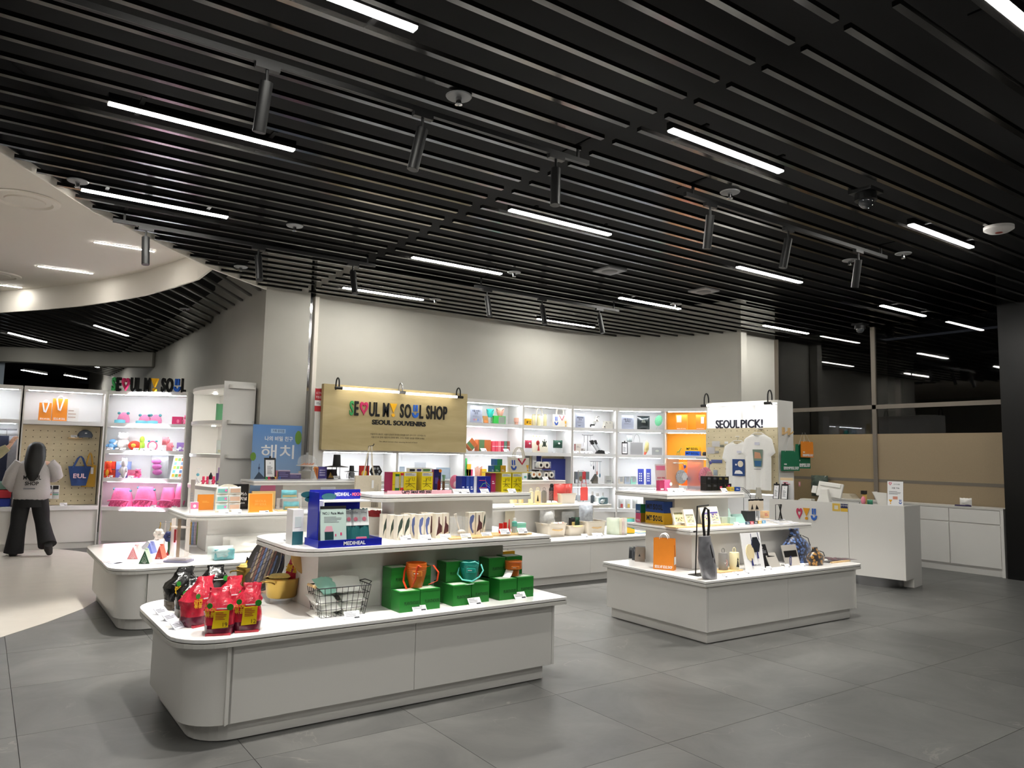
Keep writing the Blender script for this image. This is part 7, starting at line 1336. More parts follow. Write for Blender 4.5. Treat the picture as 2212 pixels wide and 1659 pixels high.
P=put(1440,1500,1046,1000,Z3,F5);shelfbox('bright orange panel filling the third orange shelf',1472,1512,1040,998,Z3,F5,mt((240,104,20),.5),None,.02,lambda b,w,h:b.lathe([(0,0),(w*.12,0),(w*.12,.003)],INKB,seg=10).xf(Matrix.Translation((-w*.1,-.001,h*.3))@Matrix.Rotation(PI/2,4,'X'),len(b.v)-30))
P=put(896,920,1010,999,1.30,((0,10.50,0),0));sheet('clear card holder on the third shelf under the wooden sign',(Vector((P[0].x,P[0].y,1.10)),0,P[2],P[3]+.2),mt((216,220,226),.2,t=.3),lambda b,w,h:lines(b,-w*.3,w*.3,h*.5,h*.8,2,GREYINK),'grey cards under the sign')
sheet('grey blue square card standing under the wooden sign, right',put(942,972,1048,1010,Z3,FB),mt((150,164,178),.4),lambda b,w,h:b.box(-w*.4,w*.4,-.001,0,h*.08,h*.92,mt((164,178,192),.4)),'grey cards under the sign');sheet('grey blue card standing under the wooden sign, left',put(862,873,1046,1008,Z3,FB),mt((150,164,178),.4),lambda b,w,h:b.box(-w*.4,w*.4,-.001,0,h*.08,h*.92,mt((170,182,194),.4)),'grey cards under the sign')
TSW=mt((236,235,232),.85,nz=.015,ns=30)
def shirt(label,x0,x1,yb,yt,dy,art):
 zb_=Pp((x0+x1)/2,yb,*PKP).z;P=put(x0,x1,yb,yt,zb_,PKP,pa);n=Vector((math.sin(pa),-math.cos(pa),0));P=(P[0]+n*(.035+dy),P[1],P[2],P[3]);w,h=P[2],P[3]
 r=root('t_shirt',label,'t-shirt',P,'white printed t-shirts')
 def hw(v):
  if v<.60:return .37+.015*v
  if v<.66:return .37+(v-.60)/.06*.125
  if v<.92:return .50-(v-.66)/.26*.10
  return .40-(v-.92)/.08*.27
 def fn(u,v,s):x=(2*u-1);e=(1-x*x)**.5 if abs(x)<1 else 0;nk=.05*(1-min(1,abs(x*hw(v))/.14)**2)*h if v>.93 else 0;return(x*hw(v)*w,s*(.03*e+.010*math.cos(x*9+1)*(1-v)*e),v*h-nk*(v-.93)/.07*(1 if s<0 else .3)if v>.93 else v*h)
 b=B();b.grid(lambda u,v:fn(u,v,-1),22,30,TSW);st=len(b.f);b.grid(lambda u,v:fn(u,v,1),22,30,TSW);b.f[st:]=[f[::-1]for f in b.f[st:]];b.build('shirt',r,smooth=2)
 B().tube([(w*.14*math.cos(PI+PI*k/10),-.032+.02*abs(math.cos(PI*k/10)),h*.985+h*.05*math.sin(PI+PI*k/10))for k in range(11)],.006,mt((226,225,222),.8),5).build('collar',r)
 q=B();art(q,w,h);q.build('print',r)
 g=th('clothes_hanger','white wire hanger inside the '+label.split(' with ')[0],'hanger',P[0],P[1],'white hangers');B().tube([(-w*.36,.0,h*.92),(-w*.1,0,h*1.02),(w*.1,0,h*1.02),(w*.36,0,h*.92)],.005,CARD,6).tube([(0,0,h*1.02),(0.0,0,h*1.06),(.02,0,h*1.08),(.01,0,h*1.1)],.003,STEEL,5).box(-.04,.03,-.002,.035+dy,h*1.095,h*1.105,CARD).build('frame',g)
def sart1(b,w,h):
 NB=mt((36,66,124),.7);b.box(-w*.12,w*.26,-.045,-.043,h*.34,h*.66,NB);b.lathe([(0,0),(w*.085,0),(w*.085,.002)],mt((226,216,196),.7),seg=16).xf(Matrix.Translation((w*.13,-.045,h*.57))@Matrix.Rotation(PI/2,4,'X'),len(b.v)-48)
 b.face([(-w*.06,h*.38),(w*.2,h*.38),(w*.18,h*.42),(w*.1,h*.45),(-w*.02,h*.44)],-.046,-.045,CARD).box(-w*.03,w*.02,-.046,-.045,h*.54,h*.57,CARD).box(w*.02,w*.16,-.043,-.041,h*.78,h*.82,mt((206,208,222),.5))
def sart2(b,w,h):
 b.face([(-w*.08,h*.41),(w*.14,h*.41),(w*.18,h*.72),(-w*.12,h*.72)],-.044,-.042,mt((110,128,116),.7)).face([(-w*.05,h*.42),(w*.12,h*.42),(w*.14,h*.52),(-w*.07,h*.52)],-.045,-.044,mt((46,96,140),.7)).face([(-w*.07,h*.56),(w*.14,h*.56),(w*.1,h*.66),(-w*.06,h*.68)],-.045,-.044,mt((190,140,110),.7)).box(-w*.08,w*.12,-.043,-.042,h*.365,h*.375,GREYINK).box(-w*.06,w*.08,-.043,-.041,h*.80,h*.85,mt((206,208,222),.5))
shirt('left white t-shirt with navy moon and boat print',1562,1632,1066,954,0,sart1);shirt('right white t-shirt with green landscape print, in front of the other',1612,1686,1058,938,.10,sart2)
for k,(a,e,yb,yt,c,wh)in enumerate(((1541,1558,965,953,(206,204,204),'upper silver one'),(1531,1547,980,966,(196,194,198),'lower silver one'),(1558,1567,966,961,(120,122,112),'small olive one'),(1539,1563,1000,993,(70,84,140),'blue slim one'),(1548,1556,979,974,(150,148,146),'small grey one'),(1568,1576,959,954,(238,238,240),'white price tag'),(1544,1553,1027,1015,(150,160,170),'phone case'))):
 zz=Pp(a,yb,*PKP).z;P=put(a,e,yb,yt,zz,PKP,pa);P=(P[0]+Vector((math.sin(pa),-math.cos(pa),0))*.045,P[1],P[2],P[3]);r=root('hanging_packet','small packet hooked on the seoul pick pegboard, '+wh,'packet',P,'packets on the pegboard');pillow(B(),P[2],P[3],.012,mt(c,.25,coat=.5),n=4,seed=k).build('wrapper',r,smooth=2);B().tube([(0,.006,P[3]*.95),(0,.05,P[3]*.97)],.003,STEEL,5).build('hook_pin',r)
PS=Vector((9.635,8.161,0))+Vector((math.cos(pa),math.sin(pa),0))*1.27;sp=((PS.x,PS.y,0),pa+PI/2-R(0));spn=Vector((math.cos(pa),math.sin(pa),0))
def sidebag(label,x0,x1,yb,yt,m,hx,off,rot,d=.02,hz=2.03):
 zb_=Pp((x0+x1)/2,yb,*sp).z;P=put(x0,x1,yb,yt,zb_,sp);P=(P[0]+spn*off,P[1],P[2],P[3]);w,h=P[2],P[3];r=root('shop_bag',label,'bag',P,'shop bags hung on the stand side')
 toteshape(B(),w,h,d,m,1.0,2).build('body',r,smooth=True);q=B();lines(q,-w*.35,w*.3,h*.1,h*.22,1,CARD);text(q,'SEOUL MY SOUL SHOP',0,h*.07,h*.14,CARD,-.003,.002,w=w*.86,bold=.03);q.box(-w*.4,-w*.25,-.005,-.003,h*.3,h*.36,CARD);q.build('print',r)
 B().ribbon([(-w*.3,d*.3,h*.95),(hx*w,.0,hz-zb_),(w*.25,d*.3,h*.95)],.02,.003,CARD,(.6,.3,0)).build('handle',r);return r
GRB=mt((20,112,78),.7)
sidebag('green cloth shop bag hanging from the first wooden hook',1684,1722,1017,974,GRB,.0,.045,0);sidebag('second green cloth shop bag behind the orange one',1716,1747,1012,960,GRB,-.05,.035,0);sidebag('small orange paper shop bag hanging over the green bag',1722,1748,988,954,ORG,-.2,.075,0)
b=B().box(-.03,.03,0,.001,0,.07,mt((206,130,140),.6));lines(b,-.02,.02,.02,.06,3,CARD);P=put(1724,1730,1049,1036,1.2,sp);o=one(b,'wall_sticker','small pink notice on the side of the stand','sticker',(P[0]-Vector((0,0,0))+spn*.001,P[1]))
dpl=((9.27,6.715,0),dang)
def dput(x0,x1,yb,yt,back,z):n=Vector((-math.sin(dang),math.cos(dang),0));return put(x0,x1,yb,yt,z,((9.27+n.x*back,6.715+n.y*back,0),dang))
clipboard('black clipboard at the left end of the checkout desk, left one',dput(1669,1682,1077,1045,.06,1.031));clipboard('black clipboard on the checkout desk, right one',dput(1686,1701,1078,1046,.06,1.031))
sheet('white notice stand with code blocks behind the clipboards',dput(1686,1714,1076,1032,.14,1.031),mt((232,232,232),.4),lambda b,w,h:[b.box(-w/2,w/2,-.001,0,h*.88,h,mt((226,200,160),.5)),lines(b,-w*.3,w*.3,h*.68,h*.82,2,MAG)],name='notice_stand',cat='sign')
POSW=mt((230,228,222),.35);P=dput(1754,1808,1084,1044,.12,1.031);w,h=P[2],P[3];r=root('pos_terminal','white point of sale terminal seen from behind on the checkout desk','computer',P)
B().loft([[(-.12,.02,0),(.06,.02,0),(.06,.14,0),(-.12,.14,0)],[(-.09,.05,h*.4),(.03,.05,h*.4),(.03,.12,h*.4),(-.09,.12,h*.4)],[(-.08,.06,h*.7),(.02,.06,h*.7),(.02,.12,h*.7),(-.08,.12,h*.7)]],POSW).build('stand',r,bev=.01);M=Matrix.Translation((.0,.12,h*.28))@Matrix.Rotation(R(-18),4,'X')@Matrix.Rotation(R(6),4,'Y')
B().box(-w*.5,w*.5,0,.035,0,h*.8,POSW).box(-w*.42,w*.42,-.02,0,h*.55,h*.74,POSW).xf(M).build('monitor',r,bev=.006);B().box(-w*.47,w*.47,.035,.038,h*.04,h*.76,BLACKG).xf(M).build('screen',r);B().box(-w*.72,-w*.52,.0,.03,h*.1,h*.5,POSW).xf(M).build('customer_display',r,bev=.004)
P=dput(1727,1747,1079,1071,.1,1.031);r=root('paper_pile','small pile of papers and card reader beside the terminal','papers',P)
for k in range(3):B().box(-.1+.02*k,.1,0,.12,.012*k,.012*k+.01,mt((226,224,216),.5)).build('sheet',r)
P=dput(1917,1951,1096,1040,.03,1.046);sheet('white counter notice with heart, triangle and smile logos',P,PAPER,lambda b,w,h:[sym(b,'<',-w*.42,h*.82,w*.2,h*.14,BRANDR,0,.001),text(b,'온누리 상품권',w*.1,h*.86,h*.04,INK,0,.001,w=w*.4),text(b,'사용 가능',w*.02,h*.7,h*.045,INK,0,.001,w=w*.5,bold=.02),lines(b,-w*.4,w*.4,h*.45,h*.6,4,GREYINK),b.box(-w*.15,w*.15,-.001,0,h*.26,h*.38,mt((216,150,130),.5)),sym(b,'!',-w*.42,h*.06,w*.24,h*.18,BRANDY,0,.001),sym(b,'u',w*.22,h*.08,w*.2,h*.18,BRANDB,0,.001)],name='notice_stand',cat='sign',tilt=R(4))
P=dput(1884,1916,1092,1063,.10,1.031);w,h=P[2],P[3];r=root('paper_tray','white angled paper tray beside the counter notice','tray',P);B().face([(-w/2,h),(-w*.1,0),(w/2,0),(w/2,h*.95)],0,.01,POSW).face([(-w/2,h),(-w*.1,0),(-w*.06,0),(-w*.44,h)],0,.16,POSW).build('body',r)
P=dput(1860,1870,1090,1060,.08,1.031);r=root('keyring_stand','pink and black keyring display at the desk edge','display stand',P);w,h=P[2],P[3];B().box(-w/2,w/2,0,.06,h*.75,h,BLACK).build('header',r);B().ell((0,.0,h*.3),(w*.5,.03,h*.3),mt((236,140,160),.8),12,8).build('pink_charm',r,smooth=True);B().box(-w*.3,w*.5,.02,.05,0,h*.76,mt((226,190,110),.5)).build('card',r)
P=dput(1872,1884,1090,1080,.1,1.031);packet('small green bundle right of the pink keyring display',P,.05,mt((70,150,120),.6),seed=2)
P=put(2070,2096,1088,1076,.966,((12.1,5,0),R(-90)));packet('crumpled white plastic bag on the low cabinet',P,.1,mt((226,224,220),.3),seed=5,name='plastic_bag',cat='bag');P=put(2062,2096,1086,1083,.966,((12.0,5,0),R(-90)));one(B().box(-P[2]/2,P[2]/2,0,.03,0,.02,mt((50,40,80),.5)).ell((P[2]*.3,.015,.015),(.05,.03,.014),mt((50,40,80),.5),8,6),'umbrella','folded purple umbrella under the white plastic bag','umbrella',P)
P=put(1744,1780,1060,1027,.966,((12.15,7,0),R(-90)));packet('big clear plastic bundle behind the terminal',P,.25,mt((96,110,100),.15,t=.4,nz=.3,ns=12),seed=9,name='plastic_bag',cat='bag')
P=put(1790,1842,1076,1064,.966,((12.15,6,0),R(-90)));r=root('paper_pile','flat stack of papers on the low cabinet behind the terminal','papers',P)
for k in range(4):B().box(-P[2]/2+.01*k,P[2]/2-.02*k,0,.2,.02*k,.02*k+.017,mt((206,196,176),.6)).build('sheet',r)
tp_=fpl((1.61,13.615),(2.66,12.85),.12);LB={None:INKB,0:GRN,2:MAG,7:YEL,11:BLU}
r=th('standing_letters','large standing letters SEOUL MY SOUL on top of the curved shelf','sign letters',(1.66,13.66,2.5),tp_[1]);logo(r,'SE<UL M! SOuL',.02,1.22,0.001,.21,0,.05,LB,.035)
o=th('clear_globe','clear dome ornament behind the green S letter','ornament',(1.72,13.86,2.5));B().lathe([(.16,0),(.19,.08),(.17,.16),(.1,.23),(0,.25)],GLS,seg=24).build('dome',o,smooth=True)
for a,e,yb,yt,wh in((83,110,907,870,'left'),(112,144,906,861,'right and taller')):
 paperbag('orange paper shop bag with white ribbon on the left shelf top, '+wh,put(a,e,yb,yt,Y1,FL),.1,ORG,lambda b,w,h:[text(b,'SEOUL MY SOUL',0,h*.06,h*.09,CARD,0,.001,w=w*.8,bold=.02),b.tube([(-w*.25,-.004,h*.98),(-w*.1,-.004,h*.5),(w*.0,-.004,h*.46),(w*.2,-.004,h*.9),(w*.22,-.004,h)],.012,CARD,5)])
sheet('white leaflet stand right of the orange bags',put(145,169,907,881,Y1,FL),mt((236,232,228),.4),lambda b,w,h:lines(b,-w*.45,w*.3,h*.2,h*.9,3,mt((200,180,170),.5)))
P=put(53,208,1096,916,Y4+.02,((0,13.86,0),0));zb_=.665
r=root('pegboard','large pale pegboard behind the woman with grey sweatshirt','pegboard',(Vector((1.03,13.90,zb_)),0));pb2=B().box(-.535,.535,0,.012,0,1.25,PEG).build('board',r);b=B()
for i in range(11):
 for j in range(12):b.lathe([(0,0),(.008,0)],mt((70,60,44),.9),seg=6).xf(Matrix.Translation((-.48+i*.096,-.0006,.06+j*.1))@Matrix.Rotation(PI/2,4,'X'),len(b.v)-12)
b.build('peg_hole',pb2,kind='stuff')
pw=((0,13.80,0),0)
P=put(150,178,948,940,Pp(160,947,*pw).z,pw);one(B().box(-P[2]*.6,P[2]*.5,0,.1,0,.012,BEECH),'small_shelf','small wooden peg shelf under the grey cap','shelf',P);zz=P[0].z+.013
P=put(166,203,946,928,zz,pw);w,h=P[2],P[3];r=root('baseball_hat','dark grey baseball cap on the small peg shelf','cap',P);GC_=mt((92,100,112),.8,nz=.06,ns=60)
B().lathe([(w*.46,h*.15),(w*.45,h*.4),(w*.34,h*.75),(w*.12,h*.98),(0,h)],GC_,(0,.06,0),22,1,.55).build('crown',r,smooth=True);B().grid(lambda u,v:(w*.40*(2*u-1)*(1-.1*v),-.02-.07*v*(1-(2*u-1)**2),h*(.28-.22*v-.1*(2*u-1)**2)),10,4,GC_).build('visor',r,smooth=2);B().box(-.015,.015,-.045,-.04,h*.5,h*.62,CARD).build('patch',r)
price('on the small peg shelf by the cap',160,946,zz,.09,pw)
NVY=mt((36,62,112),.8,nz=.05,ns=40)
def htote(label,x0,x1,yb,yt,m,dy,hh,art,tap=.8,sw=.03):
 zb2=Pp(x0,yb,*pw).z;P=put(x0,x1,yb,yt,zb2,pw);P=(P[0]-Vector((0,dy,0)),0,P[2],P[3]);w,h=P[2],P[3];r=root('tote_bag',label,'bag',P,'totes hung on the left pegboard');toteshape(B(),w,h,.06,m,tap,3).build('body',r,smooth=True)
 for y in(.015,.045):B().ribbon([(-w*.3,y,h*.9),(-w*.1,.03,h+hh*.8),(0,.03,h+hh),(w*.1,.03,h+hh*.8),(w*.28,y,h*.9)],sw,.004,m,(.7,.2,0)).build('handle',r)
 B().tube([(0,.0,h+hh-.015),(0,.13+dy,h+hh-.015)],.005,STEEL,5).build('hook_pin',r)
 b=B();art(b,w,h);b.build('print',r)
htote('mustard canvas tote behind the navy one on the pegboard',176,205,1052,1005,mt((206,160,60),.8),0,.2,lambda b,w,h:b.box(w*.1,w*.3,-.006,-.002,h*.6,h*.9,CARD),1.0)
htote('navy canvas tote lettered SEOUL on the pegboard',144,194,1049,1007,NVY,.07,.16,lambda b,w,h:[text(b,'E',-w*.2,h*.4,h*.22,mt((226,190,200),.6),-.008,.003,bold=.03),sym(b,'<',-w*.13,h*.4,w*.12,h*.22,mt((226,190,200),.6),-.008,.003),text(b,'UL',w*.1,h*.4,h*.22,mt((226,190,200),.6),-.008,.003,bold=.03)],.62,.045)
for k,(x,c)in enumerate(((97,(214,120,60)),(112,(110,160,140)))):
 zb2=Pp(x,1078,*pw).z;P=put(x,x+15,1078,1048,zb2,pw);r=root('sock_pair','white sock pair with %s stripes and black card'%('orange','green')[k],'socks',P,'sock pairs')
 k_=P[3];pillow(B(),P[2],k_,.04,mt((232,232,230),.8),n=6,seed=k).build('socks',r,smooth=2);B().box(-P[2]*.45,P[2]*.35,-.004,.0,k_*.7,k_*.96,BLACK).build('card',r);B().box(-P[2]*.42,P[2]*.4,-.006,.0,k_*.28,k_*.38,mt(c,.7)).box(-P[2]*.42,P[2]*.4,-.006,.0,k_*.42,k_*.47,mt((110,120,140),.7)).build('stripes',r);B().tube([(0,.02,k_*.94),(0,.09,k_*.94)],.004,STEEL,5).build('hook_pin',r)
price('at the foot of the big pegboard',137,1094,.662,.1,((0,13.70,0),0))
B().tube([(-.62,13.9,1.83),(.43,13.9,1.83)],.012,STEEL,8);r=th('clothes_rail','steel clothes rail in the left edge bay','rail',(0,13.9,1.83));B().tube([(-.645,0,0),(.43,0,0)],.012,STEEL,8).build('rail',r,smooth=True)
for k,(x,c,wh)in enumerate(((.16,(34,40,62),'navy, front'),(.30,(150,150,156),'grey, behind the navy'),(.02,(36,42,66),'navy, cut by the photo edge'))):
 r=th('hanging_sweatshirt','sweatshirt on the rail, '+wh,'sweatshirt',(x,13.74+.05*k,.98),0,'sweatshirts on the rail');b=toteshape(B(),.34,.75,.06,mt(c,.85,nz=.06,ns=30),1.0,k);b.build('body',r,smooth=True);B().tube([(0,.03,.75),(0,.03,.83),(0,.12-.0,.86)],.004,STEEL,5).build('hanger_hook',r);B().box(.02,.06,-.012,.0,.55,.62,mt((226,160,60),.6)).build('chest_badge',r)
for k,(x0,x1,yb,yt,c,wh)in enumerate(((0,24,1040,1025,(120,150,140),'sage green'),(0,26,1065,1052,(200,60,70),'red'),(4,26,1094,1066,(40,60,150),'deep blue'))):
 P=put(x0,x1,1096,1096-(yb-yt),.661,((0,13.74+.09*k,0),0));r=root('folded_shirt','folded %s garment on the lower left shelf'%wh,'garment',(Vector((.28,13.72+.0*k,.661+.13*(2-k))),0),'folded garments');B().box(-.16,.14,0,.26,0,.125,mt(c,.8)).build('fold',r,bev=.02)
PKC,AQ=mt((232,140,180),.75,nz=.06,ns=40),mt((112,196,214),.7);TEALE=mt((84,160,166),.7)
for k,(a,e,yb,yt,wh)in enumerate(((247,273,913,890,'left, standing alone'),(293,319,915,895,'middle'),(317,343,916,895,'right, touching the middle one'))):
 P=put(a,e,yb,yt,Y1,F2);w,h=P[2],P[3];r=root('pink_hat','pink cap with aqua brim and round teal ears, '+wh,'cap',P,'pink caps')
 B().lathe([(w*.48,h*.1),(w*.5,h*.4),(w*.4,h*.75),(w*.15,h*.97),(0,h)],PKC,(0,.09,0),20,1,.6).build('crown',r,smooth=True);B().grid(lambda u,v:(w*.46*(2*u-1),-.02-.05*v*(1-(2*u-1)**2),h*(.34-.32*v-.06*(2*u-1)**2)),10,3,AQ).build('brim',r,smooth=2)
 for s in(-1,1):B().ell((s*w*.38,.08,h*.92),(w*.11,.03,w*.11),TEALE,10,8).build('ear',r,smooth=True)
BXM=lambda c:mt(c,.4)
shelfbox('magenta carton beside the caps',371,391,916,900,Y1,F2,BXM((206,60,110)),None,.08,lambda b,w,h:b.ell((w*.15,-.002,h*.4),(w*.15,.003,h*.25),BXM((236,130,160)),8,6))
def plush(label,x0,x1,yb,yt,z,pl,c,c2=None,arms=True,g='plain plush toys',ears=True):
 P=put(x0,x1,yb,yt,z,pl,CAMA);w,h=P[2],P[3];r=root('plush_toy',label,'plush toy',P,g);m=mt(c,.95,nz=.07,ns=50,bump=.4);m2=mt(c2 or tuple(min(255,v+25)for v in c),.95)
 B().ell((0,w*.4,h*.34),(w*.42,w*.36,h*.34),m,16,10).build('body',r,smooth=True);B().ell((0,w*.38,h*.74),(w*.36,w*.32,h*.26),m,16,10).build('head',r,smooth=True);B().ell((0,w*.08,h*.3),(w*.22,w*.05,h*.2),m2,12,8).build('belly_patch',r,smooth=True)
 if arms:
  for s in(-1,1):B().tube([(s*w*.36,w*.3,h*.5),(s*w*.5,w*.15,h*.3)],w*.10,m,8).build('arm',r,smooth=True)
 for s in(-1,1):
  B().ell((s*w*.24,w*.1,h*.07),(w*.15,w*.14,h*.07),m,8,6).build('foot',r,smooth=True)
  if ears:B().ell((s*w*.26,w*.38,h*.95),(w*.1,w*.07,h*.07),m2,8,6).build('ear',r,smooth=True)
 return r
plush('pink plush toy at the right end of the cap shelf',393,405,917,897,Y1,F2,(232,110,150))
plush('sky blue plush toy at the left of the second shelf',227,249,972,948,Y2,F2,(116,166,212),ears=False);plush('large white plush toy, biggest on the second shelf',243,274,972,934,Y2,F2,(232,230,230));plush('lime green plush toy beside the red cushion',296,310,974,942,Y2,F2,(164,204,70),arms=False,ears=False)
P=put(273,300,973,952,Y2,F2);P=(Vector(P[0])-Vector((0.02,.05,0)),P[1],P[2],P[3]);w,h=P[2],P[3];r=root('round_cushion','red round plush cushion with yellow patch','cushion',P);B().ell((0,.08,h*.5),(w*.5,.08,h*.5),mt((222,60,44),.9,bump=.3,ns=50),18,10).build('body',r,smooth=True);B().ell((w*.1,.0,h*.5),(w*.2,.012,h*.2),mt((238,200,80),.8),12,8).build('yellow_patch',r,smooth=True)
P=put(316,336,974,952,Y2,F2);w,h=P[2],P[3];r=root('headband','pink headband with round ears standing on the second shelf','headband',P);B().tube([(w*.5*math.cos(R(-50+280*k/14)),.04,h*.48+h*.46*math.sin(R(-50+280*k/14)))for k in range(15)],h*.06,mt((232,110,150),.8),8).build('band',r,smooth=True)
for s in(-1,1):B().ell((s*w*.4,.04,h*.95),(w*.14,.02,h*.1),TEALE,8,6).build('ear',r,smooth=True)
def mitten(label,x0,x1,yb,yt,dz):P=put(x0,x1,yb,yt,Y2,F2);w,h=P[2],P[3];r=root('pink_mitten',label,'mitten',(Vector(P[0]),P[1]),'pink mittens');m=mt((232,130,140),.9,nz=.06,ns=40);pillow(B(),w*.8,h*(1-dz),.07,m,z0=h*dz,seed=3).build('palm',r,smooth=2);B().ell((w*.4,.03,h*(dz+(1-dz)*.55)),(w*.14,.03,h*.14),m,8,6).build('thumb',r,smooth=True);B().box(-w*.2,w*.2,.02,.05,0,h*dz+.01,ACR).build('clear_support',r)
mitten('upper pink mitten on a clear support',345,363,974,944,.42);mitten('lower pink mitten before the support',355,372,975,956,.02)
for k,(a,e,yt,c,wh)in enumerate(((381,396,956,(150,120,190),'violet'),(397,404,936,(206,150,210),'tall lilac'),(391,400,960,(226,160,190),'pink front'))):shelfbox('%s souvenir carton at the right end of the second left shelf'%wh,a,e,974,yt,Y2,F2,BXM(c),None,.06,lambda b,w,h:b.ell((0,-.001,h*.35),(w*.25,.003,h*.18),CARD,8,6),'lilac cartons',dz=0 if k!=2 else .001)
for k,(a,e,yb,yt,c,wh)in enumerate(((222,248,1031,1015,(190,74,52),'rust lower left'),(224,247,1014,980,(214,66,46),'red upper left'),(249,274,1031,1014,(120,120,190),'violet lower'),(249,274,1013,979,(150,170,226),'pale blue upper'))):shelfbox('%s souvenir box on the third left shelf'%wh,a,e,yb if k%2==0 else 1031,yt if k%2==0 else 1031-(yb-yt),Y3,F2,BXM(c),None,.12,lambda b,w,h:b.box(-w*.15,w*.15,-.001,0,h*.6,h*.75,mt((226,190,180),.5)),'souvenir boxes on the third left shelf',dz=0 if k%2==0 else .135)
plush('small orange red plush toy before the red box',223,239,1014,996,Y3,fpl((1.61,13.615),(2.66,12.85),.03),(220,70,40),(238,180,60),g='small plush toys');plush('small white rabbit-eared plush toy before the pale blue box',256,273,1013,990,Y3,fpl((1.61,13.615),(2.66,12.85),.03),(226,222,226),g='small plush toys')
for k in(0,1):shelfbox('pink card box %s of the stacked pair'%('lower','upper')[k],275,294,1031,1017,Y3,F2,BXM((226,130,160)),BXM((150,100,90)),.07,lambda b,w,h:lines(b,-w*.3,w*.3,h*.4,h*.7,2,BXM((190,60,100))),'pink card boxes',dz=.115*k)
plush('small pink plush toy beside the pink card boxes',286,303,1031,1013,Y3,fpl((1.61,13.615),(2.66,12.85),.05),(228,100,140),g='small plush toys')
P=put(320,358,1032,983,Y3,F2);w,h=P[2],P[3];packet('large clear pouch with violet cushions packed inside',P,.12,mt((214,216,220),.15,t=.5),lambda b,w,h:[b.ell((w*(.05-.04*j),-.03,h*(.27+.23*j)),(w*.28,.03,h*.13),mt((170,90,150),.7),12,8)for j in range(3)],seed=4)
P=put(366,402,1032,984,Y3,F2);sheet('tilted colourful comic print panel at the right of the third shelf',P,mt((226,226,220),.5),lambda b,w,h:[b.box(w*(-.4+.2*(j%4)),w*(-.24+.2*(j%4)),-.001,0,h*(.08+.17*(j//4)),h*(.2+.17*(j//4)),BXM([(232,190,60),(90,120,170),(226,230,236),(120,190,210),(190,110,60),(110,170,90)][(j*5+j//4)%6]))for j in range(20)],name='print_card',cat='card',tilt=R(18))
BLK=mt((244,136,184),.95,nz=.10,ns=14,bump=.8)
def blanket(label,x0,x1,yb,yt,kind):
 P=put(x0,x1,yb,yt,Y4,fpl((1.61,13.615),(2.66,12.85),.06));w,h=P[2],P[3];r=root('folded_blanket',label,'blanket',P,'pink folded blankets');q=random.Random(int(x0));D=.22
 rings=[]
 for k in range(9):
  t=k/8;a=w/2*(1-.38*t**1.5);rings.append([(math.cos(2*PI*j/20)*a*(1+q.uniform(-.03,.03)),D/2+math.sin(2*PI*j/20)*D/2*(1-.4*t)*(1+q.uniform(-.08,.08)),h*t)for j in range(20)])
 B().loft(rings,BLK).build('cover',r,smooth=True);b=B()
 for k in range(7):x=-w*.36+w*.12*k;b.tube([(x,-.004,.01),(x+.015*(-1)**k,-.016,h*.14),(x+.03,-.004,h*.3)],.014,mt((226,100,148),.95),6)
 b.build('inner_fold',r,smooth=True);B().tube([(-w*.46,.01,h*.3),(-w*.2,-.02,h*.36),(w*.2,-.02,h*.36),(w*.46,.01,h*.3)],.012,BLK,8).build('hem',r,smooth=True)
 if kind:
  for s in(-1,1):B().ell((s*w*.34,D*.5,h*(.95 if s<0 else .85)),(w*.06,.03,w*.06),TEALE,8,6).build('ear',r,smooth=True)
blanket('pink folded hooded blanket, left one on the fourth shelf',229,280,1090,1055,1);blanket('pink folded hooded blanket with teal knobs, middle one',281,332,1091,1052,1);blanket('pink rolled blanket leaning at the right of the shelf',338,372,1091,1054,0);blanket('pink blanket at the far right end, tallest of the row',369,398,1092,1044,0)
for k,(x,y,z_)in enumerate(((236,972,Y2),(264,973,Y2),(292,974,Y2),(307,974,Y2),(322,975,Y2),(346,975,Y2),(379,975,Y2),(236,1031,Y3),(262,1031,Y3),(281,1031,Y3),(390,1032,Y3),(330,1091,Y4),(376,1091,Y4))):price('on the curved pink shelf, %s'%('below the blue plush','below the white plush','below the red cushion','below the lime plush','below the headband','below the upper mitten','before the violet carton','before the rust box','before the violet box','before the pink card boxes','before the comic panel','between the blankets','at the right blanket')[k],x,y,z_,.09,fpl((1.61,13.615),(2.66,12.85),.02))
for k,(a,e,c)in enumerate(((322,345,(110,150,200)),(346,368,(206,170,196)),(368,392,(180,110,170)))):packet('%s gift pouch in the low bay behind the clear tower'%('blue checked','pale pink','violet')[k],put(a,e,1152,1119,.42,F2),.1,mt(c,.4,nz=.1,ns=20),None,'gift pouches in the low bay',seed=k)
P=put(318,398,1154,1149,.40,F2);one(B().box(-P[2]/2,P[2]/2,0,.16,-.3+.0,.019,WHITE),'low_step','low white step carrying the gift pouches','step',P)
for k,(x0,x1,yb,yt,z_,c,nm)in enumerate(((464,484,903,872,2.0,(90,150,110),'green leafy packet'),(467,484,973,951,1.52,(222,230,228),'white clear box'),(476,486,974,938,1.52,(214,222,222),'taller clear box'),(466,476,1040,1022,1.06,(90,70,120),'violet box'),(470,475,1040,1010,1.06,(150,120,170),'lilac tube'))):
 packet('%s on the corner tower'%nm,put(x0,x1,yb,yt,z_,FTC),.06,mt(c,.3),None,'goods on the corner tower',seed=k)if k in(0,)else shelfbox('%s on the corner tower'%nm,x0,x1,yb,yt,z_,FTC,mt(c,.3,t=.3 if k in(1,2)else 0),None,.05,lambda b,w,h:b.box(-w*.3,w*.3,-.001,0,h*.1,h*.3,mt((180,180,150),.5)),'goods on the corner tower')
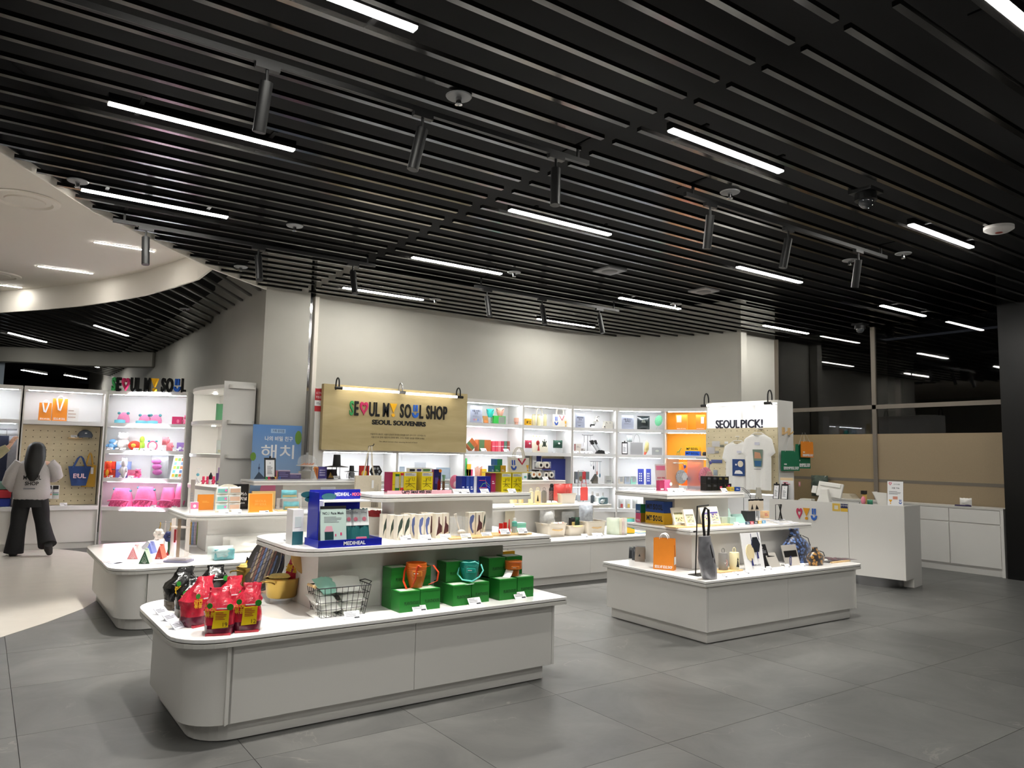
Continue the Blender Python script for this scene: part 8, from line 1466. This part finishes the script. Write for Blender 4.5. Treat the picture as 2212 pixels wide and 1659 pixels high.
for k,x in enumerate((434,443,456)):plush('tiny %s figurine on the lower tower shelf'%('pink left','pink middle','pink right')[k],x,x+8,1041,1029,1.06,FTC,(226,70,110),g='tiny figurines');
P=put(450,457,1036,1021,1.06,FTC,CAMA);bottle('tiny black and pink figurine on a white block',P,[('block',[(0,0),(1.2,0),(1.2,.4),(0,.4)],CARD),('body',[(.9,.41),(1.1,.7),(.5,.9),(.3,1),(0,1)],BLACK)],None,None,'figurine','figurine')
P=put(420,432,1040,1012,1.06,FTC);r=root('ornament_stand','white wire ornament stand with blue bow on the tower','ornament',P);B().tube([(0,.02,0),(0,.02,P[3])],.005,CARD,6).tube([(-P[2]*.4,.02,P[3]),(P[2]*.4,.02,P[3])],.005,CARD,6).build('frame',r);B().ell((0,.01,P[3]*.6),(P[2]*.3,.02,P[3]*.1),mt((110,180,200),.6),8,6).build('bow',r,smooth=True);B().tube([(-P[2]*.3,.0,P[3]*.02),(-P[2]*.1,0,P[3]*.4),(P[2]*.4,0,.02)],.012,mt((214,214,220),.6),6).build('ribbon',r)
r=th('poster_banner','tall blue poster banner with white Korean title in front of the pillar','poster',(3.43,10.64,0));ma,nt,b_=mat_nodes('poster_sky');N=nt.nodes.new;L=nt.links.new;tc=N('ShaderNodeTexCoord');sx=N('ShaderNodeSeparateXYZ');cr=N('ShaderNodeValToRGB');e=cr.color_ramp.elements;mr=N('ShaderNodeMapRange');mr.inputs[2].default_value=1.95
e[0].position=.2;e[0].color=(*[lin(x)for x in(84,96,130)],1);e[1].position=1;e[1].color=(*[lin(x)for x in(92,142,206)],1);e.new(.58).color=(*[lin(x)for x in(150,176,206)],1);e.new(.5).color=(*[lin(x)for x in(70,84,116)],1);L(tc.outputs['Object'],sx.inputs[0]);L(sx.outputs[2],mr.inputs[0]);L(mr.outputs[0],cr.inputs[0]);L(cr.outputs[0],b_.inputs['Base Color'])
B().box(-.35,.35,0,.004,.35,1.95,ma).build('sheet',r);B().tube([(0,.03,0),(0,.02,1.95)],.01,STEEL,8).box(-.3,.3,.0,.06,0,.02,STEEL).build('stand',r)
b=B();b.box(-.10,.11,-.001,0,1.835,1.895,mt((170,200,230),.5));text(b,'가족 뮤지컬',.005,1.85,.03,mt((50,80,140),.5),-.001,.001,w=.17,bold=.01);text(b,'나의 비밀 친구',.02,1.73,.05,CARD,0,.001,w=.40,bold=.02);text(b,'해치',.01,1.49,.15,CARD,0,.001,w=.47,bold=.008);b.build('title',r)
b=B();b.ell((.30,0,1.78),(.05,.002,.1),mt((110,150,60),.6),10,6).ell((-.33,0,1.5),(.04,.002,.06),mt((110,150,60),.6),10,6);b.build('leaf_print',r);b=B();b.box(-.243,-.237,-.001,0,1.27,1.40,mt((60,74,110),.6)).ell((-.24,0,1.34),(.014,.002,.02),mt((60,74,110),.6),8,6).face([(-.35,1.12),(-.1,1.15),(-.24,1.29)],-.001,0,mt((66,80,100),.6));b.build('hill_and_tower_print',r)
b=B();b.ell((.0,0,.95),(.22,.002,.36),mt((206,110,140),.6),20,10);b.build('pink_print',r)
r=th('red_notice','small red and white notice left of the wooden sign','notice',(3.915,10.397,2.16));b=B().box(-.055,.055,0,.003,0,.33,PAPER).box(-.055,.055,-.001,0,.16,.33,mt((190,40,50),.5)).box(-.055,.055,-.001,0,0,.08,mt((190,40,50),.5));text(b,'CCTV',0,.25,.03,CARD,-.001,.001,w=.08);text(b,'작동중',0,.19,.03,CARD,-.001,.001,w=.08);lines(b,-.03,.03,.10,.14,2,GREYINK);b.build('sheet',r)
SKIN=mt((226,182,158),.6);HAIR=mt((14,13,14),.45,nz=.3,ns=80);GREYH=mt((186,182,182),.9,nz=.04,ns=80);BLKT=mt((26,26,28),.85,nz=.15,ns=30);OLIVE=mt((166,160,128),.9,nz=.05,ns=50)
def body(root_,V_,E_,name='body'):
 me=bpy.data.meshes.new(name);me.from_pydata([v[:3]for v in V_],E_,[]);me.materials.append(SKIN);o=bpy.data.objects.new(name,me);COL.objects.link(o);o.parent=root_
 bm=bmesh.new();bm.from_mesh(me);sl=bm.verts.layers.skin.verify();bm.verts.ensure_lookup_table()
 for j,v in enumerate(bm.verts):v[sl].radius=(V_[j][3],V_[j][3]);v[sl].use_root=(j==0)
 bm.to_mesh(me);bm.free();m=o.modifiers.new('skin','SKIN');m.use_smooth_shade=True;s=o.modifiers.new('sub','SUBSURF');s.levels=1;s.render_levels=2;return o
def ring(cx,cy,z,a,bb,n=16,q=None,j=.0):return[(cx+a*math.cos(2*PI*k/n)*(1+(q.uniform(-j,j)if q else 0)),cy+bb*math.sin(2*PI*k/n)*(1+(q.uniform(-j,j)if q else 0)),z)for k in range(n)]
def hand(bV,bE,wrist,d,side):
 """palm and five fingers appended to a skin skeleton; d = pointing direction, side = thumb side"""
 d=Vector(d).normalized();s=Vector(side).normalized();up=d.cross(s);w=Vector(wrist);p=len(bV);bV.append((*(w+d*.06),.026));bE.append((p-1,p))
 for k,(off,ln)in enumerate(((.028,.065),(.010,.078),(-.010,.074),(-.028,.058))):
  a=w+d*.085+s*off;n=len(bV);bV+=[(*a,.0095),(*(a+d*ln*.55-up*.012),.009),(*(a+d*ln*.8-up*.035),.008)];bE+=[(p,n),(n,n+1),(n+1,n+2)]
 n=len(bV);bV+=[(*(w+d*.03+s*.04),.011),(*(w+d*.065+s*.055-up*.015),.010),(*(w+d*.085+s*.045-up*.03),.009)];bE+=[(p,n),(n,n+1),(n+1,n+2)]
pr=th('person','woman with long black hair, pale grey sweatshirt and black trousers, seen from behind','person',(.66,13.06,0),R(-10))
Vb=[(-.02,0,.88,.12),(-.02,0,1.05,.11),(0,0,1.25,.13),(0,.01,1.36,.07),(0,.02,1.42,.05),(0,.03,1.49,.085),(0,.04,1.56,.085),(-.17,0,1.33,.055),(-.25,.03,1.08,.045),(-.14,.22,1.0,.032),(.17,0,1.33,.055),(.25,.06,1.12,.045),(.16,.25,1.2,.032),(-.11,0,.82,.09),(-.14,.0,.47,.06),(-.17,.02,.09,.04),(-.18,.12,.04,.035),(.07,0,.82,.09),(.13,.03,.47,.06),(.24,-.16,.17,.04),(.27,-.08,.08,.035)]
Eb=[(0,1),(1,2),(2,3),(3,4),(4,5),(5,6),(2,7),(7,8),(8,9),(2,10),(10,11),(11,12),(0,13),(13,14),(14,15),(15,16),(0,17),(17,18),(18,19),(19,20)]
Vb.append((-.12,.25,1.0,.028));Eb.append((9,21));hand(Vb,Eb,(-.12,.25,1.0),(.3,.9,.1),(0,0,1));n_=len(Vb);Vb.append((.15,.28,1.22,.028));Eb.append((12,n_));hand(Vb,Eb,(.15,.28,1.22),(-.2,.9,.3),(0,0,1))
body(pr,Vb,Eb)
q=random.Random(3);TS=[(.80,.20,.13),(.84,.225,.155),(.92,.235,.16),(1.05,.22,.155),(1.18,.215,.15),(1.28,.215,.135),(1.35,.17,.10),(1.39,.10,.075),(1.42,.07,.06)]
b=B().loft([ring(-.015,.0,z_,a,c,20,q,.03)for z_,a,c in TS],GREYH)
b.tube([(-.18,0,1.34),(-.27,.0,1.18),(-.30,.04,1.05),(-.27,.10,.99),(-.16,.2,.99)],[.085,.095,.10,.085,.055],GREYH,12).tube([(.18,0,1.34),(.25,.02,1.26),(.28,.05,1.15),(.24,.14,1.12),(.17,.24,1.19)],[.08,.085,.085,.075,.05],GREYH,12)
b.tube([(-.11,.0,1.40),(-.06,-.08,1.36),(.02,-.09,1.35),(.09,-.06,1.38)],.035,GREYH,10);b.build('sweatshirt',pr,smooth=True)
b=B();text(b,'SHOP',.0,1.02,.05,INKB,-.17,.004,w=.17,bold=.02);text(b,'M      UL',.0,1.10,.06,INKB,-.165,.004,w=.22,bold=.02);lines(b,-.1,.12,.95,.99,1,GREYINK,-.168,.003);b.build('back_print',pr)
b=B().loft([ring(-.02,0,z_,a,c,18,q,.02)for z_,a,c in((.70,.2,.15),(.78,.205,.15),(.85,.19,.13))],BLKT)
b.tube([(-.12,0,.80),(-.14,.0,.62),(-.15,.0,.45),(-.165,.0,.25),(-.18,.01,.045)],[.115,.11,.10,.11,.125],BLKT,14).tube([(.09,0,.80),(.12,.02,.62),(.145,.03,.47),(.2,-.06,.30),(.25,-.15,.16)],[.115,.11,.095,.105,.12],BLKT,14)
b.build('trousers',pr,smooth=True)
for nm,pts in(('shoe',[(-.18,-.06,.035),(-.18,.05,.045),(-.2,.19,.035)]),('shoe',[(.27,-.25,.18),(.27,-.20,.11),(.28,-.12,.04)])):B().tube(pts,[.05,.055,.04],mt((20,20,21),.6),12).build(nm,pr,smooth=True)
HR=[(1.08,.03,.02,-.16),(1.14,.07,.03,-.165),(1.24,.10,.04,-.15),(1.33,.125,.07,-.09),(1.40,.13,.10,-.03),(1.50,.125,.125,.02),(1.57,.115,.12,.03),(1.62,.08,.085,.03),(1.645,.03,.03,.03)]
B().loft([ring(0,dy,z_,a,c,20,q,.05 if z_<1.4 else .02)for z_,a,c,dy in HR],HAIR).build('hair',pr,smooth=True)
B().ell((-.05,.16,1.52),(.02,.01,.01),BLACK,6,4).ell((.05,.16,1.52),(.02,.01,.01),BLACK,6,4).ell((0,.165,1.45),(.03,.01,.012),mt((190,100,100),.5),8,4).build('face_features',pr)
p2=th('person','shopper in olive knit sleeve reaching for the navy sweatshirts, only the arm in view','person',(-.30,13.02,0),CAMA)
V2=[(0,0,.92,.13),(0,0,1.12,.13),(0,0,1.34,.14),(0,.01,1.46,.07),(0,.02,1.52,.055),(0,.04,1.59,.09),(0,.04,1.68,.09),(.20,.02,1.42,.055),(.40,.12,1.40,.045),(.60,.20,1.56,.03),(-.20,.02,1.42,.055),(-.26,.12,1.15,.045),(-.1,.3,1.3,.03),(-.1,0,.86,.09),(-.11,.0,.48,.06),(-.11,.02,.08,.04),(-.11,.14,.04,.035),(.1,0,.86,.09),(.11,0,.48,.06),(.11,.02,.08,.04),(.11,.14,.04,.035)]
E2=[(0,1),(1,2),(2,3),(3,4),(4,5),(5,6),(2,7),(7,8),(8,9),(2,10),(10,11),(11,12),(0,13),(13,14),(14,15),(15,16),(0,17),(17,18),(18,19),(19,20)]
n_=len(V2);V2.append((.625,.215,1.59,.026));E2.append((9,n_));hand(V2,E2,(.625,.215,1.59),(.25,.25,.9),(-.9,.2,.2));n_=len(V2);V2.append((-.09,.33,1.32,.026));E2.append((12,n_));hand(V2,E2,(-.09,.33,1.32),(.3,.9,.1),(0,0,1));body(p2,V2,E2)
b=B().loft([ring(0,0,z_,a,c,18,q,.02)for z_,a,c in((.84,.2,.15),(1.05,.21,.15),(1.3,.22,.15),(1.42,.19,.11),(1.5,.08,.07))],OLIVE).tube([(.18,.02,1.42),(.30,.06,1.40),(.41,.12,1.41),(.51,.16,1.48),(.595,.20,1.555)],[.09,.095,.09,.075,.05],OLIVE,12).tube([(-.18,.02,1.42),(-.27,.1,1.17),(-.12,.28,1.29)],[.09,.085,.05],OLIVE,12);b.build('jumper',p2,smooth=True)
b=B().loft([ring(0,0,z_,a,c,16)for z_,a,c in((.78,.2,.14),(.92,.19,.13))],BLKT).tube([(-.1,0,.85),(-.11,0,.45),(-.11,0,.05)],[.11,.085,.08],BLKT,12).tube([(.1,0,.85),(.11,0,.45),(.11,0,.05)],[.11,.085,.08],BLKT,12);b.build('trousers',p2,smooth=True)
for x in(-.11,.11):B().tube([(x,-.06,.04),(x,.05,.05),(x,.18,.035)],[.045,.05,.035],mt((60,58,56),.6),10).build('shoe',p2,smooth=True)
B().ell((0,.02,1.66),(.105,.115,.12),HAIR,16,10).build('hair',p2,smooth=True)
